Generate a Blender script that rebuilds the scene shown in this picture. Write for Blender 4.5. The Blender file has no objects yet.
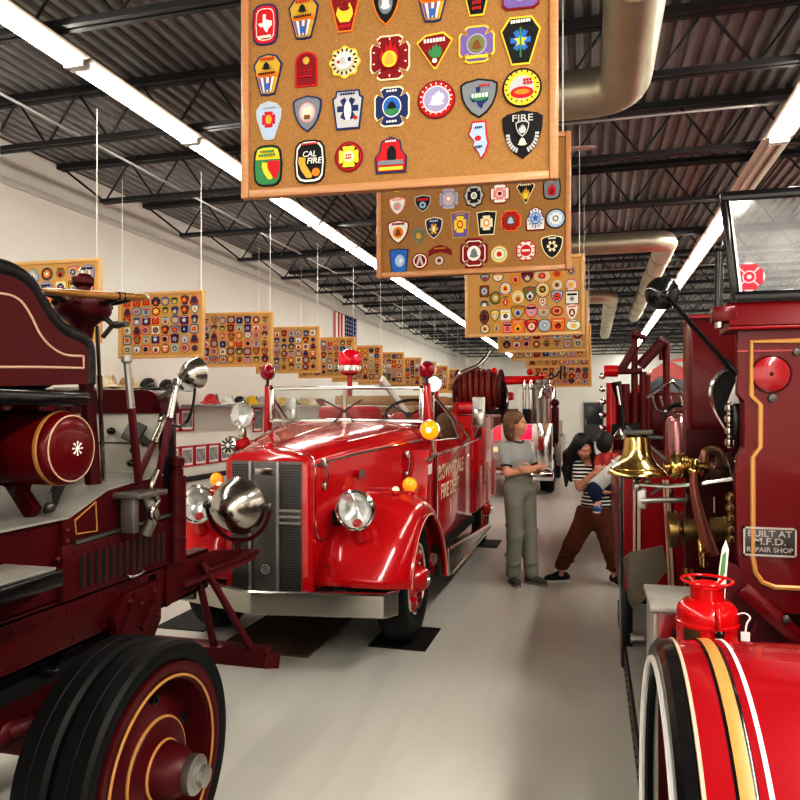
import bpy, bmesh, math, random
import numpy as np
from mathutils import Vector, Matrix
V = Vector
PI = math.pi
col = bpy.context.scene.collection
# ---------------------------------------------------------------- camera
EYE = 1.68
TH = math.atan(192 / 720)
cT, sT = math.cos(TH), math.sin(TH)
cd = bpy.data.cameras.new('camera'); cam = bpy.data.objects.new('camera', cd); col.objects.link(cam)
cam.location = (0, 0, EYE); cam.rotation_euler = (PI / 2, 0, TH)
cd.lens = 32.4; cd.sensor_width = 36; cd.shift_y = 10 / 800; cd.clip_start = 0.05; cd.clip_end = 200
bpy.context.scene.camera = cam

def ray(u, v):
    a = (u - 400) / 720; b = (410 - v) / 720
    return V((cT * a - sT, sT * a + cT, b))
def atX(u, v, X):
    d = ray(u, v); t = X / d.x
    return V((X, d.y * t, EYE + d.z * t))
def atY(u, v, Y):
    d = ray(u, v); t = Y / d.y
    return V((d.x * t, Y, EYE + d.z * t))
def atZ(u, v, Z):
    d = ray(u, v); t = (Z - EYE) / d.z
    return V((d.x * t, d.y * t, Z))

# ---------------------------------------------------------------- materials
MATS = {}
def mat(name, c, rough=0.5, metal=0.0, coat=0.0, var=0.08, scale=6.0, bump=0.0, bscale=40.0, emit=0.0, trans=0.0, spec=0.5, ior=1.45, rvar=0.0):
    if name in MATS: return MATS[name]
    m = bpy.data.materials.new(name); m.use_nodes = True
    nt = m.node_tree; N = nt.nodes; L = nt.links
    b = N['Principled BSDF']
    tc = N.new('ShaderNodeTexCoord')
    nz = N.new('ShaderNodeTexNoise'); nz.inputs['Scale'].default_value = scale; nz.inputs['Detail'].default_value = 3
    L.new(tc.outputs['Object'], nz.inputs['Vector'])
    mx = N.new('ShaderNodeMix'); mx.data_type = 'RGBA'
    mx.inputs[6].default_value = (*[max(0, x * (1 - var)) for x in c], 1)
    mx.inputs[7].default_value = (*[min(1, x * (1 + var)) for x in c], 1)
    L.new(nz.outputs['Fac'], mx.inputs[0]); L.new(mx.outputs[2], b.inputs['Base Color'])
    b.inputs['Roughness'].default_value = rough; b.inputs['Metallic'].default_value = metal
    b.inputs['Coat Weight'].default_value = coat; b.inputs['Coat Roughness'].default_value = 0.06
    b.inputs['Specular IOR Level'].default_value = spec; b.inputs['IOR'].default_value = ior
    if rvar:
        mr = N.new('ShaderNodeMapRange'); mr.inputs['To Min'].default_value = max(0.02, rough - rvar); mr.inputs['To Max'].default_value = rough + rvar
        L.new(nz.outputs['Fac'], mr.inputs['Value']); L.new(mr.outputs[0], b.inputs['Roughness'])
    if bump:
        n2 = N.new('ShaderNodeTexNoise'); n2.inputs['Scale'].default_value = bscale; n2.inputs['Detail'].default_value = 4
        L.new(tc.outputs['Object'], n2.inputs['Vector'])
        bp = N.new('ShaderNodeBump'); bp.inputs['Strength'].default_value = bump; bp.inputs['Distance'].default_value = 0.01
        L.new(n2.outputs['Fac'], bp.inputs['Height']); L.new(bp.outputs[0], b.inputs['Normal'])
    if emit:
        L.new(mx.outputs[2], b.inputs['Emission Color']); b.inputs['Emission Strength'].default_value = emit
    if trans: b.inputs['Transmission Weight'].default_value = trans
    MATS[name] = m
    return m

def glass(name, tint=(0.9, 0.95, 0.93), alpha=0.16, rough=0.03):
    """thin pane: mostly transparent with a sharp reflection and a little dust"""
    if name in MATS: return MATS[name]
    m = bpy.data.materials.new(name); m.use_nodes = True
    nt = m.node_tree; N = nt.nodes; L = nt.links
    N.remove(N['Principled BSDF']); out = N['Material Output']
    tr = N.new('ShaderNodeBsdfTransparent'); tr.inputs[0].default_value = (*tint, 1)
    gl = N.new('ShaderNodeBsdfGlossy'); gl.inputs['Roughness'].default_value = rough
    df = N.new('ShaderNodeBsdfDiffuse'); df.inputs[0].default_value = (0.75, 0.76, 0.76, 1)
    tc = N.new('ShaderNodeTexCoord'); nz = N.new('ShaderNodeTexNoise'); nz.inputs['Scale'].default_value = 5; nz.inputs['Detail'].default_value = 6
    L.new(tc.outputs['Object'], nz.inputs['Vector'])
    mr = N.new('ShaderNodeMapRange'); mr.inputs['From Min'].default_value = 0.35; mr.inputs['From Max'].default_value = 0.75
    mr.inputs['To Min'].default_value = alpha * 0.25; mr.inputs['To Max'].default_value = alpha
    L.new(nz.outputs['Fac'], mr.inputs['Value'])
    m1 = N.new('ShaderNodeMixShader'); L.new(mr.outputs[0], m1.inputs[0]); L.new(tr.outputs[0], m1.inputs[1]); L.new(df.outputs[0], m1.inputs[2])
    fr = N.new('ShaderNodeFresnel'); fr.inputs['IOR'].default_value = 1.5
    m2 = N.new('ShaderNodeMixShader'); L.new(fr.outputs[0], m2.inputs[0]); L.new(m1.outputs[0], m2.inputs[1]); L.new(gl.outputs[0], m2.inputs[2])
    L.new(m2.outputs[0], out.inputs['Surface'])
    MATS[name] = m
    return m

def wood(name, c1, c2, scale=3.0, rough=0.4, axis=0):
    if name in MATS: return MATS[name]
    m = mat(name, c1, rough, coat=0.25)
    N = m.node_tree.nodes; L = m.node_tree.links; b = N['Principled BSDF']
    tc = N.new('ShaderNodeTexCoord'); mp = N.new('ShaderNodeMapping')
    s = [scale * 9] * 3; s[axis] = scale; mp.inputs['Scale'].default_value = s
    L.new(tc.outputs['Object'], mp.inputs['Vector'])
    nz = N.new('ShaderNodeTexNoise'); nz.inputs['Scale'].default_value = 3; nz.inputs['Detail'].default_value = 6
    L.new(mp.outputs[0], nz.inputs['Vector'])
    mx = N.new('ShaderNodeMix'); mx.data_type = 'RGBA'; mx.inputs[6].default_value = (*c1, 1); mx.inputs[7].default_value = (*c2, 1)
    L.new(nz.outputs['Fac'], mx.inputs[0])
    for l in list(b.inputs['Base Color'].links): L.remove(l)
    L.new(mx.outputs[2], b.inputs['Base Color'])
    return m

RED = mat('bright red fire engine paint', (0.47, 0.006, 0.012), 0.22, coat=0.7, var=0.05, scale=2)
DRED = mat('deep maroon fire engine paint', (0.075, 0.002, 0.005), 0.38, coat=0.0, spec=0.38, var=0.2, scale=3, rvar=0.08)
MRED = mat('aged crimson enamel', (0.115, 0.002, 0.005), 0.28, coat=0.15, spec=0.35, var=0.12, scale=3)
FRED = mat('glossy crimson fender paint', (0.27, 0.003, 0.011), 0.25, coat=0.6, var=0.06, scale=3)
DULLRED = mat('dusty dull maroon paint', (0.09, 0.006, 0.011), 0.5, var=0.25, scale=5)
CHROME = mat('polished chrome', (0.78, 0.78, 0.77), 0.12, 1.0, var=0.05, rvar=0.05)
NICKEL = mat('tarnished nickel plate', (0.5, 0.47, 0.42), 0.22, 1.0, var=0.2, scale=5, rvar=0.09)
STEEL = mat('dull brushed steel', (0.42, 0.41, 0.39), 0.42, 0.9, var=0.18, scale=8)
DSTEEL = mat('dark gunmetal', (0.11, 0.105, 0.1), 0.42, 0.7, var=0.25, scale=8)
BUMPER = mat('old worn chrome bumper plate', (0.42, 0.4, 0.37), 0.22, 1.0, var=0.12, scale=5, rvar=0.07)
BRASS = mat('polished brass', (0.58, 0.42, 0.17), 0.2, 1.0, var=0.12, rvar=0.07)
OBRASS = mat('dull old brass', (0.36, 0.26, 0.12), 0.36, 0.9, var=0.3, scale=8)
RUBBER = mat('black tyre rubber', (0.009, 0.009, 0.009), 0.5, spec=0.3, var=0.4, scale=30, bump=0.15, bscale=90)
BLACK = mat('black gloss enamel', (0.008, 0.008, 0.009), 0.2, coat=0.4, var=0.3)
MATTE = mat('matte black', (0.012, 0.012, 0.012), 0.7, var=0.3)
LEATHER = mat('black buttoned leather', (0.016, 0.015, 0.015), 0.42, var=0.4, bump=0.4, bscale=60)
GOLD = mat('gold leaf stripe', (0.44, 0.24, 0.08), 0.4, 0.0, var=0.1)
CREAM = mat('cream pinstripe', (0.55, 0.4, 0.3), 0.4, var=0.05)
WHITEP = mat('white enamel', (0.8, 0.79, 0.76), 0.35, var=0.04)
GREYP = mat('worn grey deck plate', (0.33, 0.32, 0.29), 0.5, 0.2, var=0.2, scale=7, bump=0.1)
TAUPE = mat('taupe painted board', (0.14, 0.12, 0.09), 0.55, var=0.12)
GLASS = glass('clear window glass', (0.96, 0.98, 0.97), 0.06)
DGLASS = glass('dusty windscreen glass', (0.8, 0.82, 0.83), 0.26, 0.05)
LENS = mat('lamp lens glass', (0.85, 0.88, 0.88), 0.06, 0.0, coat=1.0, var=0.1, scale=40, spec=0.9)
REFL = mat('mirror bright reflector', (0.9, 0.9, 0.88), 0.28, 0.92, var=0.15, scale=30)
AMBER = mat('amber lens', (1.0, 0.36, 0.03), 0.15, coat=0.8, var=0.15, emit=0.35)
AMBERLIT = mat('lit amber lamp', (1.0, 0.24, 0.01), 0.2, var=0.1, emit=0.9)
AMBERCORE = mat('hot lamp core', (1.0, 0.85, 0.5), 0.2, var=0.05, emit=7.0)
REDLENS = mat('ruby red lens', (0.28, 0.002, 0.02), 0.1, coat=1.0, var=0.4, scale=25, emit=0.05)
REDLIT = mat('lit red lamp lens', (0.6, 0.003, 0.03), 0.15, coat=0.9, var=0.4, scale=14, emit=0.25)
REDHOSE = mat('red rubber hose', (0.22, 0.03, 0.02), 0.45, var=0.3, scale=20)
OAK = wood('honey oak frame', (0.58, 0.32, 0.17), (0.42, 0.2, 0.09))
OAKF = wood('pale oak frame', (0.75, 0.5, 0.24), (0.6, 0.36, 0.15))
CORK = mat('cork sheet', (0.36, 0.2, 0.075), 0.85, var=0.35, scale=160, bump=0.3, bscale=150)
CORKF = mat('light cork sheet', (0.6, 0.36, 0.14), 0.85, var=0.25, scale=120, bump=0.2, bscale=150)
RIMWOOD = wood('varnished rim wood', (0.36, 0.18, 0.05), (0.2, 0.09, 0.02), rough=0.3)
BOARDWOOD = wood('rack timber', (0.5, 0.33, 0.18), (0.34, 0.2, 0.09), rough=0.5)
JOIST = mat('dark grey steel joist', (0.055, 0.055, 0.06), 0.5, 0.3, var=0.3, scale=3)
GALV = mat('galvanised duct', (0.5, 0.46, 0.37), 0.42, 0.75, var=0.2, scale=3)
CORD = mat('pale hanging cord', (0.75, 0.74, 0.7), 0.6)

# ---------------------------------------------------------------- mesh builder
def basis(axis):
    z = V(axis).normalized()
    x = z.orthogonal().normalized() if abs(z.z) > 0.99 else V((0, 0, 1)).cross(z).normalized()
    return x, z.cross(x).normalized(), z

class B:
    def __init__(s):
        s.bm = bmesh.new(); s.m = 0; s.mats = []
    def use(s, m):
        if m not in s.mats: s.mats.append(m)
        s.m = s.mats.index(m); return s
    def face(s, vs):
        try:
            f = s.bm.faces.new(vs); f.material_index = s.m; return f
        except ValueError:
            return None
    def vs(s, pts): return [s.bm.verts.new(p) for p in pts]
    def loft(s, rings, cap=True, closed=True, loop=False):
        R = [s.vs(r) for r in rings]; n = len(R[0])
        for i in range(len(R) - 1 + (1 if loop else 0)):
            a, b = R[i], R[(i + 1) % len(R)]
            for j in range(n if closed else n - 1):
                k = (j + 1) % n
                s.face([a[j], a[k], b[k], b[j]])
        if cap and closed and not loop:
            s.face(list(reversed(R[0]))); s.face(R[-1])
        return s
    def obox(s, c, size, rot=None, bev=0.0, seg=2):
        c = V(c); rot = rot or Matrix.Identity(3)
        h = [x / 2 for x in size]
        P = [c + rot @ V((sx * h[0], sy * h[1], sz * h[2])) for sz in (-1, 1) for sy, sx in ((-1, -1), (-1, 1), (1, 1), (1, -1))]
        v = s.vs(P); fs = []
        for q in ((3, 2, 1, 0), (4, 5, 6, 7), (0, 1, 5, 4), (1, 2, 6, 5), (2, 3, 7, 6), (3, 0, 4, 7)):
            fs.append(s.face([v[i] for i in q]))
        if bev:
            es = list({e for f in fs for e in f.edges})
            r = bmesh.ops.bevel(s.bm, geom=es, offset=min(bev, min(size) * 0.45), segments=seg, affect='EDGES', profile=0.5)
            for f in r['faces']: f.material_index = s.m
        return s
    def box(s, x0, x1, y0, y1, z0, z1, bev=0.0, seg=2):
        return s.obox(((x0 + x1) / 2, (y0 + y1) / 2, (z0 + z1) / 2), (abs(x1 - x0), abs(y1 - y0), abs(z1 - z0)), None, bev, seg)
    def bar(s, p0, p1, w, h, bev=0.0, up=(0, 0, 1)):
        p0, p1 = V(p0), V(p1); z = (p1 - p0); L = z.length; z.normalize()
        x = V(up).cross(z)
        if x.length < 1e-4: x = z.orthogonal()
        x.normalize(); y = z.cross(x)
        return s.obox((p0 + p1) / 2, (w, h, L), Matrix((x, y, z)).transposed(), bev)
    def cyl(s, p0, p1, r0, r1=None, n=20, cap=True):
        r1 = r0 if r1 is None else r1
        p0, p1 = V(p0), V(p1); x, y, z = basis(p1 - p0)
        cs = [(math.cos(2 * PI * i / n), math.sin(2 * PI * i / n)) for i in range(n)]
        return s.loft([[p0 + (x * a + y * b) * r0 for a, b in cs], [p1 + (x * a + y * b) * r1 for a, b in cs]], cap)
    def lathe(s, prof, o, axis, n=36, cap=True):
        o = V(o); x, y, z = basis(axis); rings = []
        cs = [(math.cos(2 * PI * i / n), math.sin(2 * PI * i / n)) for i in range(n)]
        for r, h in prof: rings.append([o + z * h + (x * a + y * b) * max(r, 1e-4) for a, b in cs])
        return s.loft(rings, cap)
    def tube(s, pts, r, n=8, closed=False, rr=None):
        pts = [V(p) for p in pts]; m = len(pts); rings = []; nx = None
        for i in range(m):
            if closed: t = pts[(i + 1) % m] - pts[i - 1]
            else: t = pts[min(i + 1, m - 1)] - pts[max(i - 1, 0)]
            t.normalize()
            if nx is None: nx = t.orthogonal().normalized()
            else:
                nx = nx - t * nx.dot(t)
                nx = nx.normalized() if nx.length > 1e-6 else t.orthogonal().normalized()
            ny = t.cross(nx); q = rr[i] if rr else r
            rings.append([pts[i] + (nx * math.cos(2 * PI * k / n) + ny * math.sin(2 * PI * k / n)) * q for k in range(n)])
        return s.loft(rings, True, True, closed)
    def arc(s, c, axis, R, r, a0=0, a1=2 * PI, n=32, k=8, xdir=None):
        c = V(c); x, y, z = basis(axis)
        if xdir is not None: x = V(xdir).normalized(); y = z.cross(x).normalized()
        full = abs(a1 - a0) > 2 * PI - 1e-3
        return s.tube([c + (x * math.cos(a0 + (a1 - a0) * i / n) + y * math.sin(a0 + (a1 - a0) * i / n)) * R for i in range(n if full else n + 1)], r, k, full)
    def ball(s, c, r, n=20, m=12, axis=(0, 0, 1), a0=0, a1=PI):
        rx, ry, rz = (r, r, r) if not hasattr(r, '__len__') else r
        c = V(c); x, y, z = basis(axis)
        if tuple(axis) == (0, 0, 1): x, y = V((1, 0, 0)), V((0, 1, 0))
        rings = []
        for i in range(m + 1):
            t = a0 + (a1 - a0) * i / m; q = max(math.sin(t), 1e-3)
            rings.append([c - z * (math.cos(t) * rz) + x * (q * rx * math.cos(2 * PI * k / n)) + y * (q * ry * math.sin(2 * PI * k / n)) for k in range(n)])
        return s.loft(rings)
    def prism(s, pts, o, ex, ey, ez, depth, bev=0.0):
        """2D outline pts in the plane (ex, ey) at o, extruded by depth along ez"""
        o, ex, ey, ez = V(o), V(ex), V(ey), V(ez)
        a = [o + ex * p[0] + ey * p[1] for p in pts]
        v0 = s.vs(a); v1 = s.vs([p + ez * depth for p in a]); n = len(pts)
        fs = [s.face(list(reversed(v0))), s.face(v1)]
        for j in range(n):
            k = (j + 1) % n; fs.append(s.face([v0[j], v0[k], v1[k], v1[j]]))
        if bev:
            es = list(fs[1].edges)
            r = bmesh.ops.bevel(s.bm, geom=es, offset=bev, segments=2, affect='EDGES', profile=0.5)
            for f in r['faces']: f.material_index = s.m
        return s
    def polyX(s, uv, X, depth, bev=0.0):
        """outline given on the plane x = X, extruded along x by depth"""
        return s.prism([(p.y, p.z) for p in uv], (X, 0, 0), (0, 1, 0), (0, 0, 1), (1, 0, 0), depth, bev)
    def polyY(s, uv, Y, depth, bev=0.0):
        return s.prism([(p.x, p.z) for p in uv], (0, Y, 0), (1, 0, 0), (0, 0, 1), (0, 1, 0), depth, bev)
    def build(s, name, m=None, parent=None, ang=38, off=None, smooth=True, recalc=True):
        if off is None: off = wloc(parent)
        if recalc: bmesh.ops.recalc_face_normals(s.bm, faces=s.bm.faces)
        if off.length: bmesh.ops.translate(s.bm, verts=s.bm.verts, vec=-off)
        me = bpy.data.meshes.new(name); s.bm.to_mesh(me); s.bm.free()
        for q in ([m] if m else s.mats): me.materials.append(q)
        if smooth:
            me.polygons.foreach_set('use_smooth', [True] * len(me.polygons))
            me.set_sharp_from_angle(angle=math.radians(ang))
        o = bpy.data.objects.new(name, me); col.objects.link(o)
        if parent: o.parent = parent
        return o

def wloc(o):
    v = V((0, 0, 0))
    while o is not None: v = v + o.location; o = o.parent
    return v
def tag(o, label=None, cat=None, group=None, kind=None):
    if label: o['label'] = label
    if cat: o['category'] = cat
    if group: o['group'] = group
    if kind: o['kind'] = kind
    return o
def thing(name, label, cat, loc=(0, 0, 0), group=None, rz=0.0):
    o = bpy.data.objects.new(name, None); col.objects.link(o); o.location = loc; o.rotation_euler = (0, 0, rz)
    o.empty_display_size = 0.1
    return tag(o, label, cat, group)
def solid(name, b, m, label, cat, loc, group=None):
    """a thing that is one mesh with its origin at loc"""
    o = b.build(name, m, None, off=V(loc)); o.location = loc
    return tag(o, label, cat, group)
def struct(name, b, m=None, **k):
    o = b.build(name, m, None, **k); o['kind'] = 'structure'; return o
def kids(root):
    return [o for o in col.objects if o.parent is root]
def dup(o, loc=None, rz=None, parent=None):
    ch = kids(o)
    c = o.copy(); col.objects.link(c)
    if parent: c.parent = parent
    if loc is not None: c.location = loc
    if rz is not None: c.rotation_euler[2] = rz
    for k in ch: dup(k, parent=c)
    return c
def text_mesh(name, s, size, o, ex, ey, m, parent=None, ext=0.001, align='CENTER', stretch=1.0, shear=0.0):
    """lettering as a mesh lying in the plane (ex, ey), centred on o"""
    cu = bpy.data.curves.new('t', 'FONT'); cu.body = s; cu.size = size; cu.extrude = ext; cu.align_x = align; cu.align_y = 'CENTER'
    cu.resolution_u = 3; cu.shear = shear; cu.offset = size * 0.015
    t = bpy.data.objects.new('t', cu); col.objects.link(t)
    me = bpy.data.meshes.new_from_object(t.evaluated_get(bpy.context.evaluated_depsgraph_get()))
    bpy.data.objects.remove(t); bpy.data.curves.remove(cu)
    ex, ey = V(ex).normalized(), V(ey).normalized(); ez = ex.cross(ey)
    M = Matrix((ex * stretch, ey, ez)).transposed().to_4x4(); M.translation = V(o) - wloc(parent)
    me.transform(M); me.materials.clear(); me.materials.append(m); me.name = name
    ob = bpy.data.objects.new(name, me); col.objects.link(ob)
    if parent: ob.parent = parent
    return ob
def smooth_path(pts, n=6, closed=False):
    pts = [V(p) for p in pts]; out = []; m = len(pts)
    for i in range(m if closed else m - 1):
        p1, p2 = pts[i], pts[(i + 1) % m]
        p0 = pts[i - 1] if (i > 0 or closed) else p1; p3 = pts[(i + 2) % m] if (i + 2 < m or closed) else p2
        for k in range(n):
            t = k / n
            out.append(0.5 * ((2 * p1) + (p2 - p0) * t + (2 * p0 - 5 * p1 + 4 * p2 - p3) * t * t + (3 * p1 - p0 - 3 * p2 + p3) * t ** 3))
    if not closed: out.append(pts[-1])
    return out
WORDS = 'zero one two three four five six seven eight nine ten eleven twelve'.split()
ORD = 'zeroth first second third fourth fifth sixth seventh eighth ninth tenth eleventh twelfth thirteenth fourteenth fifteenth sixteenth seventeenth eighteenth nineteenth twentieth'.split()
# ================================================================ SETTING
XW, XE, YB, YF, ZD = -7.4, 9.0, 40.0, -7.0, 5.2
FLOORM = mat('polished epoxy floor', (0.6, 0.595, 0.55), 0.36, coat=0.12, var=0.06, scale=0.9, rvar=0.06)
def floor_marks():
    nt = FLOORM.node_tree; N = nt.nodes; L = nt.links; b = N['Principled BSDF']
    src = b.inputs['Base Color'].links[0].from_socket
    tc = N.new('ShaderNodeTexCoord'); mp = N.new('ShaderNodeMapping'); mp.inputs['Scale'].default_value = (1.6, 0.12, 1)
    L.new(tc.outputs['Object'], mp.inputs['Vector'])
    nz = N.new('ShaderNodeTexNoise'); nz.inputs['Scale'].default_value = 2.2; nz.inputs['Detail'].default_value = 5
    L.new(mp.outputs[0], nz.inputs['Vector'])
    cr = N.new('ShaderNodeMapRange'); cr.inputs['From Min'].default_value = 0.52; cr.inputs['From Max'].default_value = 0.8; cr.inputs['To Max'].default_value = 0.35
    L.new(nz.outputs['Fac'], cr.inputs['Value'])
    mx = N.new('ShaderNodeMix'); mx.data_type = 'RGBA'; mx.inputs[7].default_value = (0.36, 0.35, 0.31, 1)
    L.new(cr.outputs[0], mx.inputs[0]); L.new(src, mx.inputs[6]); L.new(mx.outputs[2], b.inputs['Base Color'])
floor_marks()
WALLM = mat('white painted block wall', (0.74, 0.72, 0.68), 0.7, var=0.03, scale=1.2, bump=0.05, bscale=25)
DECKM = mat('dark corrugated steel deck', (0.27, 0.265, 0.27), 0.42, 0.1, var=0.35, scale=2.5)
struct('floor', B().box(XW - 0.2, XE + 0.2, YF, YB, -0.1, 0.0), FLOORM)
struct('wall_left', B().box(XW - 0.2, XW, YF, YB, 0, ZD), WALLM)
struct('wall_right', B().box(XE, XE + 0.2, YF, YB, 0, ZD), WALLM)
struct('wall_back', B().box(XW - 0.2, XE + 0.2, YB, YB + 0.2, 0, ZD), WALLM)
struct('wall_front', B().box(XW - 0.2, XE + 0.2, YF - 0.2, YF, 0, ZD), WALLM)
b = B(); x = XW - 0.1; P = []
while x < XE + 0.1:
    P += [(x, ZD), (x + 0.055, ZD), (x + 0.075, ZD + 0.05), (x + 0.13, ZD + 0.05)]; x += 0.15
v0 = b.vs([(p[0], YF - 0.1, p[1]) for p in P]); v1 = b.vs([(p[0], YB + 0.1, p[1]) for p in P])
for i in range(len(P) - 1): b.face([v0[i], v0[i + 1], v1[i + 1], v1[i]])
b.box(XW - 0.2, XE + 0.2, YF - 0.2, YB + 0.2, ZD + 0.06, ZD + 0.2)
struct('ceiling', b, DECKM)
struct('baseboard_left', B().box(XW, XW + 0.015, YF, YB, 0, 0.12), mat('dark vinyl base', (0.05, 0.05, 0.05), 0.5))
struct('trim_1', B().box(XW, XW + 0.04, YF, YB, 4.62, 4.72, 0.01), mat('wall ledge with painted shade', (0.6, 0.58, 0.55), 0.7))  # thin ledge strip; a faint beam shadow line is put into its darker colour
struct('trim_2', B().box(XW, XW + 0.05, YF, YB, 0.32, 0.42, 0.01), mat('black rubber bumper rail', (0.03, 0.03, 0.03), 0.5))
d1 = struct('door_1', B().box(-0.42, 0.58, YB - 0.06, YB - 0.01, 0.0, 2.05), mat('dark bronze door', (0.06, 0.06, 0.065), 0.4))
B().box(-0.36, 0.52, YB - 0.075, YB - 0.055, 0.9, 1.95).build('pane', mat('dark door glass', (0.03, 0.035, 0.04), 0.1, coat=0.5), d1)
b = B(); b.box(-0.48, -0.42, YB - 0.08, YB, 0, 2.12); b.box(0.58, 0.64, YB - 0.08, YB, 0, 2.12); b.box(-0.48, 0.64, YB - 0.08, YB, 2.05, 2.12); b.build('frame', STEEL, d1)
B().box(-0.34, -0.3, YB - 0.12, YB - 0.06, 0.9, 1.2).build('handle', STEEL, d1)
# roof joists, across the hall
ZJ = 4.6
k = -3
while 0.6 + 2.04 * k < YB - 0.2:
    y = 0.6 + 2.04 * k; b = B()
    if y > YF:
        b.box(XW, XE, y - 0.075, y - 0.01, ZD - 0.075, ZD - 0.005); b.box(XW, XE, y + 0.01, y + 0.075, ZD - 0.075, ZD - 0.005)
        b.box(XW + 0.7, XE - 0.7, y - 0.06, y - 0.012, ZJ, ZJ + 0.05); b.box(XW + 0.7, XE - 0.7, y + 0.012, y + 0.06, ZJ, ZJ + 0.05)
        xs = XW + 0.05; up = True
        b.cyl((xs, y, ZD - 0.05), (XW + 0.75, y, ZJ + 0.02), 0.016, n=6); x = XW + 0.75
        while x < XE - 0.9:
            b.cyl((x, y, ZJ + 0.02), (x + 0.4, y, ZD - 0.04), 0.013, n=6); b.cyl((x + 0.4, y, ZD - 0.04), (x + 0.8, y, ZJ + 0.02), 0.013, n=6); x += 0.8
        struct('ceiling_joist', b, JOIST)
    k += 1

# ---------------------------------------------------------------- strip lights
TUBEM = mat('glowing fluorescent tube', (1.0, 0.96, 0.89), 0.4, var=0.01, emit=40)
TUBEOFF = mat('unlit fluorescent tube', (0.7, 0.66, 0.58), 0.3, var=0.02)
HOUSE = mat('white enamel light housing', (0.72, 0.66, 0.58), 0.4, var=0.04)
def strip(x, y0, y1, lit, label, group):
    t = thing('strip_light', label, 'light', (x, (y0 + y1) / 2, ZJ), group)
    B().prism([(-0.15, -0.03), (-0.06, 0.0), (0.06, 0.0), (0.15, -0.03), (0.145, -0.035), (0.06, -0.055), (-0.06, -0.055), (-0.145, -0.035)],
              (x, y0 + 0.02, ZJ - 0.01), (1, 0, 0), (0, 0, 1), (0, 1, 0), y1 - y0 - 0.04).build('housing', HOUSE, t)
    for s in (-1, 1):
        B().cyl((x + s * 0.055, y0 + 0.05, ZJ - 0.085), (x + s * 0.055, y1 - 0.05, ZJ - 0.085), 0.019, n=10).build('tube', TUBEM if lit else TUBEOFF, t)
        B().box(x - 0.09, x + 0.09, *((y0 + 0.02, y0 + 0.05) if s < 0 else (y1 - 0.05, y1 - 0.02)), ZJ - 0.11, ZJ - 0.05).build('lamp_holder', WHITEP, t)
y = 5.05 - 3 * 1.75
while y < YB - 2:
    strip(-4.1, y, y + 1.75, True, 'lit white fluorescent strip light in the long run above the maroon and red trucks', 'fluorescent strip lights over the row of trucks'); y += 1.75
y = 8.37 - 2 * 2.1
while y < YB - 2.2:
    lit = not (8.3 < y < 8.4)
    strip(1.9, y, y + 2.1, lit, 'lit white fluorescent strip light in the run beside the round ducts' if lit else 'unlit tan fluorescent strip light above the black framed windscreen',
          'fluorescent strip lights beside the ducts' if lit else None); y += 2.1
def area(name, loc, sx, sy, e, rot=(0, 0, 0), colr=(1, 0.95, 0.87)):
    l = bpy.data.lights.new(name, 'AREA'); l.shape = 'RECTANGLE'; l.size = sx; l.size_y = sy; l.energy = e; l.color = colr
    o = bpy.data.objects.new(name, l); col.objects.link(o); o.location = loc; o.rotation_euler = rot; return o
area('ceiling_lamp_run', (7.6, 14, ZJ - 0.1), 0.3, 40, 700)
area('ceiling_lamp_run', (1.9, -1.6, ZJ - 0.1), 0.3, 9, 420)
area('ceiling_lamp_run', (-4.1, -3.4, ZJ - 0.1), 0.3, 6.5, 230)
area('added_frontal_fill', (-0.5, YF + 0.3, 2.6), 8, 3.4, 110, (PI / 2, 0, 0))  # unseen area light added behind the camera as frontal fill
w = bpy.data.worlds.new('world'); bpy.context.scene.world = w; w.use_nodes = True
w.node_tree.nodes['Background'].inputs[0].default_value = (0.9, 0.92, 1, 1); w.node_tree.nodes['Background'].inputs[1].default_value = 0.3

# ---------------------------------------------------------------- pipes, ducts, fan
b = B().cyl((-5.4, -5, ZJ + 0.07), (-5.4, YB, ZJ + 0.07), 0.016, n=8)
solid('conduit_pipe', b, mat('pale conduit', (0.5, 0.5, 0.5), 0.4, 0.5), 'thin pale conduit running lengthwise under the roof along the white wall', 'pipe', (-5.4, 0, ZJ + 0.07))
solid('sprinkler_pipe', B().cyl((-2.2, 9.4, ZJ + 0.1), (2.4, 9.4, ZJ + 0.1), 0.045, n=12), mat('dark sprinkler pipe', (0.03, 0.025, 0.025), 0.4), 'dark sprinkler pipe crossing the ceiling in front of the middle duct', 'pipe', (0, 9.4, ZJ - 0.03))
for y in (7.7, 15.9):
    solid('conduit_pipe', B().cyl((-3, y, ZJ + 0.06), (5.5, y, ZJ + 0.06), 0.014, n=8), mat('pale conduit', (0.5, 0.5, 0.5), 0.4, 0.5),
          'thin pale conduit crossing the ceiling past the big round duct' if y < 10 else 'thin pale conduit crossing the ceiling behind the middle duct', 'pipe', (0, y, ZJ - 0.02))
def duct(pts, r, label, rings):
    b = B(); p = [V(q) for q in pts]; path = [p[0]]
    for i in range(1, len(p) - 1):
        a = (p[i - 1] - p[i]).normalized(); c = (p[i + 1] - p[i]).normalized(); R = r * 1.5
        for k in range(9):
            t = k / 8; path.append(p[i] + a * R * (1 - t) ** 2 + c * R * t ** 2)
    path.append(p[-1]); b.tube(path, r, 28)
    o = solid('air_duct', b, GALV, label, 'duct', p[0])
    for i in range(len(p) - 1):
        a, c = p[i], p[i + 1]; L = (c - a).length; n = max(1, int(L / rings)); d = (c - a) / L
        for k in range(1, n):
            q = a + d * (k * L / n)
            e = B().cyl(q - d * 0.02, q + d * 0.02, r + 0.012, n=28).build('joint_band', GALV, None, off=p[0]); e.parent = o
duct([(0.27, 1.2, 4.38), (0.27, 6.35, 4.38), (-2.9, 6.35, 4.38), (-2.9, 6.35, 5.17)], 0.2, 'big round galvanised duct turning a corner above the largest patch board', 1.5)
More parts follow.
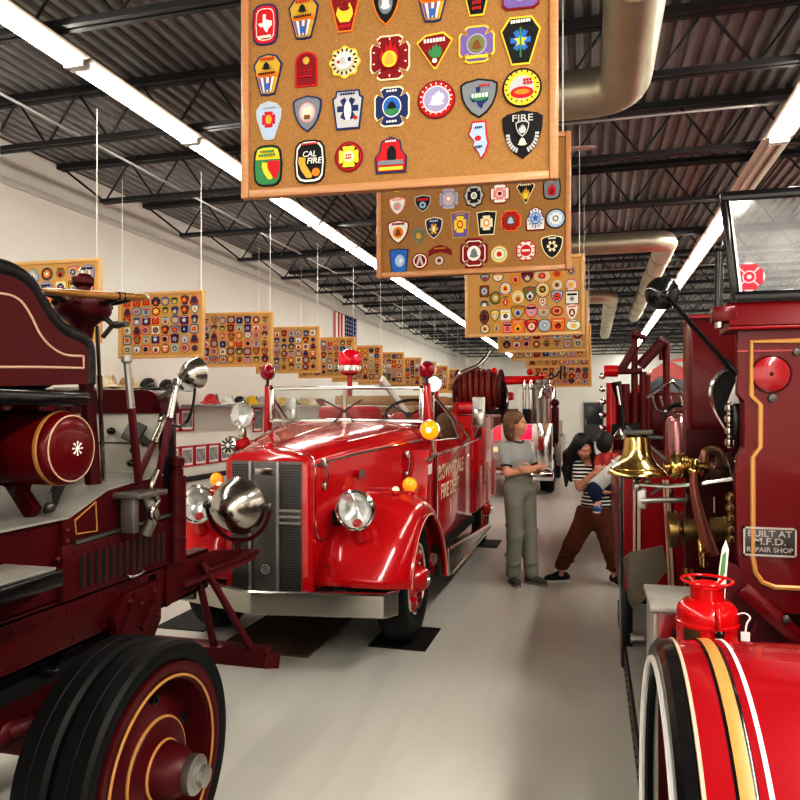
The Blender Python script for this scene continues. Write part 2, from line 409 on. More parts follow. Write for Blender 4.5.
duct([(-1.6, 12.3, 5.17), (-1.6, 12.3, 4.41), (1.18, 12.3, 4.41), (1.18, 22, 4.41)], 0.17, 'middle round galvanised duct with an elbow beside the lit strip lights', 1.2)
duct([(-0.9, 18.0, 5.17), (-0.9, 18.0, 4.41), (0.45, 18.0, 4.41), (0.45, 27, 4.41)], 0.17, 'small distant galvanised duct with its elbow just beyond the patch boards', 0.7)
f = thing('ceiling_fan', 'ceiling fan with pale pinkish blades half hidden behind the largest patch board', 'fan', (-0.78, 7.45, ZD))
B().cyl((-0.78, 7.45, ZD - 0.02), (-0.78, 7.45, 4.4), 0.02).build('down_rod', WHITEP, f)
B().lathe([(0.02, 0), (0.1, -0.03), (0.13, -0.1), (0.1, -0.17), (0.03, -0.19)], (-0.78, 7.45, 4.42), (0, 0, 1)).build('motor', WHITEP, f)
BLADE = mat('pinkish fan blade', (0.52, 0.36, 0.31), 0.4)
for k in range(4):
    a = k * PI / 2; ex = V((math.cos(a), math.sin(a), 0)); ey = V((-math.sin(a), math.cos(a), 0.12)).normalized()
    out = [(0.1, -0.04), (0.25, -0.065), (0.75, -0.075), (0.8, -0.05), (0.82, 0), (0.8, 0.05), (0.75, 0.075), (0.25, 0.065), (0.1, 0.04)]
    B().prism(out, (-0.78, 7.45, 4.3), ex, ey, ex.cross(ey), 0.012).build('blade', BLADE, f)

# ================================================================ PATCH BOARDS
FAB = dict(red=(0.55, 0.02, 0.03), maroon=(0.24, 0.012, 0.02), pink=(0.75, 0.3, 0.3), white=(0.82, 0.8, 0.74), cream=(0.8, 0.72, 0.5), yellow=(0.85, 0.6, 0.06),
           gold=(0.6, 0.38, 0.06), orange=(0.8, 0.25, 0.03), black=(0.015, 0.015, 0.018), navy=(0.025, 0.04, 0.14), blue=(0.04, 0.17, 0.5), sky=(0.4, 0.52, 0.68),
           grey=(0.22, 0.24, 0.27), silver=(0.5, 0.5, 0.5), green=(0.06, 0.25, 0.1), olive=(0.2, 0.22, 0.1), purple=(0.2, 0.14, 0.36), lilac=(0.36, 0.33, 0.52), brown=(0.22, 0.09, 0.03))
def F(c): return mat('embroidered ' + c + ' thread', FAB[c], 0.75, var=0.15, scale=300, bump=0.2, bscale=400)
def circ(n=28, rx=1, ry=1, cx=0, cy=0): return [(cx + rx * math.cos(2 * PI * i / n), cy + ry * math.sin(2 * PI * i / n)) for i in range(n)]
def maltese(n=8):
    out = []
    for q in range(4):
        a = q * PI / 2
        for dx, r in ((-0.72, 0.84), (-0.5, 0.97), (0, 0.96), (0.5, 0.97), (0.72, 0.84), (0.6, 0.6)):
            if dx == 0.6: px, py = 0.48, 0.48
            else: px, py = r, dx * 0.9
            out.append((px * math.cos(a) - py * math.sin(a), px * math.sin(a) + py * math.cos(a)))
    return out
def shield_pts():
    r = [(1, 0.72), (0.98, 0.35), (0.9, 0), (0.72, -0.38), (0.42, -0.74), (0, -1)]
    top = [(-1, 0.72), (-0.75, 0.86), (-0.4, 0.92), (0, 1), (0.4, 0.92), (0.75, 0.86)]
    return top + r + [(-a, c) for a, c in reversed(r[:-1])][:-1]
SHAPES = {
    'round': circ(), 'oval': circ(), 'maltese': maltese(), 'shield': shield_pts(),
    'rounded': [(-0.75, 1), (0.75, 1), (1, 0.8), (1, -0.8), (0.75, -1), (-0.75, -1), (-1, -0.8), (-1, 0.8)],
    'rectangular': [(-1, 1), (1, 1), (1, -1), (-1, -1)],
    'barrel': [(-0.7, 0.92), (-0.35, 1), (0.35, 1), (0.7, 0.92), (0.92, 0.7), (1, 0), (0.92, -0.7), (0.7, -0.92), (0.35, -1), (-0.35, -1), (-0.7, -0.92), (-0.92, -0.7), (-1, 0), (-0.92, 0.7)],
    'badge': [(-0.6, 0.9), (0, 1), (0.6, 0.9), (1, 0.5), (0.82, -0.1), (0.5, -0.95), (0, -1), (-0.5, -0.95), (-0.82, -0.1), (-1, 0.5)],
    'arched': [(-1, -1), (1, -1), (1, 0.45)] + [(math.cos(a * PI / 10), 0.45 + 0.55 * math.sin(a * PI / 10)) for a in range(1, 10)] + [(-1, 0.45)],
    'scalloped': [((0.93 + 0.07 * math.cos(8 * 2 * PI * i / 48)) * math.cos(2 * PI * i / 48), (0.93 + 0.07 * math.cos(8 * 2 * PI * i / 48)) * math.sin(2 * PI * i / 48)) for i in range(48)],
    'kite': [(-1, 0.5), (-0.5, 0.9), (0.5, 1), (1, 0.55), (0.1, -1), (-0.05, -1)],
    'coffin': [(-0.55, 1), (0.55, 1), (1, 0.45), (0.45, -1), (-0.45, -1), (-1, 0.45)],
    'teardrop': [(-0.6, 0.88), (0, 1), (0.6, 0.88), (0.95, 0.55), (0.9, 0.1), (0.4, -0.95), (0, -1), (-0.4, -0.95), (-0.9, 0.1), (-0.95, 0.55)],
    'keystone': [(-0.75, 1), (0.75, 1), (0.8, 0.72), (1, 0.6), (0.75, -1), (-0.75, -1), (-1, 0.6), (-0.8, 0.72)],
    'bell-shaped': [(-0.6, 0.75), (0, 1), (0.6, 0.75), (0.7, 0.2), (1, -0.1), (0.95, -1), (-0.95, -1), (-1, -0.1), (-0.7, 0.2)],
    'trapezoid': [(-1, 0.9), (0, 1), (1, 0.9), (0.75, -1), (-0.75, -1)],
    'curved': [(-1, -0.8), (-0.95, 0.1), (-0.5, 0.75), (0, 1), (0.5, 0.75), (0.95, 0.1), (1, -0.8), (0.6, -0.4), (0, -0.15), (-0.6, -0.4)],
    'state': [(-0.55, 1), (0.75, 1), (0.8, 0.3), (1, -0.2), (0.7, -0.7), (0.3, -1), (0.1, -0.7), (-0.45, -0.3), (-0.35, -0.05), (-0.9, 0.35), (-0.65, 0.7)],
}
TEX = [(-0.3, 1), (0.12, 1), (0.12, 0.45), (0.45, 0.35), (0.95, 0.25), (1, -0.2), (0.45, -0.6), (0.3, -1), (-0.05, -0.75), (-0.3, -0.3), (-0.6, -0.4), (-1, 0.05), (-0.3, 0.1)]
CAL = [(-0.9, 1), (0, 0.9), (-0.05, 0.3), (0.85, -0.7), (0.8, -1), (0.1, -1), (-0.6, -0.3), (-1, 0.5)]
STAR = [((1 if i % 2 == 0 else 0.45) * math.sin(i * PI / 5), (1 if i % 2 == 0 else 0.45) * math.cos(i * PI / 5)) for i in range(10)]
LIFE = [((1 if i % 4 in (0, 3) else 0.42) * math.cos(t), (1 if i % 4 in (0, 3) else 0.42) * math.sin(t)) for i, t in enumerate([PI / 3 * q + o for q in range(6) for o in (-0.28, -0.5, 0.5, 0.28)])] 
LIFE = []
for q in range(6):
    t = q * PI / 3
    for r, o in ((0.5, -0.5), (1, -0.25), (1, 0.25)): LIFE.append((r * math.cos(t + o), r * math.sin(t + o)))
FLAME = [(-0.5, -1), (-0.95, -0.3), (-0.7, 0.3), (-0.5, 0), (-0.3, 0.75), (-0.1, 0.35), (0.1, 1), (0.35, 0.3), (0.5, 0.6), (0.8, 0.1), (0.9, -0.4), (0.5, -1)]
HELM = [(-1, -0.5), (-0.7, -0.3), (-0.6, 0.3), (-0.2, 0.9), (0.2, 0.9), (0.6, 0.3), (0.7, -0.3), (1, -0.5), (0.4, -0.8), (-0.4, -0.8)]
def sc(p, sx, sy=None, cx=0, cy=0): sy = sx if sy is None else sy; return [(a * sx + cx, c * sy + cy) for a, c in p]
def patch_bm(shape, border, face, layers=(), w=0.1, h=0.1, th=0.004):
    """an embroidered patch in its own plane (x right, y up, z out): merrowed border, face, then raised motifs"""
    b = B(); o = SHAPES[shape]; ex, ey, ez = (1, 0, 0), (0, 1, 0), (0, 0, 1); z = 0.0
    s = lambda p: [(x * w / 2, y * h / 2) for x, y in p]
    b.use(F(border)).prism(s(o), (0, 0, 0), ex, ey, ez, th)
    b.use(F(face)).prism(s(sc(o, 1 - min(0.16, 0.009 / w * 1.6), 1 - min(0.16, 0.009 / h * 1.6))), (0, 0, th * 0.9), ex, ey, ez, th * 0.35)
    z = th * 1.25
    for p, c in layers:
        b.use(F(c)).prism(s(p), (0, 0, z - 0.0004), ex, ey, ez, 0.0011); z += 0.0007
    return b
def ring_marks(n, r, c, a0=0.0, a1=2 * PI, w=0.05, l=0.09):
    """short stitched dashes round the rim where the lettering runs"""
    out = []
    for i in range(n):
        t = a0 + (a1 - a0) * (i + 0.5) / n; q = []
        for dx, dy in ((-w, -l), (w, -l), (w, l), (-w, l)):
            q.append(((r + dy) * math.cos(t) - dx * math.sin(t), (r + dy) * math.sin(t) + dx * math.cos(t)))
        out.append((q, c))
    return out
def row_marks(n, y, c, x0=-0.6, x1=0.6, h=0.09):
    s = (x1 - x0) / n
    return [([(x0 + s * (i + 0.12), y - h), (x0 + s * (i + 0.85), y - h), (x0 + s * (i + 0.85), y + h), (x0 + s * (i + 0.12), y + h)], c) for i in range(n)]
def motif(kind, c1, c2, c3='white'):
    D = circ(20)
    if kind == 'rings': return ring_marks(14, 0.72, c1) + [(sc(D, 0.52), c2), (sc(D, 0.44), c3), (sc(STAR, 0.36), c1)]
    if kind == 'cross': return [(sc(maltese(), 0.62), c1), (sc(D, 0.3), c2), (sc(D, 0.2), c3)]
    if kind == 'dial': return ring_marks(12, 0.74, c1) + [(sc(D, 0.52), c2), (sc(HELM, 0.36), c3)]
    if kind == 'flame': return row_marks(6, 0.62, c1) + [(sc(FLAME, 0.5, 0.55, 0, -0.12), c2), (sc(FLAME, 0.26, 0.32, 0, -0.28), c3)]
    if kind == 'crest': return row_marks(6, 0.66, c1, -0.62, 0.62) + [(sc(D, 0.48, 0.48, 0, -0.08), c2), (sc(HELM, 0.34, 0.34, 0, -0.08), c3)]
    if kind == 'star': return row_marks(5, 0.62, c1, -0.5, 0.5) + [(sc(LIFE, 0.52, 0.52, 0, -0.12), c2), (sc(D, 0.14, 0.3, 0, -0.12), c3)]
    if kind == 'bands': return [([(-0.7, 0.3), (0.7, 0.3), (0.7, 0.6), (-0.7, 0.6)], c1), (sc(D, 0.4, 0.4, 0, -0.2), c2), (sc(STAR, 0.25, 0.25, 0, -0.2), c3)]
    return []
SUN = lambda: [(sc(SHAPES['badge'], 0.85), 'gold'), ([(-0.84, 0.1), (0.84, 0.1), (0.7, -0.15), (-0.7, -0.15)], 'orange')] + \
    [([(x * 0.55 - 0.05, -0.15), (x * 0.55 + 0.1, -0.15), (x * 0.3 + 0.05, -0.85), (x * 0.3 - 0.05, -0.85)], 'white' if i % 2 else 'purple') for i, x in enumerate((-1.1, -0.75, -0.4, 0, 0.35, 0.7))] + \
    row_marks(5, 0.72, 'red', -0.5, 0.5, 0.06) + row_marks(8, 0.0, 'black', -0.6, 0.6, 0.05) + [(sc(HELM, 0.3, 0.2, 0, 0.32), 'black'), ([(-0.12, -0.5), (0.18, -0.5), (0.12, -0.8), (-0.1, -0.8)], 'blue')]

PATCH_N = [0]
def make_board(xc, y, zb, w, h, yaw, label, frame_m, cork_m, group):
    t = thing('patch_board', label, 'display board', (xc, y, zb + h / 2), group, yaw)
    def ch(b, n, m, **k):
        o = b.build(n, m, None, off=V((0, 0, 0)), **k); o.parent = t; return o
    fw = 0.034
    ch(B().box(-w / 2 + 0.01, w / 2 - 0.01, -0.009, 0.012, -h / 2 + 0.01, h / 2 - 0.01), 'cork_panel', cork_m)
    for s in (-1, 1):
        ch(B().box(s * w / 2 - (fw if s > 0 else 0), s * w / 2 + (0 if s > 0 else fw), -0.022, 0.02, -h / 2, h / 2, 0.006), 'frame_rail', frame_m)
        ch(B().box(-w / 2 + fw, w / 2 - fw, -0.022, 0.02, s * h / 2 - (fw if s > 0 else 0), s * h / 2 + (0 if s > 0 else fw), 0.006), 'frame_rail', frame_m)
        ch(B().cyl((s * (w / 2 - 0.05), 0, h / 2 - 0.01), (s * (w / 2 - 0.05), 0, ZJ + 0.02 - zb - h / 2), 0.0045, n=6), 'hanging_cord', CORD)
    return t, Matrix.Translation((xc, y, zb + h / 2)) @ Matrix.Rotation(yaw, 4, 'Z')
R90 = Matrix.Rotation(PI / 2, 4, 'X')
def put_patch(me_or_b, M, x, z, label, group, rot=0.0, scale=None):
    me = me_or_b
    if isinstance(me, B):
        o = me.build('embroidered_patch', None, None, off=V((0, 0, 0)), ang=30)
    else:
        o = bpy.data.objects.new('embroidered_patch', me); col.objects.link(o)
    mw = M @ Matrix.Translation((x, -0.0095, z)) @ R90 @ Matrix.Rotation(rot, 4, 'Z')
    if scale: mw = mw @ Matrix.Diagonal((*scale, 1, 1))
    o.matrix_world = mw
    PATCH_N[0] += 1
    return tag(o, label, 'patch', group)
def patch_text(o, s, size, y, c, x=0, z=0.0072, stretch=1.0, shear=0.0):
    t = text_mesh('lettering', s, size, (x, y, z), (1, 0, 0), (0, 1, 0), F(c), None, 0.0006, stretch=stretch, shear=shear)
    t.parent = o; return t
def local(M, u, v):
    """where the line of sight through a photo point meets a board's face, in the board's own axes"""
    Mi = M.inverted(); o = Mi @ V((0, 0, EYE)); d = Mi.to_3x3() @ ray(u, v); t = (-0.01 - o.y) / d.y
    p = o + d * t; return p.x, p.z
GC = 'cork boards of patches hung along the aisle'
b1, M1 = make_board(-0.765, 2.765, 2.555, 1.285, 0.92, 0.055, 'largest cork board of fire patches, hung high above the aisle', OAK, CORK, GC)
b2, M2 = make_board(-0.75, 4.58, 2.55, 1.25, 0.86, 0.02, 'second largest cork board of patches, overlapped by the largest board', OAK, CORK, GC)
b3, M3 = make_board(-0.7, 7.7, 2.46, 1.25, 0.84, 0.0, 'third cork board along the aisle, thickly covered with small patches', OAKF, CORKF, GC)
PX1, PX2, PX3 = 720 / 2.75, 720 / 4.55, 720 / 7.75
WR = 'white'
L1 = [  # u, v, w px, h px, shape, border, face, layers, label
    (265.5, 25, 29, 43, 'barrel', 'navy', 'red', [(sc(SHAPES['barrel'], 0.72, 0.78), 'white'), (sc(SHAPES['barrel'], 0.66, 0.73), 'red'), (sc(TEX, 0.55, 0.45, 0, 0.03), 'white')] + row_marks(7, -0.62, 'white', -0.5, 0.5, 0.07), 'red barrel-shaped patch with a white Texas map, on the largest cork board'),
    (303.7, 18, 33, 45, 'badge', 'navy', 'gold', SUN(), 'sunset badge patch with purple rays beside the red Texas patch'),
    (345, 8, 33, 50, 'coffin', 'orange', 'maroon', [(sc(FLAME, 0.6, 0.5, 0, -0.1), 'yellow'), (sc(HELM, 0.35, 0.3, 0, 0.1), 'maroon')] + row_marks(6, -0.8, 'red', -0.4, 0.4, 0.08) + row_marks(6, 0.7, 'white', -0.4, 0.4), 'orange-edged maroon patch with yellow flames in the top row of the largest board'),
    (386, 2, 31, 48, 'shield', 'orange', 'black', motif('crest', 'silver', 'grey', 'white'), 'black shield patch with an orange edge in the top row of the largest board'),
    (432.7, 0, 33, 45, 'badge', 'navy', 'gold', SUN(), 'sunset badge patch with purple rays above the red and green kite patch'),
    (476.7, -8, 31, 48, 'coffin', 'yellow', 'black', row_marks(4, -0.45, 'red', -0.3, 0.3, 0.07) + row_marks(4, -0.7, 'red', -0.3, 0.3, 0.07) + [(sc(STAR, 0.4, 0.3, 0, 0.2), 'gold')], 'black yellow-edged patch with red lettering, top row of the largest board'),
    (520.6, -10, 36, 38, 'rounded', 'maroon', 'purple', motif('bands', 'orange', 'lilac', 'white'), 'purple patch cut by the upper picture edge, top row of the largest board'),
    (268, 75, 32, 44, 'badge', 'navy', 'gold', SUN(), 'sunset badge patch directly under the red Texas patch'),
    (306.5, 69.5, 24, 36, 'arched', 'red', 'maroon', [(circ(14, 0.3, 0.22, 0, 0.48), 'gold')] + row_marks(4, -0.1, 'red', -0.6, 0.6, 0.04) + row_marks(5, -0.45, 'red', -0.6, 0.6, 0.04), 'dark red arched patch with a small gold disc on the largest board'),
    (345, 62.5, 34, 34, 'scalloped', 'yellow', 'cream', ring_marks(16, 0.72, 'black') + [(circ(18, 0.5, 0.5), 'white'), (sc(HELM, 0.3, 0.3, -0.1, 0), 'silver'), (circ(8, 0.1, 0.1, -0.35, -0.05), 'red'), (circ(8, 0.12, 0.14, 0.35, 0.05), 'navy')], 'cream scalloped octagonal patch in the second row of the largest board'),
    (390, 58, 43, 47, 'maltese', 'cream', 'maroon', ring_marks(10, 0.8, 'white', w=0.03, l=0.05) + [(sc(FLAME, 0.5, 0.6, 0, 0.15), 'red'), (circ(16, 0.36, 0.36, 0, -0.1), 'yellow'), (sc(HELM, 0.28, 0.28, 0, -0.1), 'gold')], 'large maroon maltese patch with flames, second row of the largest board'),
    (434.6, 51, 37, 36, 'kite', 'yellow', 'maroon', row_marks(7, 0.55, 'white', -0.6, 0.6, 0.11) + [(sc(FLAME, 0.42, 0.42, 0.06, -0.02), 'green'), (circ(10, 0.14, 0.14, 0.02, -0.6), 'white')], 'red and green kite-shaped patch with a yellow edge on the largest board'),
    (476.7, 44.6, 37, 38, 'maltese', 'yellow', 'purple', [(circ(20, 0.55, 0.55), 'lilac'), (circ(20, 0.46, 0.46), 'olive'), (sc(HELM, 0.3, 0.28, 0, -0.05), 'brown'), ([(-0.6, -0.75), (0.6, -0.75), (0.6, -0.58), (-0.6, -0.58)], 'yellow')], 'purple maltese patch edged in yellow on the largest board'),
    (520.6, 41, 39, 47, 'coffin', 'yellow', 'black', [(sc(LIFE, 0.52, 0.46, 0, 0.02), 'blue'), (sc(STAR, 0.35, 0.28, 0, 0), 'yellow'), ([(-0.05, -0.7), (0.05, -0.7), (0.05, 0.55), (-0.05, 0.55)], 'green')] + row_marks(8, 0.78, 'white', -0.5, 0.5, 0.07), 'black coffin-shaped patch with a blue star of life on the largest board'),
    (269, 121, 30, 41, 'teardrop', 'silver', 'sky', [(sc(maltese(), 0.5, 0.42, 0, 0.05), 'red'), (circ(14, 0.24, 0.24, 0, 0.05), 'gold')] + row_marks(6, 0.68, 'silver', -0.5, 0.5, 0.06), 'pale blue teardrop patch with a red cross, third row of the largest board'),
    (307.5, 114, 31, 38, 'shield', 'navy', 'grey', [(circ(18, 0.58, 0.55, 0, 0.06), 'pink'), (circ(18, 0.5, 0.48, 0, 0.06), 'silver'), (sc(SHAPES['rectangular'], 0.3, 0.22, 0, 0.1), 'cream'), (sc(SHAPES['rectangular'], 0.2, 0.12, 0, -0.2), 'brown')], 'slate grey shield patch with a pink round centre, third row of the largest board'),
    (348, 110, 33, 40, 'keystone', 'navy', 'silver', [(sc(LIFE, 0.7, 0.6, 0, 0.05), 'navy'), (circ(12, 0.24, 0.5, 0, -0.05), 'white'), (circ(8, 0.14, 0.1, 0.5, -0.45), 'red')] + row_marks(6, 0.8, 'navy', -0.5, 0.5, 0.05), 'silver keystone patch with a navy star of life on the largest board'),
    (392, 107, 38, 42, 'maltese', 'cream', 'navy', [(circ(20, 0.52, 0.52), 'white'), (circ(20, 0.46, 0.46), 'blue'), (circ(14, 0.4, 0.18, 0, -0.24), 'green'), (sc(HELM, 0.3, 0.2, 0, 0.05), 'black')] + row_marks(4, 0.74, 'white', -0.3, 0.3, 0.05) + row_marks(4, -0.74, 'white', -0.3, 0.3, 0.05), 'navy maltese patch with a blue and green scene, third row of the largest board'),
    (436.5, 99.8, 38, 38, 'round', 'maroon', 'red', [(circ(24, 0.72, 0.72), 'white'), (circ(24, 0.66, 0.66), 'lilac'), (sc(FLAME, 0.36, 0.3, 0.1, 0.15), 'white'), (sc(HELM, 0.42, 0.25, 0, -0.12), 'white')] + ring_marks(18, 0.8, 'white', w=0.03, l=0.06), 'round red and white eagle patch on the largest board'),
    (479, 98.5, 37, 39, 'shield', 'black', 'grey', [(sc(TEX, 0.5, 0.55, 0, 0), 'navy'), (circ(14, 0.5, 0.22, 0.05, 0.08), 'green')] + row_marks(5, 0.12, 'white', -0.4, 0.5, 0.1) + row_marks(4, 0.6, 'red', 0, 0.6, 0.05), 'slate shield patch with a dark Texas map on the largest board'),
    (522, 88, 38, 38, 'round', 'black', 'yellow', [(circ(24, 0.62, 0.62), 'silver'), (circ(20, 0.58, 0.3, 0, -0.25), 'red'), (circ(16, 0.4, 0.14, 0, -0.22), 'orange')] + row_marks(3, 0.38, 'red', 0.05, 0.5, 0.06) + row_marks(3, 0.2, 'red', 0.05, 0.55, 0.06) + ring_marks(18, 0.8, 'black', w=0.03, l=0.06), 'round yellow patch with a ship and flag scene on the largest board'),
    (268, 166, 32, 43, 'barrel', 'black', 'green', [([(-0.85, 0.3), (0.85, 0.3), (0.7, 0.78), (0.3, 0.86), (-0.3, 0.86), (-0.7, 0.78)], 'yellow'), ([(0, 0.22), (0.82, 0.22), (0.84, -0.2), (0.6, -0.7), (0.1, -0.4)], 'red'), (sc(CAL, 0.4, 0.42, 0, -0.25), 'yellow')] + row_marks(6, 0.68, 'green', -0.5, 0.5, 0.06) + row_marks(7, 0.48, 'green', -0.6, 0.6, 0.06), 'green and red patch with a yellow California map, lower corner of the largest board'),
    (310, 162, 34, 45, 'barrel', 'black', 'white', [(sc(SHAPES['barrel'], 0.8, 0.82), 'black'), (sc(CAL, 0.48, 0.5, -0.25, -0.25), 'gold'), (circ(10, 0.26, 0.2, 0.4, -0.5), 'orange')] + row_marks(9, 0.8, 'red', -0.55, 0.55, 0.05), 'black patch with white lettering over a gold California map'),
    (349, 157, 30, 31, 'round', 'maroon', 'red', [(circ(24, 0.8, 0.8), 'black'), (sc(maltese(), 0.72), 'yellow'), (circ(16, 0.36, 0.36), 'cream')] + row_marks(3, 0.1, 'red', -0.22, 0.22, 0.05) + row_marks(3, -0.1, 'red', -0.22, 0.22, 0.05), 'round red patch with a yellow maltese cross, bottom row of the largest board'),
    (391, 155, 33, 37, 'bell-shaped', 'navy', 'red', [(circ(16, 0.3, 0.5, 0.05, 0), 'black'), ([(-0.8, -0.55), (0.8, -0.55), (0.75, -0.3), (-0.75, -0.3)], 'grey'), ([(-0.75, -0.85), (0.75, -0.85), (0.75, -0.66), (-0.75, -0.66)], 'yellow')] + row_marks(5, 0.72, 'white', -0.35, 0.35, 0.05), 'red bell-shaped patch with a dark fireman figure on the largest board'),
    (478, 140.6, 22, 38, 'state', 'red', 'sky', [(circ(10, 0.3, 0.14, 0, 0.1), 'red')] + row_marks(4, 0.66, 'navy', -0.3, 0.4, 0.05) + row_marks(4, -0.35, 'navy', -0.25, 0.4, 0.05), 'pale blue Illinois-shaped patch with a red edge on the largest board'),
    (522.5, 134.7, 39, 47, 'shield', 'black', 'black', ring_marks(7, 0.72, 'silver', PI * 0.98, PI * 1.4, 0.05, 0.1) + ring_marks(7, 0.72, 'silver', PI * 1.6, PI * 2.02, 0.05, 0.1) + [(sc(SHAPES['shield'], 0.34, 0.34, 0, 0.2), 'silver'), (sc(SHAPES['shield'], 0.28, 0.28, 0, 0.2), 'black'), (sc(FLAME, 0.2, 0.2, 0, 0.2), 'silver'), (sc(HELM, 0.24, 0.18, 0, -0.36), 'cream')], 'black shield patch with large white lettering, lower corner of the largest board'),
]
for (u, v, w_, h_, shp, bo, fc, lay, lab) in L1:
    x, z = local(M1, u, v); sx = 1.03 / PX1
    o = put_patch(patch_bm(shp, bo, fc, lay, w_ * sx, h_ * sx), M1, x, z, lab, 'patches on the largest board')
    if 'white lettering over' in lab:
        patch_text(o, 'CAL', 0.032, 0.028, 'white', 0.0, 0.012, shear=0.2); patch_text(o, 'FIRE', 0.034, 0.0, 'white', 0.02, 0.012, shear=0.2)
    if 'large white lettering' in lab: patch_text(o, 'FIRE', 0.036, 0.06, 'silver', 0, 0.0095, stretch=1.25)
WT = mat('small white paper tag', (0.8, 0.78, 0.74), 0.6)
x, z = local(M2, 520, 173)
o = B().box(-0.05, 0.05, -0.002, 0.0, -0.008, 0.008).build('paper_tag', WT, None, off=V((0, 0, 0))); o.matrix_world = M2 @ Matrix.Translation((x, -0.0095, z)); tag(o, 'tiny white paper tag along the top of the second largest board', 'tag')
L2 = [
    (397, 186, 17, 12, 'round', 'yellow', 'green', (), 'green patch half hidden by the largest board'),
    (397.5, 206, 17, 18, 'shield', 'pink', 'white', motif('crest', 'pink', 'silver', 'pink'), 'small white shield patch with a pink edge'),
    (422.8, 203.5, 17, 17, 'shield', 'silver', 'black', motif('bands', 'red', 'sky', 'navy'), 'black shield patch with a red band'),
    (448.7, 199, 19, 20, 'maltese', 'silver', 'lilac', motif('cross', 'silver', 'pink', 'white'), 'grey and lilac maltese patch'),
    (474, 195.8, 21, 24, 'scalloped', 'black', 'silver', motif('cross', 'black', 'white', 'silver'), 'black and silver scalloped patch in the upper row'),
    (499.8, 193.8, 20, 20, 'maltese', 'maroon', 'white', motif('cross', 'pink', 'white', 'maroon'), 'pink and white maltese patch in the upper row'),
    (525.7, 192, 18, 22, 'kite', 'cream', 'black', motif('flame', 'cream', 'gold', 'yellow'), 'black kite-shaped patch with a gold flame'),
    (551.8, 188, 17, 22, 'barrel', 'black', 'grey', motif('flame', 'silver', 'red', 'maroon'), 'black rounded patch with red flames in the upper corner'),
    (398.3, 232, 22, 24, 'shield', 'maroon', 'white', motif('crest', 'maroon', 'orange', 'brown'), 'large white shield patch with a maroon edge'),
    (418.7, 236, 13, 16, 'shield', 'grey', 'olive', [(circ(12, 0.4, 0.4), 'gold')], 'very small dark shield patch with a gold disc'),
    (434, 228, 18, 22, 'shield', 'cream', 'navy', motif('star', 'silver', 'gold', 'cream'), 'navy shield patch with a cream edge'),
    (460.2, 224.6, 20, 27, 'trapezoid', 'gold', 'purple', motif('cross', 'yellow', 'red', 'yellow') + row_marks(5, 0.74, 'gold', -0.5, 0.5, 0.06), 'purple trapezoid patch with a yellow maltese cross'),
    (486.6, 223, 20, 24, 'trapezoid', 'cream', 'black', motif('cross', 'cream', 'orange', 'white'), 'black trapezoid patch with a white and orange emblem'),
    (510.8, 221, 20, 21, 'maltese', 'orange', 'red', motif('dial', 'maroon', 'brown', 'sky'), 'rust red maltese patch'),
    (535.6, 218.6, 19, 23, 'bell-shaped', 'maroon', 'white', motif('rings', 'blue', 'blue', 'sky'), 'red and blue bell-shaped patch'),
    (555.6, 218.6, 19, 19, 'round', 'black', 'sky', motif('cross', 'white', 'navy', 'white'), 'round blue and white patch with a black edge'),
    (399, 261, 20, 25, 'trapezoid', 'navy', 'blue', [(circ(14, 0.5, 0.5, 0.1, 0), 'sky'), (sc(STAR, 0.25, 0.25, 0.2, 0), 'white')], 'bright blue trapezoid patch in the lower corner'),
    (420, 261, 16, 16, 'round', 'maroon', 'white', [(circ(20, 0.7, 0.7), 'maroon'), ([(-0.5, -0.55), (-0.2, -0.55), (0, 0.1), (0.2, -0.55), (0.5, -0.55), (0.15, 0.6), (-0.15, 0.6)], 'silver')], 'round maroon and white patch'),
    (440, 251, 24, 12, 'curved', 'maroon', 'maroon', row_marks(7, 0.42, 'gold', -0.5, 0.5, 0.1), 'curved maroon name strip patch'),
    (439.3, 260.7, 10, 10, 'round', 'brown', 'silver', [(circ(12, 0.4, 0.4), 'maroon')], 'tiny round patch under the curved maroon strip'),
    (474, 253.5, 28, 31, 'maltese', 'maroon', 'maroon', [(sc(maltese(), 0.84), 'white'), (sc(maltese(), 0.76), 'maroon'), (circ(18, 0.48, 0.48), 'white'), (sc(HELM, 0.34, 0.34), 'grey')], 'large maroon and white maltese patch in the bottom row'),
    (499.3, 254.3, 17, 17, 'round', 'gold', 'cream', [(circ(20, 0.72, 0.72), 'green'), (circ(20, 0.64, 0.64), 'cream'), (circ(10, 0.3, 0.3), 'red')], 'round cream patch with a green ring and red centre'),
    (526, 250.8, 19, 20, 'maltese', 'red', 'white', ring_marks(10, 0.78, 'red') + [(circ(20, 0.55, 0.55), 'red'), ([(-0.4, -0.1), (0.4, -0.1), (0.4, 0.1), (-0.4, 0.1)], 'white')], 'red and white maltese patch in the bottom row'),
    (552, 247, 21, 23, 'shield', 'cream', 'black', row_marks(4, 0.72, 'white', -0.35, 0.35, 0.07) + [(sc(LIFE, 0.48, 0.48, 0, 0.05), 'cream'), (circ(10, 0.2, 0.2, 0, 0.05), 'black')], 'black shield patch with a cream star in the bottom row'),
]
for (u, v, w_, h_, shp, bo, fc, lay, lab) in L2:
    x, z = local(M2, u, v); sx = 1.03 / PX2
    put_patch(patch_bm(shp, bo, fc, lay, w_ * sx, h_ * sx), M2, x, z, lab + ' on the second largest board', 'patches on the second largest board')
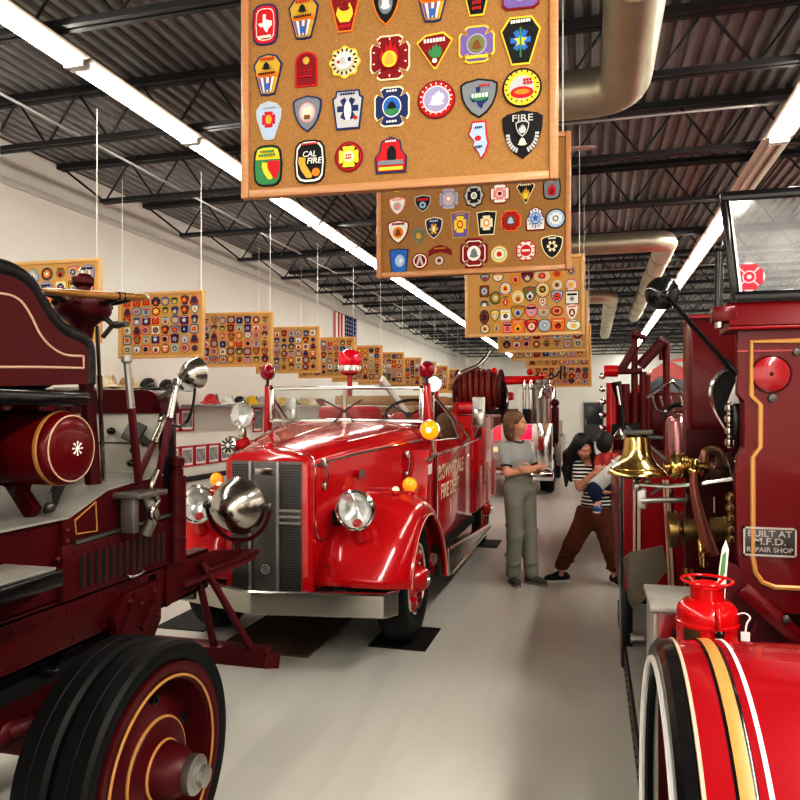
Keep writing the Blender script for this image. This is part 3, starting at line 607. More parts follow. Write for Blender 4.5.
L3 = [(485, 278, 9, 7, 'shield', 'black', 'grey'), (498, 277, 10, 9, 'round', 'black', 'cream'), (515.6, 280, 9, 12, 'rectangular', 'orange', 'gold'), (527.4, 277, 11, 10, 'shield', 'black', 'maroon'),
      (542, 276, 15, 12, 'round', 'gold', 'cream'), (557, 274, 10, 8, 'round', 'orange', 'gold'), (571, 271, 9, 8, 'scalloped', 'grey', 'silver'),
      (484.4, 291.4, 9, 11, 'rounded', 'maroon', 'brown'), (495.4, 298, 11, 12, 'round', 'black', 'olive'), (505.4, 288.6, 11, 12, 'round', 'navy', 'white'), (505.6, 301.6, 10, 13, 'rectangular', 'orange', 'gold'),
      (518, 297, 12, 13, 'round', 'gold', 'cream'), (530, 294, 13, 14, 'shield', 'black', 'olive'), (542.6, 289.6, 13, 14, 'round', 'maroon', 'cream'), (542.6, 301, 7, 10, 'oval', 'grey', 'cream'), (557, 285, 10, 10, 'round', 'gold', 'white'),
      (557, 296.6, 11, 12, 'shield', 'black', 'sky'), (571, 285, 11, 11, 'maltese', 'red', 'white'), (572, 297.4, 12, 12, 'rectangular', 'black', 'white'),
      (484.4, 304, 9, 8, 'curved', 'grey', 'olive'), (484.4, 317, 9, 13, 'oval', 'black', 'brown'), (495, 315.6, 9, 11, 'shield', 'black', 'yellow'), (505.6, 315, 10, 10, 'rectangular', 'silver', 'white'), (518, 312.4, 13, 13, 'shield', 'black', 'gold'),
      (531.4, 311, 11, 12, 'round', 'red', 'pink'), (543.6, 311, 11, 11, 'maltese', 'purple', 'silver'), (557, 311, 11, 9, 'oval', 'black', 'orange'), (572, 312, 11, 15, 'shield', 'pink', 'white'),
      (485, 329, 9, 9, 'round', 'black', 'white'), (496.4, 328, 9, 10, 'rounded', 'orange', 'gold'), (507.6, 327.6, 9, 10, 'rounded', 'red', 'pink'), (518, 326.4, 12, 13, 'rectangular', 'red', 'orange'), (531.6, 326, 12, 13, 'shield', 'black', 'red'),
      (544.6, 325.4, 12, 12, 'round', 'black', 'silver'), (558, 324.4, 12, 11, 'rectangular', 'red', 'orange'), (573.4, 325, 13, 10, 'oval', 'green', 'white')]
rnd = random.Random(5)
MOT = ['rings', 'cross', 'dial', 'flame', 'crest', 'star', 'bands']
PALC = ['white', 'silver', 'gold', 'yellow', 'red', 'black', 'navy', 'maroon', 'orange', 'sky', 'cream']
def rmotif(fc):
    c = [q for q in PALC if q != fc]; a = rnd.choice(c); e = rnd.choice([q for q in c if q != a]); g = rnd.choice([q for q in c if q != e])
    return motif(rnd.choice(MOT), a, e, g)
rows3 = []
for q in L3:
    r = 1 if q[1] < 283 else 2 if q[1] < 302 else 3 if q[1] < 306 else 4 if q[1] < 320 else 5
    rows3.append(r)
cnt = {}
for q, r in sorted(zip(L3, rows3), key=lambda t: (t[1], t[0][0])):
    cnt[r] = cnt.get(r, 0) + 1
    u, v, w_, h_, shp, bo, fc = q; x, z = local(M3, u, v); sx = 1.08 / PX3
    put_patch(patch_bm(shp, bo, fc, rmotif(fc), w_ * sx, h_ * sx), M3, x, z,
              f'{fc} {shp} patch edged {bo}, {ORD[cnt[r]]} in row {WORDS[r]} of the third aisle board', 'patches on the third aisle board')
# ---- the other boards: patches in rows
LIB = []
def lib():
    for i in range(46):
        shp = rnd.choice(['round', 'round', 'shield', 'shield', 'shield', 'maltese', 'rounded', 'oval', 'trapezoid', 'badge', 'kite', 'scalloped', 'arched', 'barrel', 'bell-shaped'])
        fc = rnd.choice(['maroon', 'red', 'navy', 'grey', 'black', 'gold', 'white', 'cream', 'orange', 'sky', 'silver', 'olive', 'lilac', 'pink', 'brown'])
        bo = rnd.choice([c for c in ['black', 'maroon', 'gold', 'navy', 'red', 'black', 'grey'] if c != fc])
        o = patch_bm(shp, bo, fc, rmotif(fc), 0.1, 0.1).build('embroidered_patch', None, None, off=V((0, 0, 0)), ang=30)
        me = o.data; bpy.data.objects.remove(o); LIB.append((me, shp, fc, bo))
lib()
FARS = []
def fill(M, w, h, nx, ny, where, group, individual=True, vis=None):
    dx, dz = (w - 0.13) / nx, (h - 0.12) / ny
    for r in range(ny):
        k = 0
        for c in range(nx):
            me, shp, fc, bo = rnd.choice(LIB)
            x = -w / 2 + 0.065 + dx * (c + 0.5) + rnd.uniform(-0.006, 0.006); z = h / 2 - 0.06 - dz * (r + 0.5) + rnd.uniform(-0.006, 0.006)
            s = rnd.uniform(0.9, 1.08); asp = rnd.uniform(0.95, 1.2) if shp not in ('round', 'maltese', 'scalloped') else 1
            sw, sh = s * min(dx, dz) * 10, s * min(dx, dz) * 10 * asp
            if sh > dz * 9.7: sh = dz * 9.7
            k += 1
            if individual and (vis is None or vis(r, c)):
                put_patch(me, M, x, z, f'{fc} {shp} patch edged {bo}, {ORD[k]} in row {WORDS[r + 1]} of {where}', group, scale=(sw, sh))
            else:
                FARS.append((me, M @ Matrix.Translation((x, -0.0095, z)) @ R90 @ Matrix.Diagonal((sw, sh, 1, 1))))
GL = 'cork boards of patches hung along the white wall'
names = ['the steering wheel board', 'the brake lever board', 'the nickel spotlight board', 'the helmet shelf board']
for k in range(12):
    y = 6.0 + 1.95 * k
    lab = ['cork board of patches partly hidden by the wooden steering wheel', 'cork board of patches hanging above the tall brake levers', 'cork board of patches hanging above the small nickel spotlight',
           'cork board of patches hanging over the helmet shelf'][k] if k < 4 else f'distant cork board of patches, {ORD[k + 1]} in the row along the white wall'
    t, M = make_board(-5.22, y, 2.33, 1.22, 0.83, [0.03, 0.0, 0.05, 0.02][k % 4], lab, OAKF, CORKF, GL)
    if k == 0: fill(M, 1.22, 0.83, 7, 5, names[0], 'patches on the board behind the steering wheel', True, lambda r, c: r < 2 and c > 0)
    elif k in (1, 2): fill(M, 1.22, 0.83, 8, 6, names[k], 'patches on ' + names[k])
    elif k == 3: fill(M, 1.22, 0.83, 8, 6, names[3], 'patches on ' + names[3], True, lambda r, c: c > 2)
    else: fill(M, 1.22, 0.83, 8, 6, '', '', False)
for k, (y, zb, xo) in enumerate(((10.3, 2.49, 0.02), (12.2, 2.5, 0.02), (14.3, 2.5, 0.06), (15.8, 2.17, 0.07))):
    t, M = make_board(-0.7 + xo, y, zb, 1.25, 0.84, 0.0, ['fourth', 'fifth', 'sixth', 'lowest hanging'][k] + ' cork board along the aisle, mostly hidden behind the nearer boards', OAKF, CORKF, GC)
    if k == 0: fill(M, 1.25, 0.84, 8, 6, 'the fourth aisle board', 'patches on the fourth aisle board', True, lambda r, c: r == 5 or c == 7)
    else: fill(M, 1.25, 0.84, 8, 6, '', '', False)
# everything smaller than that, as one mass of patches
b = bmesh.new(); mats = []; 
for me, M in FARS:
    s = len(b.verts); 
    tmp = bmesh.new(); tmp.from_mesh(me); bmesh.ops.transform(tmp, matrix=M, verts=tmp.verts)
    m2 = bpy.data.meshes.new('t'); ix = []
    for q in me.materials:
        if q not in mats: mats.append(q)
        ix.append(mats.index(q))
    for fce in tmp.faces: fce.material_index = ix[fce.material_index]
    tmp.to_mesh(m2); tmp.free(); b.from_mesh(m2); bpy.data.meshes.remove(m2)
me = bpy.data.meshes.new('far_patches'); b.to_mesh(me); b.free()
for q in mats: me.materials.append(q)
o = bpy.data.objects.new('embroidered_patches', me); col.objects.link(o)
tag(o, 'mass of tiny patches covering the far hanging cork boards', 'patches', None, 'stuff')
print('patches', PATCH_N[0], 'far', len(FARS))
# ================================================================ LEFT: the maroon chain-drive tractor
LX = -1.95
lt = thing('antique_fire_truck', 'dark maroon antique fire truck with wooden steering wheel and solid rubber tyres', 'fire truck', (-2.4, 2.3, 0))
def line(pts, r, name, m, parent, closed=False, n=6): return B().tube(pts, r, n, closed).build(name, m, parent)
LC = -2.4
# frame: two channel rails and cross members
for X, s in ((LX, -1), (-2.85, 1)):
    b = B(); b.box(X, X + s * 0.018, -1.6, 3.4, 0.75, 0.95, 0.004); b.box(X, X + s * 0.08, -1.6, 3.4, 0.935, 0.955, 0.004); b.box(X, X + s * 0.08, -1.6, 3.4, 0.75, 0.77, 0.004)
    for i in range(26):
        for z in (0.79, 0.91): b.ball((X - s * 0.001, 1.0 + i * 0.09 + (0.03 if z < 0.9 else 0), z), 0.007, 8, 5)
    b.build('frame_rail', DRED, lt)
b = B()
for y in (-1.4, 0.4, 2.9, 3.35): b.box(-2.85, LX, y - 0.03, y + 0.03, 0.77, 0.93, 0.005)
b.build('cross_member', DRED, lt)
# louvred engine side panels
def louvre_panel(X, s):
    b = B().box(X + s * 0.02, X - s * 0.02, 2.3, 3.06, 0.95, 1.165, 0.006)
    for i in range(14): b.ball((X + s * 0.022, 2.36 + i * 0.05, 1.135), 0.006, 8, 5)
    p = b.build('engine_side_panel', DRED, lt)
    b = B()
    for i in range(13):
        y = 2.4 + i * 0.045
        b.prism([(y - 0.014, 0.985), (y + 0.006, 0.985), (y + 0.006, 1.11), (y - 0.014, 1.11)], (X + s * 0.021, 0, 0), (0, 1, 0), (0, 0, 1), (s, 0, 0), 0.002)
    b.build('louvre_slot', MATTE, p)
    b = B()
    for i in range(13):
        y = 2.4 + i * 0.045
        b.prism([(y + 0.004, 0), (y + 0.017, 0.0), (y + 0.011, 0.014)], (X + s * 0.021, 0, 0.98), (0, 1, 0), (s, 0, 0), (0, 0, 1), 0.14)
    b.build('louvre_fin', DRED, p)
    h = B(); h.tube(smooth_path([(X + s * 0.02, 2.66, 0.985), (X + s * 0.05, 2.665, 0.97), (X + s * 0.05, 2.76, 0.97), (X + s * 0.02, 2.765, 0.985)], 4), 0.007); h.build('pull_handle', NICKEL, p)
louvre_panel(LX, 1); louvre_panel(-2.85, -1)
# upper bonnet body with sloping toe and worn deck top
out = [(1.1, 0.96), (3.05, 0.96), (3.05, 1.375), (2.74, 1.357), (2.57, 1.344), (2.34, 1.26), (1.1, 1.26)]
bd = B().prism(out, (-2.83, 0, 0), (0, 1, 0), (0, 0, 1), (1, 0, 0), 0.87).build('cab_base', DRED, lt)
b = B(); b.prism([(0.9, 1.262), (2.343, 1.262), (2.573, 1.346), (2.74, 1.359), (3.05, 1.377), (3.05, 1.387), (2.74, 1.369), (2.57, 1.356), (2.338, 1.272), (0.9, 1.272)], (-2.86, 0, 0), (0, 1, 0), (0, 0, 1), (1, 0, 0), 0.92)
b.build('deck_plate', GREYP, lt)
# gold lined panel on the sloping toe, hinge rod below it
line([atX(u, v, LX + 0.013) for u, v in ((75, 520.5), (95.5, 502), (97, 531), (76, 534))], 0.0045, 'pinstripe', GOLD, lt, True)
B().prism([(2.31, 1.165), (2.31, 1.258), (2.34, 1.262), (2.57, 1.345), (3.04, 1.37), (3.04, 1.165)], (LX - 0.02, 0, 0), (0, 1, 0), (0, 0, 1), (1, 0, 0), 0.03).build('toe_panel', DRED, lt)
line([(LX + 0.02, 2.36, 1.165), (LX + 0.02, 3.06, 1.185)], 0.011, 'hinge_rod', DSTEEL, lt)
for y, z in ((2.33, 1.22), (2.33, 1.18), (2.62, 1.33), (2.75, 1.32), (2.28, 1.12)): B().ball((LX + 0.012, y, z), 0.012, 10, 6).build('bolt_head', DULLRED, lt)
# riser below the seat with a triangular pinstripe
B().prism([(1.2, 1.03), (2.26, 1.03), (2.26, 1.27), (1.2, 1.27)], (-2.8, 0, 0), (0, 1, 0), (0, 0, 1), (1, 0, 0), 0.8).build('seat_riser', MRED, lt)
line([(-1.99, 1.9, 1.06), (-1.99, 2.2, 1.06), (-1.99, 2.2, 1.21)], 0.006, 'pinstripe', GOLD, lt, True)
B().bar((-1.97, 1.75, 1.05), (-1.97, 2.24, 1.25), 0.03, 0.035).build('riser_brace', DRED, lt)
# step plate beside the seat
st = B().box(-1.96, -1.72, 1.0, 2.06, 1.085, 1.145, 0.012).build('step_plate', BLACK, lt)
B().box(-1.95, -1.74, 1.0, 2.04, 1.145, 1.152).build('tread', GREYP, st)
b = B()
for y in (1.2, 1.95):
    b = B(); b.bar((-1.95, y, 0.96), (-1.76, y, 1.085), 0.03, 0.03)
    b.build('step_bracket', DRED, lt)
# ---- chemical tank lying across under the seat
TY, TZ = 2.31, 1.535
tank = B().lathe([(0.1, 0), (0.138, 0.02), (0.14, 0.03), (0.14, 1.0), (0.137, 1.02), (0.125, 1.032), (0.09, 1.045), (0.04, 1.052), (0.0, 1.054)], (-2.93, TY, TZ), (1, 0, 0), 44).build('chemical_tank', MRED, lt)
b = B().lathe([(0.1405, 0), (0.1425, 0.004), (0.1425, 0.017), (0.1405, 0.021)], (-1.955, TY, TZ), (1, 0, 0), 44, False); b.build('gold_band', GOLD, tank)
b = B().arc((-1.899, TY, TZ), (1, 0, 0), 0.124, 0.0036, n=44); b.build('white_ring', CREAM, tank)
b = B().arc((-2.2, TY, TZ), (1, 0, 0), 0.1425, 0.006, n=44).arc((-2.75, TY, TZ), (1, 0, 0), 0.1425, 0.006, n=44); b.build('strap', DULLRED, tank)
b = B()
for k in range(8):
    t = k * PI / 4; c = V((-1.874, TY + 0.024 * math.cos(t), TZ + 0.024 * math.sin(t)))
    b.ball(c, 0.0045, 8, 5); b.cyl((-1.874, TY, TZ), c, 0.0025, n=5)
b.ball((-1.873, TY, TZ), 0.007, 8, 5); b.build('star_ornament', WHITEP, tank)
b = B(); b.bar((-2.17, TY, TZ - 0.13), (-2.05, TY - 0.02, 1.28), 0.035, 0.07, 0.006); b.bar((-2.23, TY, TZ - 0.1), (-2.08, TY - 0.02, TZ - 0.16), 0.02, 0.07); b.build('tank_bracket', DRED, lt)
b = B(); b.bar((-1.97, TY + 0.02, TZ - 0.135), (-2.06, TY + 0.06, 1.28), 0.03, 0.03); b.bar((-2.0, TY, TZ - 0.17), (-2.0, TY, 1.29), 0.016, 0.016); b.ball((-2.0, TY, 1.31), 0.022, 10, 6); b.build('tank_stay', DSTEEL, lt)
b = B(); b.box(-2.6, -2.1, 2.37, 2.46, 1.66, 1.74, 0.01); b.cyl((-2.3, 2.3, 1.69), (-2.3, 2.3, 1.74), 0.035); b.cyl((-2.15, 2.25, 1.68), (-2.15, 2.25, 1.73), 0.025); b.build('tank_filler', FRED, lt)
# ---- seat with scrolled end panels
SX = -1.9
ctl = [(-70, 262), (-30, 262), (0, 267), (16, 271.5), (32, 283), (42, 299), (54, 318), (68, 331), (82, 337), (90, 345), (92, 360), (92, 384)]
edge = [atX(u, v, SX) for u, v in ctl]; edge_s = smooth_path(edge, 5)
bot = atX(-70, 388, SX)
for X, d in ((SX, -0.06), (-2.83, -0.06)):
    sh = V((X - SX, 0, 0))
    pn = B().polyX([p + sh for p in edge_s] + [bot + sh], X, d).build('seat_end_panel', DRED, lt)
    b = B().tube([p + sh + V((d / 2 + 0.005, 0, 0)) for p in edge_s], 0.034, 12); b.build('leather_roll', LEATHER, pn)
    if X == SX:
        ins = [(-70, 290), (-30, 290), (0, 293.5), (12, 296), (22, 303), (31, 317), (40, 335), (52, 348), (66, 355), (83, 356), (83, 368), (40, 367), (0, 367), (-70, 368)]
        line(smooth_path([atX(u, v, SX) + V((0.002, 0, 0)) for u, v in ins[:10]], 5) + [atX(u, v, SX) + V((0.002, 0, 0)) for u, v in ins[10:]], 0.005, 'pinstripe', CREAM, pn)
y0 = atX(-70, 300, SX).y
B().box(-2.86, -1.9, y0 - 0.08, y0 + 0.06, 1.72, 2.2, 0.04).build('seat_back', LEATHER, lt)
zb_ = bot.z
B().box(-2.86, -1.9, y0, atX(92, 384, SX).y, zb_ - 0.05, zb_ + 0.01, 0.015).build('seat_base', BLACK, lt)
B().box(-2.82, -1.98, y0 + 0.06, atX(80, 384, SX).y, zb_ + 0.01, zb_ + 0.14, 0.05).build('seat_cushion', LEATHER, lt)
B().box(-2.8, -2.05, y0, 2.1, 1.27, zb_ - 0.05, 0.02).build('seat_box', DRED, lt)
# ---- upright bulkhead (dash) seen from the driver's side, grey inside, maroon capping
DY = 2.98
b = B(); z0, z1, z2 = 1.38, 1.665, 1.775
b.box(-2.86, LX - 0.005, DY, DY + 0.03, z0, z1)
bh = b.build('bulkhead', mat('worn pale grey bulkhead', (0.5, 0.48, 0.43), 0.5, var=0.15, scale=5, rvar=0.1), lt)
cap_ = [(-2.86, z1), (LX + 0.0, z1)] + [(LX - 0.09 + 0.09 * math.cos(a * PI / 12), z2 - 0.09 + 0.09 * math.sin(a * PI / 12)) for a in range(7)] + [(-2.86, z2)]
B().prism(cap_, (0, DY - 0.012, 0), (1, 0, 0), (0, 0, 1), (0, 1, 0), 0.16, 0.01).build('capping', DRED, bh)
B().box(LX - 0.012, LX + 0.012, DY - 0.01, DY + 0.1, z0 - 0.1, z1, 0.004).build('edge_post', BLACK, bh)
B().box(-2.6, LX - 0.01, DY - 0.004, DY, 1.52, 1.526).build('seam', DSTEEL, bh)
B().box(-2.4, -2.22, 2.62, 2.7, 1.28, 1.72, 0.01).build('heel_board', DRED, lt)
# pedals and bracket on the bulkhead
b = B(); c = atY(134, 432, 2.9); b.obox(c, (0.09, 0.02, 0.1), Matrix.Rotation(0.35, 3, 'Y') @ Matrix.Rotation(-0.4, 3, 'X'), 0.006)
b.bar(c, atY(150, 445, 2.97), 0.02, 0.03); b.bar(atY(140, 433, 2.92), atY(145, 445, 2.97), 0.02, 0.02); b.build('pedal_plate', DSTEEL, lt)
b = B()
for u, v in ((134, 450), (131, 463), (111, 431)): b.ball(atY(u, v, 2.95), (0.022, 0.02, 0.018), 10, 6); b.cyl(atY(u, v, 2.95), atY(u + 3, v + 2, 2.99), 0.01, n=8)
b.build('pedal', BLACK, lt)
# ---- steering wheel
WC = atY(92, 294, 2.62); sw = V((0.1, -0.12, 1)).normalized()
c2 = atY(84, 308, 2.62)
swt = B().arc(WC, sw, 0.215, 0.015, n=48, k=10).build('steering_wheel_rim', RIMWOOD, lt)
x_, y_, z_ = basis(sw)
b = B()
for k in range(4):
    t = 0.5 + k * PI / 2; e = WC + (x_ * math.cos(t) + y_ * math.sin(t)) * 0.208
    b.tube(smooth_path([WC - sw * 0.02, WC + (e - WC) * 0.45 - sw * 0.035, e - sw * 0.004], 5), 0.011, 8)
    e1 = WC + (x_ * math.cos(t - 0.09) + y_ * math.sin(t - 0.09)) * 0.215; e2 = WC + (x_ * math.cos(t + 0.09) + y_ * math.sin(t + 0.09)) * 0.215
    b.tube([e1, e, e2], 0.018, 10)
b.build('steering_wheel_spoke', BLACK, swt)
top = WC + V((-0.045, 0, 0))
gear = B().lathe([(0.03, 0.085), (0.045, 0.07), (0.045, 0.045), (0.03, 0.03), (0.03, 0.01), (0.1, -0.005), (0.112, -0.02), (0.115, -0.075), (0.1, -0.1), (0.07, -0.115), (0.045, -0.14), (0.035, -0.2)], top, (0, 0, 1), 32).build('steering_gear_housing', DRED, lt)
B().lathe([(0.02, 0.085), (0.022, 0.1), (0.012, 0.112), (0, 0.114)], top, (0, 0, 1), 16).build('cap', NICKEL, gear)
b = B()
for k in range(6):
    t = k * PI / 3; b.ball(top + V((0.116 * math.cos(t), 0.116 * math.sin(t), -0.045)), 0.014, 8, 6)
b.build('bolt_head', DULLRED, gear)
b = B(); p = atY(113, 325, 2.62); b.tube([top + V((0.07, 0, -0.07)), p, p + V((0.08, -0.02, 0.0))], 0.012, 8); b.ball(p + V((0.02, 0, 0)), (0.03, 0.02, 0.016), 10, 6); b.cyl(p, p + V((-0.05, 0, -0.05)), 0.01, n=8); b.build('throttle_lever', DSTEEL, lt)
b = B(); b.cyl(top + V((0, 0, -0.18)), V((top.x + 0.02, 2.66, 1.36)), 0.03, 0.034); b.build('steering_column', DRED, lt)
b = B(); p0 = atY(97, 326, 2.55); p1 = atY(104, 484, 2.72); b.tube([p0, p0.lerp(p1, 0.5), p1], 0.009, 8); b.tube([p0.lerp(p1, 0.3), p0.lerp(p1, 0.45)], 0.013, 8); b.build('control_rod', NICKEL, lt)
# ---- brake and gear levers on their quadrant
def lever(pa, pb, w0, w1, mtop):
    b = B(); pa, pb = V(pa), V(pb); d = pb - pa
    b.bar(pa + d * 0.32, pb, w0, w1, 0.004); lv = b.build('shift_lever', DULLRED, lt)
    B().cyl(pa, pa + d * 0.36, 0.014, 0.017, 14).build('grip', mtop, lv)
    B().lathe([(0.016, 0), (0.024, 0.008), (0.022, 0.03), (0.0, 0.036)], pa, -d.normalized(), 14).build('knob', mtop, lv)
lever(atX(127, 363, LX + 0.06), atX(139, 486, LX + 0.06), 0.032, 0.018, STEEL)
lever(atX(176, 386, LX + 0.1), atX(158, 478, LX + 0.1), 0.03, 0.016, NICKEL)
lever(atX(162, 424, LX + 0.02), atX(138, 478, LX + 0.02), 0.026, 0.02, NICKEL)
b = B(); c = atX(140, 494, LX + 0.08); b.box(c.x - 0.09, c.x + 0.06, c.y - 0.09, c.y + 0.12, c.z - 0.012, c.z + 0.012, 0.006); b.box(c.x - 0.05, c.x + 0.02, c.y - 0.07, c.y - 0.03, c.z - 0.16, c.z, 0.01)
b.tube(smooth_path([c + V((0, 0.03, -0.01)), c + V((0.03, 0.05, -0.09)), c + V((0, 0.04, -0.18))], 5), 0.026, 10); b.build('lever_quadrant', mat('greasy grey casting', (0.2, 0.19, 0.17), 0.42, 0.6, var=0.3), lt)
b = B()
pts = [atX(u, v, LX + 0.12) for u, v in ((157, 470), (152, 486), (158, 500), (151, 512), (155, 522))]
b.tube(smooth_path(pts, 4), 0.013, 8); b.arc(atX(155, 516, LX + 0.12), (1, 0, 0), 0.022, 0.008, n=16); b.build('quadrant_linkage', NICKEL, lt)
# ---- post with cap at the front corner of the body
p0, p1 = atX(177, 560, LX + 0.03), atX(177, 476, LX + 0.03)
b = B().cyl(p0, p1, 0.042, 0.042, 20); b.lathe([(0.03, 0), (0.03, 0.03), (0.024, 0.035), (0.024, 0.045), (0.034, 0.05), (0.036, 0.085), (0.02, 0.095), (0, 0.096)], p1, (0, 0, 1), 20)
for f in (0.25, 0.5, 0.75): b.lathe([(0.042, -0.006), (0.047, -0.004), (0.047, 0.004), (0.042, 0.006)], p0.lerp(p1, f), (0, 0, 1), 20, False)
b.build('corner_post', DRED, lt)
# red fittings glimpsed between the levers
b = B(); c = atX(160, 484, LX - 0.15); b.arc(c, (0.6, 0.8, 0), 0.1, 0.022, n=28); b.lathe([(0.085, 0), (0.06, 0.012), (0.02, 0.02), (0, 0.02)], c, (0.6, -0.8, 0)); b.build('front_hand_wheel', RED, lt)
# ---- small nickel spotlight on its stalk
def bowl(b, c, axis, r, dep):
    """a lamp bowl: rounded back at c - axis*dep, rim towards axis"""
    b.lathe([(0.0, -dep), (r * 0.1, -dep * 0.99), (r * 0.3, -dep * 0.93), (r * 0.55, -dep * 0.79), (r * 0.76, -dep * 0.58), (r * 0.9, -dep * 0.34), (r, 0.0), (r * 1.04, 0.006), (r * 1.06, r * 0.1), (r * 1.0, r * 0.17), (r * 0.93, r * 0.17)], c, axis, 40, False)
c = atX(196, 373, LX + 0.1)
s1 = thing('spotlight', 'small nickel spotlight with a dangling cable', None, c - wloc(lt)); s1.parent = lt
b = B(); bowl(b, c, (0.3, 0.95, 0.12), 0.072, 0.085); s1b = b.build('lamp_bowl', NICKEL, s1)
b = B(); b.cyl(c + V((-0.03, -0.055, -0.01)), c + V((-0.045, -0.08, -0.015)), 0.014, 0.01, 12); b.build('back_knob', NICKEL, s1b)
b = B().lathe([(0.066, 0.012), (0.04, 0.02), (0, 0.024)], c, (0.3, 0.95, 0.12)); b.build('lens', LENS, s1)
b = B(); b.tube(smooth_path([c + V((-0.04, 0, -0.02)), atX(182, 380, LX + 0.1), atX(172, 390, LX + 0.09), atX(158, 398, LX + 0.06)], 4), 0.011, 8); b.tube([atX(188, 368, LX + 0.09), atX(180, 381, LX + 0.1)], 0.012, 8); b.tube(smooth_path([atX(171, 389, LX + 0.09), atX(179, 386, LX + 0.1), atX(183, 389, LX + 0.1)], 4), 0.007, 6); b.build('bracket', DSTEEL, s1)
b = B(); b.tube(smooth_path([atX(u, v, LX + 0.1) for u, v in ((195, 388), (193, 405), (188, 420), (180, 426), (171, 425))], 6), 0.0065, 8); b.build('cable', BLACK, s1)
# ---- large nickel headlamp in a red yoke on the front frame horn
hc = atX(238, 506, LX)
s2 = thing('headlamp', 'large tarnished nickel headlamp in a red yoke', None, hc - wloc(lt)); s2.parent = lt
ax = V((0.05, 1, 0.03)).normalized()
b = B(); bowl(b, hc, ax, 0.155, 0.17); hb = b.build('lamp_bowl', NICKEL, s2)
B().arc(hc + ax * 0.012, ax, 0.158, 0.008, n=40).build('rim_ring', NICKEL, hb)
B().lathe([(0.142, 0.02), (0.1, 0.04), (0, 0.05)], hc, ax).build('lens', LENS, s2)
B().arc(hc, (0, 1, 0), 0.196, 0.012, 0, PI, n=28, xdir=(1, 0, 0)).build('yoke', DRED, s2)
for s in (-1, 1):
    b = B(); b.cyl(hc + V((s * 0.15, 0, 0)), hc + V((s * 0.215, 0, 0)), 0.018, n=12); b.ball(hc + V((s * 0.2, 0, 0)), (0.016, 0.026, 0.026), 12, 8)
    b.build('pivot_knob', DSTEEL, s2)
b = B(); b.cyl(hc + V((0, 0, -0.19)), hc + V((0, 0, -0.28)), 0.016, n=12); b.build('stem', DRED, s2)
# ---- front horn, braces and step bar
b = B(); z = hc.z - 0.28
b.prism([(3.0, 0.95), (3.45, 0.93), (3.84, z + 0.012), (3.84, z - 0.02), (3.45, z - 0.04), (3.0, 0.75)], (LX - 0.04, 0, 0), (0, 1, 0), (0, 0, 1), (1, 0, 0), 0.05)
b.box(LX - 0.1, LX + 0.07, 3.3, 3.86, z - 0.012, z + 0.012, 0.005); b.build('frame_horn', DRED, lt)
b = B(); b.prism([(LX - 0.12, 3.1), (LX + 0.05, 3.1), (LX + 0.08, 3.55), (LX + 0.08, 3.8), (LX - 0.12, 3.86)], (0, 0, z - 0.03), (1, 0, 0), (0, 1, 0), (0, 0, 1), 0.02); b.build('corner_plate', DULLRED, lt)
ya = 3.38
b = B(); b.box(-2.7, -1.62, ya - 0.015, ya + 0.012, 0.36, 0.44, 0.006); b.box(-2.7, -1.62, ya - 0.015, ya + 0.1, 0.43, 0.445, 0.004); b.bar((-1.62, ya, 0.4), (-1.56, ya + 0.05, 0.39), 0.02, 0.08); b.build('front_step_bar', DRED, lt)
for X0, X1 in ((LX + 0.02, -1.7), (LX - 0.02, -1.92), (-2.8, -2.6), (-2.85, -2.68)):
    B().cyl((X0, 3.3, 0.9), (X1, ya + 0.03, 0.43), 0.019, n=12).build('step_brace', DRED, lt)
# spring hanger plates below the rails, axle and springs
for X, s in ((LX, 1), (-2.85, -1)):
    b = B(); b.polyX([V((0, 2.58, 0.82)), V((0, 2.67, 0.9)), V((0, 2.92, 0.9)), V((0, 2.92, 0.72)), V((0, 2.84, 0.62)), V((0, 2.62, 0.66))], X, s * 0.035, 0.006)
    for y, z in ((2.68, 0.86), (2.76, 0.83), (2.86, 0.86), (2.88, 0.75)): b.ball((X + s * 0.037, y, z), 0.014, 8, 6)
    b.bar((X + s * 0.04, 2.62, 0.73), (X + s * 0.04, 2.72, 0.88), 0.02, 0.03); b.bar((X + s * 0.04, 2.76, 0.72), (X + s * 0.04, 2.86, 0.82), 0.02, 0.03); b.build('spring_hanger', DRED, lt)
    b = B()
    for k in range(6):
        h = 0.62 - 0.09 * k; cv = [(2.2 + h * q / 10, 0.63 - 0.013 * k + 0.3 * (h * q / 10) ** 2) for q in range(-10, 11)]
        b.prism(cv + [(a, c + 0.011) for a, c in reversed(cv)], (X - 0.035, 0, 0), (0, 1, 0), (0, 0, 1), (1, 0, 0), 0.07)
    b.build('leaf_spring', DRED, lt)
b = B(); b.cyl((-3.2, 2.2, 0.46), (-1.6, 2.2, 0.46), 0.045, n=16); b.box(-2.1, -1.85, 2.12, 2.28, 0.44, 0.62, 0.03); b.box(-2.95, -2.72, 2.12, 2.28, 0.44, 0.62, 0.03); b.build('front_axle', DRED, lt)
b = B(); b.tube(smooth_path([(-3.0, 2.05, 0.55), (-2.4, 2.0, 0.5), (-1.95, 2.02, 0.58), (-1.85, 2.15, 0.6)], 6), 0.03, 10); b.ball((-1.95, 2.02, 0.58), 0.055, 14, 10); b.ball((-2.05, 1.75, 0.62), 0.05, 14, 10); b.cyl((-2.05, 0.2, 0.68), (-2.05, 1.75, 0.62), 0.03, n=12); b.build('steering_linkage', DULLRED, lt)
b = B(); b.cyl((-2.4, -1.5, 0.68), (-2.4, 2.6, 0.75), 0.13, 0.2, n=20); b.box(-2.6, -2.2, 0.9, 1.9, 0.5, 0.8, 0.06); b.build('gearbox', DULLRED, lt)
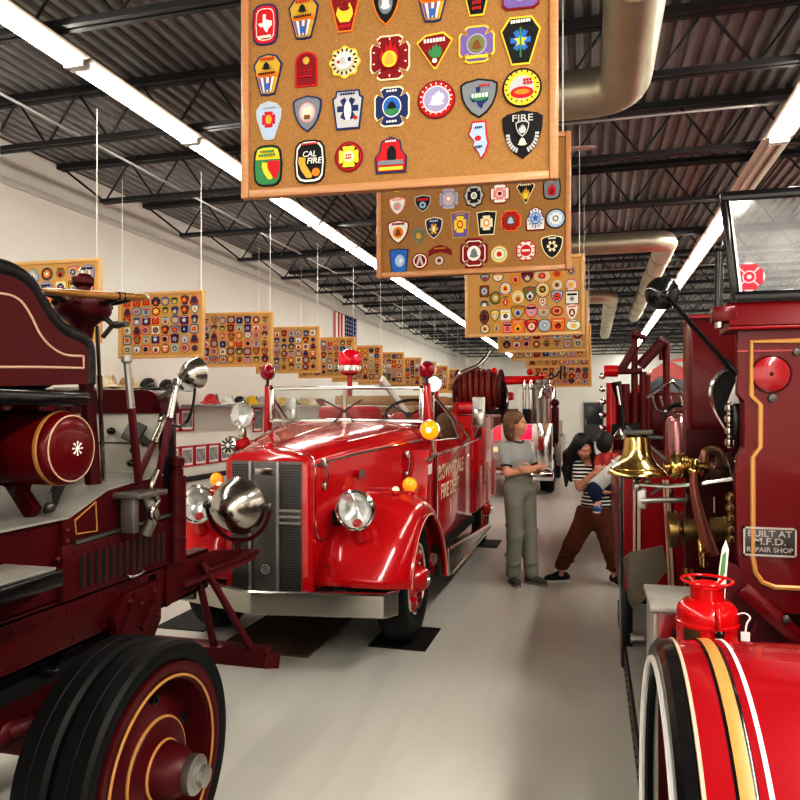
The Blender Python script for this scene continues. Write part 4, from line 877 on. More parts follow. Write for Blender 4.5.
B().box(-2.78, -2.02, 0.6, 3.0, 0.46, 0.78, 0.05).build('dark_underside_filler', MATTE, lt)  # black block added to darken the underside, for shade and machinery below the rails
b = B(); b.tube(smooth_path([(-2.02, 2.2, 0.82), (-2.0, 2.25, 0.72), (-2.0, 2.35, 0.68), (-2.02, 2.42, 0.82)], 5), 0.01, 8); b.build('pipe', BLACK, lt)
# ---- wheels with twin solid tyres
def old_wheel(x, y, s, name='wheel'):
    """disc wheel whose outer face looks along s*X; outer face of the tyre at x"""
    ax = (s, 0, 0); R = 0.433; o = V((x, y, R))
    tp = []
    for k in (0, 1):
        e = -0.265 + 0.14 * k; tp += [(R - 0.03, e - 0.003), (R - 0.012, e), (R, e + 0.014), (R, e + 0.06)]
        tp += [(R - 0.0035, e + 0.063), (R - 0.0035, e + 0.068), (R, e + 0.071), (R, e + 0.112), (R - 0.012, e + 0.126), (R - 0.03, e + 0.129)]
    pr = [(0.355, -0.265)] + tp + [(R - 0.045, 0.0), (R - 0.05, 0.0), (0.37, -0.005), (0.355, -0.012)]
    w_ = thing(name, None, None); w_.parent = lt; w_.location = o - wloc(lt)
    B().lathe(pr, o, ax, 72, False).build('tyre', RUBBER, w_)
    dp = [(0.355, -0.26), (0.362, -0.01), (0.36, 0.004), (0.335, 0.004), (0.325, -0.002), (0.3, -0.01), (0.292, -0.05), (0.285, -0.085), (0.24, -0.075), (0.2, -0.05), (0.175, -0.04), (0.165, -0.026), (0.125, -0.022), (0.1, -0.012), (0.092, 0.01), (0.085, 0.05), (0.062, 0.085), (0.05, 0.1)]
    dk = B().lathe(dp, o, ax, 64, True).build('wheel_disc', DRED, w_)
    B().arc(o + V((s * 0.002, 0, 0)), ax, 0.313, 0.0055, n=64).build('gold_stripe', GOLD, dk)
    B().arc(o + V((-s * 0.034, 0, 0)), ax, 0.17, 0.0065, n=64).build('gold_stripe', GOLD, dk)
    B().arc(o + V((-s * 0.01, 0, 0)), ax, 0.098, 0.006, n=48).build('gold_stripe', GOLD, dk)
    b = B()
    for k in range(6):
        t = 0.4 + k * PI / 3; q = o + V((-s * 0.066, 0.225 * math.cos(t), 0.225 * math.sin(t))); b.lathe([(0.02, 0), (0.02, 0.008), (0.009, 0.01), (0.008, 0.018), (0, 0.02)], q, ax, 10)
    b.build('bolt', BLACK, dk)
    hub = B().lathe([(0.05, 0.085), (0.062, 0.092), (0.066, 0.098), (0.066, 0.122), (0.056, 0.128), (0.046, 0.13), (0.046, 0.136), (0.04, 0.138)], o, ax, 32).build('hub_cap', STEEL, w_)
    B().lathe([(0.038, 0.136), (0.038, 0.156), (0.03, 0.16), (0, 0.161)], o, ax, 8).build('hub_nut', STEEL, hub)
    return w_
old_wheel(-1.425, 2.2, 1); old_wheel(-3.34, 2.2, -1); old_wheel(-1.46, -1.1, 1); old_wheel(-3.34, -1.1, -1)
B().cyl((-3.2, -1.1, 0.433), (-1.6, -1.1, 0.433), 0.05).build('rear_axle', DRED, lt)
B().box(-2.85, -1.95, -1.6, 0.9, 1.03, 1.6, 0.03).build('rear_body', DRED, lt)
# ================================================================ MIDDLE: the bright red open-cab fire engine
TC, TR = -2.06, -1.16
rt = thing('fire_engine', 'bright red vintage open cab fire engine with worn chrome bumper and grey radiator grille', 'fire truck', (TC, 5.1, 0))
# ---- fenders: one swept shell each, with rolled lip
def fender(name, m, parent, xi, xo, yc, zc, R, prof, a0, a1, lip_m=None, n=40, lipr=0.012, ys=1.0, zs=1.0):
    """prof: list of (fraction across from inner to outer, radius drop); swept round the wheel centre"""
    rings = []
    for i in range(n + 1):
        t = a0 + (a1 - a0) * i / n
        Rt = R(t) if callable(R) else R
        rings.append([V((xi + (xo - xi) * f, yc - ys * (Rt - d) * math.cos(t), zc + zs * (Rt - d) * math.sin(t))) for f, d in prof])
    b = B(); b.loft(rings, False, False)
    o = b.build(name, m, parent, ang=60)
    md = o.modifiers.new('thickness', 'SOLIDIFY'); md.thickness = 0.008; md.offset = -1
    if lip_m: B().tube([r[-1] for r in rings], lipr, 8).build('lip', lip_m, o)
    return o, rings
FY = 5.12
def Rf(t):  # wider at the front and trailing low behind
    d = math.degrees(t)
    return 0.74 - 0.05 * math.sin(max(0, min(PI, t))) + (0.1 * ((d - 120) / 60) ** 2 if d > 120 else 0) + (0.05 if d < 0 else 0)
pf = [(0.0, 0.0), (0.3, 0.0), (0.55, 0.008), (0.75, 0.03), (0.9, 0.075), (0.98, 0.13), (1.0, 0.16), (1.0, 0.19)]
for s in (1, -1):
    fo, rg = fender('front_fender', RED, rt, TC + s * 0.3, TC + s * 0.905, FY, 0.42, Rf, pf, math.radians(9), math.radians(188), RED, lipr=0.014)
    B().tube([r[-1] + V((s * 0.012, 0, 0)) for r in rg], 0.006, 6).build('pinstripe', CREAM, fo)
# inner wheel housing, dark
b = B()
for s in (1, -1): b.box(TC + s * 0.36, TC + s * 0.42, 4.6, 5.9, 0.35, 1.0)
b.box(TC - 0.55, TC + 0.55, 4.5, 9.6, 0.36, 0.5); b.build('chassis', MATTE, rt)
# ---- bonnet
def sect(w, zs, zt, y, zlow=0.5, peak=0.0, dy=0.0, n=9):
    """bonnet cross section from the lower left up over the top to the lower right"""
    L = [(-w, zlow), (-w, (zlow + zs) / 2), (-w, zs)]
    for k in range(1, n):
        a = PI / 2 * k / n; L.append((-w * math.cos(a) ** 0.75, zs + (zt - zs) * math.sin(a) ** 0.8))
    L.append((0, zt + peak)); R_ = [(-a, c) for a, c in reversed(L[:-1])]
    return [V((TC + x, y + dy * (1 - abs(x) / w) , z)) for x, z in L + R_]
secs = [sect(0.3, 1.3, 1.4, 4.4, peak=0.02), sect(0.33, 1.32, 1.425, 4.5, peak=0.02), sect(0.44, 1.36, 1.49, 4.9, peak=0.012), sect(0.6, 1.4, 1.54, 5.4, peak=0.008), sect(0.7, 1.42, 1.575, 5.78, peak=0.004)]
hood = B().loft(secs, True, True).build('bonnet', RED, rt, ang=50)
gs = [sect(0.285, 1.3, 1.385, 4.335, 0.45, peak=0.02), sect(0.302, 1.31, 1.41, 4.35, 0.45, peak=0.024), sect(0.305, 1.312, 1.414, 4.41, 0.45, peak=0.024)]
gsh = B().loft(gs, True, True).build('radiator_surround', RED, rt, ang=50)
def hood_line(w0, z0, y0, w1, z1, y1, n=8):
    return [V((TC + w0 + (w1 - w0) * k / n, y0 + (y1 - y0) * k / n, z0 + (z1 - z0) * k / n)) for k in range(n + 1)]
for s in (1, -1):
    pts = [V((TC + s * (0.312 + (0.03 if y > 4.45 else 0)), y, z)) for y, z in ((4.42, 1.36), (4.42, 1.0), (4.43, 0.92))]
    bl = [secs[i][2] + V((0, 0, 0.02)) for i in range(5)] if s < 0 else [secs[i][-3] + V((0, 0, 0.02)) for i in range(5)]
    B().tube([p + V((s * 0.006, 0, -0.01)) for p in bl], 0.008, 8).build('belt_moulding', CHROME, hood)
    top = [secs[i][6 if s < 0 else -7] + V((s * 0.004, 0, 0.004)) for i in range(2, 5)]
    B().tube(top, 0.006, 6).build('hinge_strip', CHROME, hood)
    x = TC + s * 0.309
    fl = smooth_path([V((TC + s * 0.03, 4.4, 1.437)), V((TC + s * 0.15, 4.41, 1.424)), V((TC + s * 0.26, 4.41, 1.395)), V((TC + s * 0.305, 4.41, 1.32)), V((x, 4.41, 1.1)), V((x + s * 0.005, 4.42, 0.88)), V((x + s * 0.03, 4.47, 0.82)), V((x + s * 0.05, 4.53, 0.87))], 6)
    B().tube(fl, 0.006, 6).build('edge_moulding', CHROME, gsh)
    for y in (4.5, 5.5):
        i = 0 if y < 5 else 3
        xx = TC + s * (0.335 if y < 5 else 0.645)
        b = B(); b.box(xx - 0.012, xx + 0.022, y - 0.02, y + 0.02, 1.3, 1.36, 0.006); b.tube([(xx + 0.02, y, 1.33), (xx + 0.03, y, 1.25), (xx + 0.015, y, 1.18)], 0.008, 6); b.box(xx - 0.012, xx + 0.02, y - 0.016, y + 0.016, 1.15, 1.2, 0.006)
        b.build('bonnet_catch', NICKEL, hood)
b = B(); b.tube([V((TC, y, z)) for y, z in ((4.34, 1.42), (4.42, 1.45), (5.0, 1.513), (5.78, 1.583))], 0.007, 8); b.build('centre_hinge', CHROME, hood)
B().lathe([(0.03, 0), (0.03, 0.02), (0.016, 0.035), (0, 0.038)], (TC, 4.37, 1.425), (0, 0, 1), 16).build('radiator_cap', RED, gsh)
B().box(TC + 0.465, TC + 0.475, 4.86, 4.98, 1.2, 1.25).build('maker_plate', STEEL, hood)
# ---- grille
GR = mat('dull pewter grille', (0.17, 0.165, 0.16), 0.42, 0.75, var=0.2, scale=6)
g = B().use(GR); gy = 4.335
g.box(TC - 0.25, TC + 0.25, gy - 0.006, gy + 0.01, 0.46, 1.345, 0.004)
b = g
for k in range(48):
    g.use(DSTEEL); z = 0.47 + 0.018 * k
    for x0, x1 in ((TC + 0.1, TC + 0.245), (TC - 0.245, TC - 0.12)):
        if z < 1.32 and not (x0 > TC and 0.93 < z < 1.03): b.box(x0, x1, gy - 0.012, gy - 0.004, z, z + 0.007)
gr = g.build('grille', None, rt)
b = B()
for x in (TC - 0.11, TC + 0.085): b.box(x - 0.011, x + 0.011, gy - 0.024, gy, 0.47, 1.345, 0.005)
b.build('upright_bar', STEEL, gr)
b = B()
for z in (0.945, 0.985, 1.025): b.box(TC + 0.09, TC + 0.245, gy - 0.024, gy, z - 0.009, z + 0.009, 0.005)
b.build('cross_bar', STEEL, gr)
B().box(TC - 0.085, TC + 0.075, gy - 0.016, gy, 0.47, 1.34, 0.004).build('centre_panel', GR, gr)
B().box(TC - 0.075, TC + 0.06, gy - 0.024, gy - 0.01, 1.255, 1.3, 0.004).build('name_plate', BUMPER, gr)
B().arc((TC + 0.0, gy - 0.022, 0.64), (0, 1, 0), 0.028, 0.005, n=24).arc((TC, gy - 0.022, 0.64), (0, 1, 0), 0.012, 0.004, n=16).build('crank_hole', STEEL, gr)
# ---- bumper: shallow vee with a fold in the middle
def bump(y0, dz0, dz1, x0, x1, zb, zt):
    pass
bx = [(-0.9, 4.42), (-0.86, 4.36), (-0.02, 4.085), (0.02, 4.08), (0.84, 4.2), (0.9, 4.3)]
b = B(); rings = []
for x, y in bx:
    rings.append([V((TC + x, y, 0.41)), V((TC + x, y - 0.012, 0.42)), V((TC + x, y - 0.012, 0.55)), V((TC + x, y, 0.56)), V((TC + x, y + 0.035, 0.56)), V((TC + x, y + 0.035, 0.552)), V((TC + x, y + 0.008, 0.54)), V((TC + x, y + 0.008, 0.41))])
b.loft(rings); bm_ = b.build('front_bumper', BUMPER, rt, ang=12)
for x in (-0.5, 0.5): B().box(TC + x - 0.04, TC + x + 0.04, 4.2, 4.75, 0.44, 0.52).build('bumper_iron', DSTEEL, rt)
b = B().lathe([(0.022, 0), (0.022, 0.008), (0.0, 0.014)], (TC + 0.44, 4.152, 0.47), (0, -1, 0), 14); b.build('bumper_bolt', BUMPER, bm_)
# small red horn stub on the fender front
b = B(); b.cyl((TC + 0.42, 4.42, 0.6), (TC + 0.42, 4.4, 0.68), 0.018, n=12); b.lathe([(0.02, 0), (0.028, 0.01), (0.028, 0.03), (0.0, 0.04)], (TC + 0.42, 4.4, 0.68), (0, -0.2, 1), 14); b.build('tow_pin', RED, rt)
# ---- headlamps
def headlamp(c, s):
    t = B().lathe([(0.0, 0.16), (0.06, 0.15), (0.105, 0.115), (0.126, 0.05), (0.13, 0.0)], c, (0, 1, 0), 32, False).build('headlamp', CHROME, rt)
    B().lathe([(0.115, -0.014), (0.122, -0.022), (0.135, -0.014), (0.135, 0.014), (0.126, 0.017)], c, (0, 1, 0), 36, False).build('rim', CHROME, t)
    b = B().lathe([(0.118, 0.0), (0.09, 0.045), (0.045, 0.075), (0, 0.083)], c, (0, 1, 0), 32, False); b.build('reflector', REFL, t)
    b = B().ball(c + V((0, 0.035, 0)), 0.016, 12, 8); b.build('bulb', LENS, t)
    b = B().lathe([(0.117, -0.012), (0.075, -0.03), (0, -0.04)], c, (0, 1, 0), 32, False); b.build('lens', GLASS, t)
    b = B(); b.cyl(c + V((0, 0.03, -0.08)), c + V((s * 0.02, 0.1, -0.2)), 0.03, 0.05, 14); b.build('stand', RED, t)
for s in (1, -1): headlamp(V((TC + s * 0.575, 4.44, 1.03)), s)
# marker lamps on the fender tops
def dome(name, c, r, m, base=RED, flat=1.0):
    t = B().lathe([(r * 1.05, -0.02), (r * 1.05, 0.0), (r * 0.9, 0.006)], c, (0, 0, 1), 20).build(name, base, rt)
    B().lathe([(r * 0.95, 0.0), (r, r * 0.3), (r * 0.85, r * 0.75 * flat), (r * 0.5, r * 1.05 * flat), (0, r * 1.2 * flat)], c, (0, 0, 1), 20).build('lens', m, t)
for s in (1, -1):
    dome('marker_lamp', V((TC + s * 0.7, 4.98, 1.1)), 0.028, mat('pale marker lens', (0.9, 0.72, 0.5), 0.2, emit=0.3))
    c = V((TC + s * 0.78, 5.08, 1.135))
    t = B().cyl(c + V((0, 0, -0.1)), c + V((0, 0, -0.03)), 0.03, 0.022, 16).build('turn_signal', RED, rt)
    b = B().lathe([(0.0, -0.04), (0.03, -0.034), (0.052, -0.012), (0.054, 0.01), (0.03, 0.03), (0, 0.034)], c, (0, 1, 0), 28, False); b.build('lens', AMBER, t)
    B().arc(c, (0, 1, 0), 0.054, 0.005, n=28).arc(c + V((0, -0.028, 0)), (0, 1, 0), 0.03, 0.003, n=20).build('lens_ring', mat('dark amber rib', (0.6, 0.15, 0.01), 0.3), t)
# ---- scuttle, windscreen
b = B(); b.loft([sect(0.7, 1.42, 1.575, 5.76, 0.45), sect(0.74, 1.43, 1.59, 5.95, 0.45), sect(0.78, 1.43, 1.585, 6.02, 0.45)]); b.build('scuttle', RED, rt, ang=50)
wy, wz0, wz1 = 5.88, 1.585, 1.885
wf = B()
for x0, x1, z0, z1 in ((-0.7, 0.7, wz1 - 0.03, wz1), (-0.7, 0.7, wz0 - 0.015, wz0 + 0.02), (-0.7, -0.66, wz0, wz1), (0.66, 0.7, wz0, wz1)): wf.box(TC + x0, TC + x1, wy - 0.014, wy + 0.014, z0, z1, 0.005)
wfo = wf.build('windscreen_frame', CHROME, rt)
B().box(TC - 0.66, TC + 0.66, wy - 0.003, wy + 0.003, wz0 + 0.02, wz1 - 0.03).build('windscreen_glass', GLASS, rt)
B().box(TC - 0.013, TC + 0.013, wy - 0.01, wy + 0.01, wz0, wz1).build('centre_strip', NICKEL, wfo)
for s in (1, -1):
    B().bar((TC + s * 0.735, wy + 0.02, 1.4), (TC + s * 0.725, wy + 0.02, wz1 + 0.02), 0.05, 0.06, 0.01).build('windscreen_post', RED, rt)
    b = B(); b.tube([(TC + s * 0.1, wy - 0.03, wz0 - 0.02), (TC + s * 0.02, wy - 0.03, 1.66), (TC - s * 0.16 if s < 0 else TC - 0.2, wy - 0.02, 1.77)], 0.007, 6); b.build('wiper', DSTEEL, rt)
# post lamps
def ball_lamp(name, c, r, m, base_z, post_m=BLACK):
    t = B().cyl((c.x, c.y, base_z), (c.x, c.y, c.z - r * 0.8), 0.014, n=10).build(name, post_m, rt)
    b = B().lathe([(0.0, -r * 0.9), (r * 0.6, -r * 0.7), (r * 0.95, -r * 0.1), (r, 0.1 * r)], c, (0, -1, 0), 24, False); b.build('shell', BLACK, t)
    b = B().lathe([(r * 0.97, 0.0), (r * 0.9, r * 0.4), (r * 0.6, r * 0.72), (0, r * 0.9)], c, (0, -1, 0), 24, False); b.build('lens', m, t)
    b = B().arc(c, (0, 1, 0), r, r * 0.08, n=24); b.build('bezel', NICKEL, t)
ball_lamp('red_lamp', V((TC - 0.725, wy, 2.015)), 0.07, REDLENS, wz1)
ball_lamp('red_lamp', V((TC + 0.725, wy, 2.015)), 0.07, REDLENS, wz1)
bc = V((TC + 0.02, 5.95, 1.98))
t = B().cyl((bc.x, bc.y, 1.8), (bc.x, bc.y, bc.z), 0.022, n=14).lathe([(0.03, 0), (0.085, 0.02), (0.085, 0.035)], bc, (0, 0, 1), 24).build('rotating_beacon', RED, rt)
B().lathe([(0.085, 0.035), (0.095, 0.04), (0.095, 0.085), (0.085, 0.09)], bc, (0, 0, 1), 28).build('beacon_base', CHROME, t)
B().lathe([(0.088, 0.09), (0.1, 0.11), (0.1, 0.16), (0.085, 0.2), (0.05, 0.222), (0, 0.23)], bc, (0, 0, 1), 28).build('dome', REDLIT, t)
b = B()
for k in range(10):
    a = k * PI / 5; b.box(bc.x + 0.097 * math.cos(a) - 0.008, bc.x + 0.097 * math.cos(a) + 0.008, bc.y + 0.097 * math.sin(a) - 0.008, bc.y + 0.097 * math.sin(a) + 0.008, bc.z + 0.04, bc.z + 0.09, 0.004)
b.build('beacon_ribs', NICKEL, t)
# clear spotlight left of the bonnet, siren beside it
sc_ = atY(242, 415, 5.5)
t = B().cyl((sc_.x, sc_.y + 0.02, 1.3), (sc_.x, sc_.y + 0.02, sc_.z - 0.1), 0.018, n=12).build('spotlight', CHROME, rt)
B().lathe([(0.0, 0.13), (0.05, 0.12), (0.09, 0.07), (0.103, 0.0)], sc_, (0.1, 1, 0), 32, False).build('shell', CHROME, t)
B().lathe([(0.096, -0.0), (0.07, 0.05), (0, 0.08)], sc_, (0.1, 1, 0), 32, False).build('reflector', REFL, t)
B().lathe([(0.1, -0.006), (0.06, -0.018), (0, -0.024)], sc_, (0.1, 1, 0), 32, False).build('lens', GLASS, t)
B().arc(sc_, (0.1, 1, 0), 0.104, 0.009, n=36).build('rim', CHROME, t)
b = B(); b.obox(sc_ + V((0, 0.01, -0.15)), (0.06, 0.05, 0.07), None, 0.01); b.build('clamp', NICKEL, t)
sr = atY(232, 445, 5.35)
b = B().lathe([(0.02, 0.16), (0.05, 0.14), (0.065, 0.06), (0.065, 0.0), (0.075, -0.02), (0.07, -0.06), (0.03, -0.07), (0, -0.07)], sr, (0, 1, 0), 24); t = b.build('siren', CHROME, rt)
b = B()
for k in range(10): a = k * PI / 5; b.bar(sr + V((0.02 * math.cos(a), -0.075, 0.02 * math.sin(a))), sr + V((0.062 * math.cos(a), -0.072, 0.062 * math.sin(a))), 0.012, 0.006, up=(0, 1, 0))
b.build('siren_vanes', DSTEEL, t)
B().cyl(sr + V((0.06, 0.02, 0)), sr + V((0.13, 0.02, 0.02)), 0.045, 0.05, 20).build('siren_motor', RED, t)
# amber lamp (lit) and white post lamp on the driver's side
ac = atY(430, 430, 5.62)
t = B().lathe([(0.0, 0.12), (0.045, 0.105), (0.07, 0.06), (0.078, 0.0)], ac, (0.08, 1, 0), 28, False).build('lit_amber_lamp', NICKEL, rt)
B().lathe([(0.074, 0.0), (0.072, -0.02), (0.05, -0.045), (0, -0.055)], ac, (0.08, 1, 0), 28, False).build('lens', AMBERLIT, t)
B().ball(ac + V((0, -0.04, 0)), 0.022, 14, 10).build('bulb', AMBERCORE, t)
B().arc(ac, (0.08, 1, 0), 0.078, 0.008, n=28).build('bezel', CHROME, t)
b = B().cyl(ac + V((0.0, 0.04, -0.06)), ac + V((0.02, 0.06, -0.18)), 0.016, n=10); b.build('stalk', NICKEL, t)
wc = atY(434, 384, 6.0)
t = B().lathe([(0.0, 0.09), (0.04, 0.08), (0.065, 0.03), (0.072, 0.0)], wc, (0.2, 1, 0), 28, False).build('clear_lamp', BLACK, rt)
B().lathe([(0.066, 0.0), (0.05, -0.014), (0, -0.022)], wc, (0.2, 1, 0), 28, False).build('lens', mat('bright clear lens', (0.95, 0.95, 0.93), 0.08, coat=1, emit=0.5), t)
B().arc(wc, (0.2, 1, 0), 0.07, 0.007, n=28).build('bezel', CHROME, t)
B().cyl(wc + V((0, 0.03, -0.05)), wc + V((-0.03, 0.02, -0.2)), 0.012, n=8).build('stalk', NICKEL, t)
# ---- cab sides, door, seat
CX = TR - 0.01
for s in (1, -1):
    X = TC + s * 0.8
    b = B(); o = [(5.74, 0.4), (7.75, 0.34), (7.75, 1.5), (7.6, 1.48), (7.35, 1.35), (5.74, 1.3)]
    b.prism([(y, z) for y, z in o], (X, 0, 0), (0, 1, 0), (0, 0, 1), (-s, 0, 0), 0.05, 0.008)
    sd = b.build('cab_side', RED, rt)
    b = B(); b.prism([(5.45, 0.45), (5.84, 0.45), (5.84, 1.36), (5.6, 1.36)], (TC + s * 0.6, 0, 0), (0, 1, 0), (0, 0, 1), (s, 0, 0), 0.205, 0.006); b.build('cowl_side', RED, rt)
    dr = B().box(X - 0.012, X + 0.012, 5.84, 7.3, 0.6, 1.31, 0.01).build('door', RED, rt)
    b = B().tube([(X + s * 0.016, 5.83, 1.315), (X + s * 0.016, 7.3, 1.33)], 0.014, 8); b.build('door_rail', CHROME, dr)
    B().tube([(X + s * 0.018, 5.83, 0.6), (X + s * 0.018, 5.83, 1.32)], 0.012, 8).build('hinge_rod', CHROME, dr)
    B().tube([(X + s * 0.016, 5.45, 1.29), (X + s * 0.016, 5.83, 1.315)], 0.013, 8).build('grab_rail', CHROME, rt)
    B().tube([(X + s * 0.016, 7.3, 1.33), (X + s * 0.016, 7.75, 1.34), (X + s * 0.03, 8.2, 1.38)], 0.014, 8).build('belt_rail', CHROME, rt)
    b = B(); b.tube([(X + s * 0.02, 7.15, 1.2), (X + s * 0.04, 7.15, 1.22), (X + s * 0.04, 7.26, 1.22)], 0.01, 6); b.build('door_handle', CHROME, dr)
    B().tube([(X + s * 0.02, 5.86, 1.12), (TC + s * 0.9, 7.0, 1.42)], 0.011, 8).build('mirror_brace', CHROME, rt)
    B().tube([(TC + s * 0.73, 5.9, 1.86), (TC + s * 0.9, 6.95, 1.42)], 0.012, 8).build('windscreen_stay', NICKEL, rt)
    # rear-view mirror seen from its back
    mc = V((TC + s * 0.99, 7.0, 1.66))
    mr = B().obox(mc, (0.13, 0.025, 0.3), None, 0.012).build('mirror', STEEL, rt)
    B().obox(mc + V((0, -0.014, -0.05)), (0.1, 0.012, 0.16), None, 0.01).build('mirror_plate', BUMPER, mr)
    B().tube([mc + V((0, 0, -0.15)), (TC + s * 0.95, 7.0, 1.42)], 0.012, 8).build('mirror_arm', CHROME, mr)
    # small quarter window
    q = B().tube([(TC + s * 0.76, 5.98, 1.42), (TC + s * 0.76, 5.98, 1.8), (TC + s * 0.84, 6.4, 1.6), (TC + s * 0.88, 6.5, 1.42)], 0.01, 6, True).build('wind_wing', CHROME, rt)
    b = B(); v_ = b.vs([(TC + s * 0.76, 5.98, 1.42), (TC + s * 0.76, 5.98, 1.8), (TC + s * 0.84, 6.4, 1.6), (TC + s * 0.88, 6.5, 1.42)]); b.face(v_); b.build('glass', GLASS, q)
    # red quarter trim behind the windscreen
    B().bar((TC + s * 0.5, 7.3, 1.35), (TC + s * 0.5, 7.3, 2.0) if s > 0 else (TC - 0.5, 7.3, 1.6), 0.03, 0.05).build('cab_post', RED, rt)
X = TC + 0.8
LET = mat('aged cream door lettering', (0.72, 0.6, 0.46), 0.5)
text_mesh('lettering', 'BROWNSDALE', 0.185, (X + 0.0145, 6.48, 1.14), (0, 1, 0), (0, 0, 1), LET, rt, 0.001, stretch=1.08)
text_mesh('lettering', 'FIRE DEPT', 0.18, (X + 0.0145, 6.46, 0.97), (0, 1, 0), (0, 0, 1), LET, rt, 0.001, stretch=1.08)
text_mesh('lettering', '3', 0.16, (X + 0.0145, 6.46, 0.8), (0, 1, 0), (0, 0, 1), LET, rt, 0.001)
text_mesh('lettering', '888', 0.12, (TC + 0.806, 5.64, 1.2), (0, 1, 0), (0, 0, 1), WHITEP, rt, 0.001, stretch=0.8)
UPH = mat('red leather seat', (0.42, 0.008, 0.014), 0.45, var=0.1, bump=0.15)
b = B(); b.box(TC - 0.72, TC - 0.05, 7.05, 7.25, 1.1, 1.72, 0.06, 3); b.build('seat_back', UPH, rt)
b = B(); b.box(TC + 0.08, TC + 0.74, 7.05, 7.25, 1.1, 1.66, 0.06, 3); b.build('seat_back', UPH, rt)
b = B(); b.box(TC - 0.78, TC + 0.78, 6.4, 7.1, 0.95, 1.15, 0.05); b.build('seat_cushion', UPH, rt)
B().box(TC - 0.85, TC + 0.85, 5.8, 7.6, 0.5, 0.56).build('cab_floor', MATTE, rt)
stw = V((TC + 0.42, 6.45, 1.66)); sax = V((0, -0.55, 0.83))
st = B().arc(stw, sax, 0.21, 0.014, n=40).build('steering_wheel', BLACK, rt)
b = B(); x_, y_, z_ = basis(sax)
for k in range(3): a = k * 2 * PI / 3 + 0.5; b.cyl(stw - z_ * 0.03, stw + (x_ * math.cos(a) + y_ * math.sin(a)) * 0.205, 0.009, n=6)
b.ball(stw - z_ * 0.03, 0.03, 12, 8); b.build('spokes', BLACK, st)
B().cyl(stw - z_ * 0.03, (TC + 0.42, 6.0, 1.1), 0.022, n=10).build('steering_column', BLACK, rt)
B().bar((TC + 0.32, 7.2, 1.5), (TC + 0.12, 6.6, 1.98), 0.03, 0.07, 0.006).build('slanting_rail', WHITEP, rt)
# ---- rear body with ribs, hose bed racks and hose reel
b = B(); b.box(TC - 0.83, TC + 0.83, 7.75, 10.15, 0.55, 1.62, 0.03); rb = b.build('rear_body', RED, rt)
b = B()
for y in (7.85, 7.92, 7.99, 8.06): b.cyl((TC + 0.835, y, 1.38), (TC + 0.835, y, 1.66), 0.022, n=10)
b.build('body_ribs', DULLRED, rb)
for y in (8.15, 8.75, 9.35): B().box(TC + 0.826, TC + 0.845, y - 0.05, y + 0.05, 0.58, 1.05, 0.006).build('body_strip', mat('pale pink enamel strip', (0.6, 0.25, 0.23), 0.3, coat=0.4), rb)
for s in (1, -1):
    X = TC + s * 0.9
    rb_ = B().prism([(5.88, 0.3), (8.4, 0.3), (8.4, 0.35), (5.86, 0.53)], (X - s * 0.1, 0, 0), (0, 1, 0), (0, 0, 1), (s, 0, 0), 0.12, 0.006).build('running_board_valance', BUMPER, rt)
    b = B(); b.tube([(X + s * 0.022, 5.87, 0.535), (X + s * 0.022, 8.4, 0.355)], 0.011, 8); b.build('trim', CHROME, rb_)
    b = B(); b.tube([(X + s * 0.025, 5.9, 0.31), (X + s * 0.025, 8.4, 0.31)], 0.012, 8); b.build('trim', CHROME, rb_)
# timber hose racks and rails above the rear body
b = B()
for y in (7.7, 8.4, 9.1, 9.8): b.box(TC - 0.75, TC + 0.4, y - 0.02, y + 0.02, 1.74, 1.84, 0.005)
for x in (-0.7, -0.3, 0.1): b.box(TC + x, TC + x + 0.09, 7.6, 10.0, 1.64, 1.72, 0.005)
for y in (7.75, 9.75):
    for x in (-0.7, 0.3): b.box(TC + x, TC + x + 0.04, y, y + 0.04, 1.6, 1.86, 0.004)
b.build('hose_bed_rack', BOARDWOOD, rt)
rc = V((TC + 0.66, 9.2, 1.93))
reel = B()
for s in (-1, 1): reel.arc(rc + V((s * 0.28, 0, 0)), (1, 0, 0), 0.25, 0.022, n=36)
for s in (-1, 1):
    for k in range(6): a = k * PI / 3; reel.cyl(rc + V((s * 0.28, 0, 0)), rc + V((s * 0.28, 0.25 * math.cos(a), 0.25 * math.sin(a))), 0.012, n=6)
reel.cyl(rc + V((-0.32, 0, 0)), rc + V((0.32, 0, 0)), 0.05, n=16); rl = reel.build('hose_reel', DULLRED, rt)
b = B(); pts = []
for k in range(7 * 20 + 1):
    a = 2 * PI * k / 20; pts.append(rc + V((-0.25 + 0.5 * k / 140, 0.19 * math.cos(a), 0.19 * math.sin(a))))
b.tube(pts, 0.036, 8); pts = []
for k in range(5 * 20 + 1):
    a = 2 * PI * k / 20; pts.append(rc + V((-0.18 + 0.36 * k / 100, 0.245 * math.cos(a), 0.245 * math.sin(a))))
b.tube(pts, 0.034, 8); b.build('hose', REDHOSE, rl)
b = B(); b.tube(smooth_path([rc + V((-0.3, -0.2, 0.05)), rc + V((-0.2, -0.28, 0.2)), rc + V((0.0, -0.2, 0.3)), rc + V((0.1, -0.1, 0.42))], 5), 0.03, 10, rr=None); b.cyl(rc + V((0.02, -0.18, 0.28)), rc + V((0.14, -0.06, 0.5)), 0.03, 0.02, 14); b.build('nozzle', NICKEL, rl)
b = B(); b.tube(smooth_path([rc + V((0.31, 0.0, 0.1)), rc + V((0.36, -0.05, -0.1)), rc + V((0.34, -0.1, -0.3)), rc + V((0.36, 0.0, -0.35))], 5), 0.026, 8); b.build('hose_tail', BLACK, rl)
b = B()
for s in (-1, 1): b.bar(rc + V((s * 0.3, 0, 0)), rc + V((s * 0.3, 0, -0.3)), 0.03, 0.08)
b.build('reel_stand', DULLRED, rl)
B().cyl((TC + 0.62, 7.75, 1.7), (TC + 0.86, 7.95, 1.7), 0.07, n=18).build('red_canister', RED, rt)
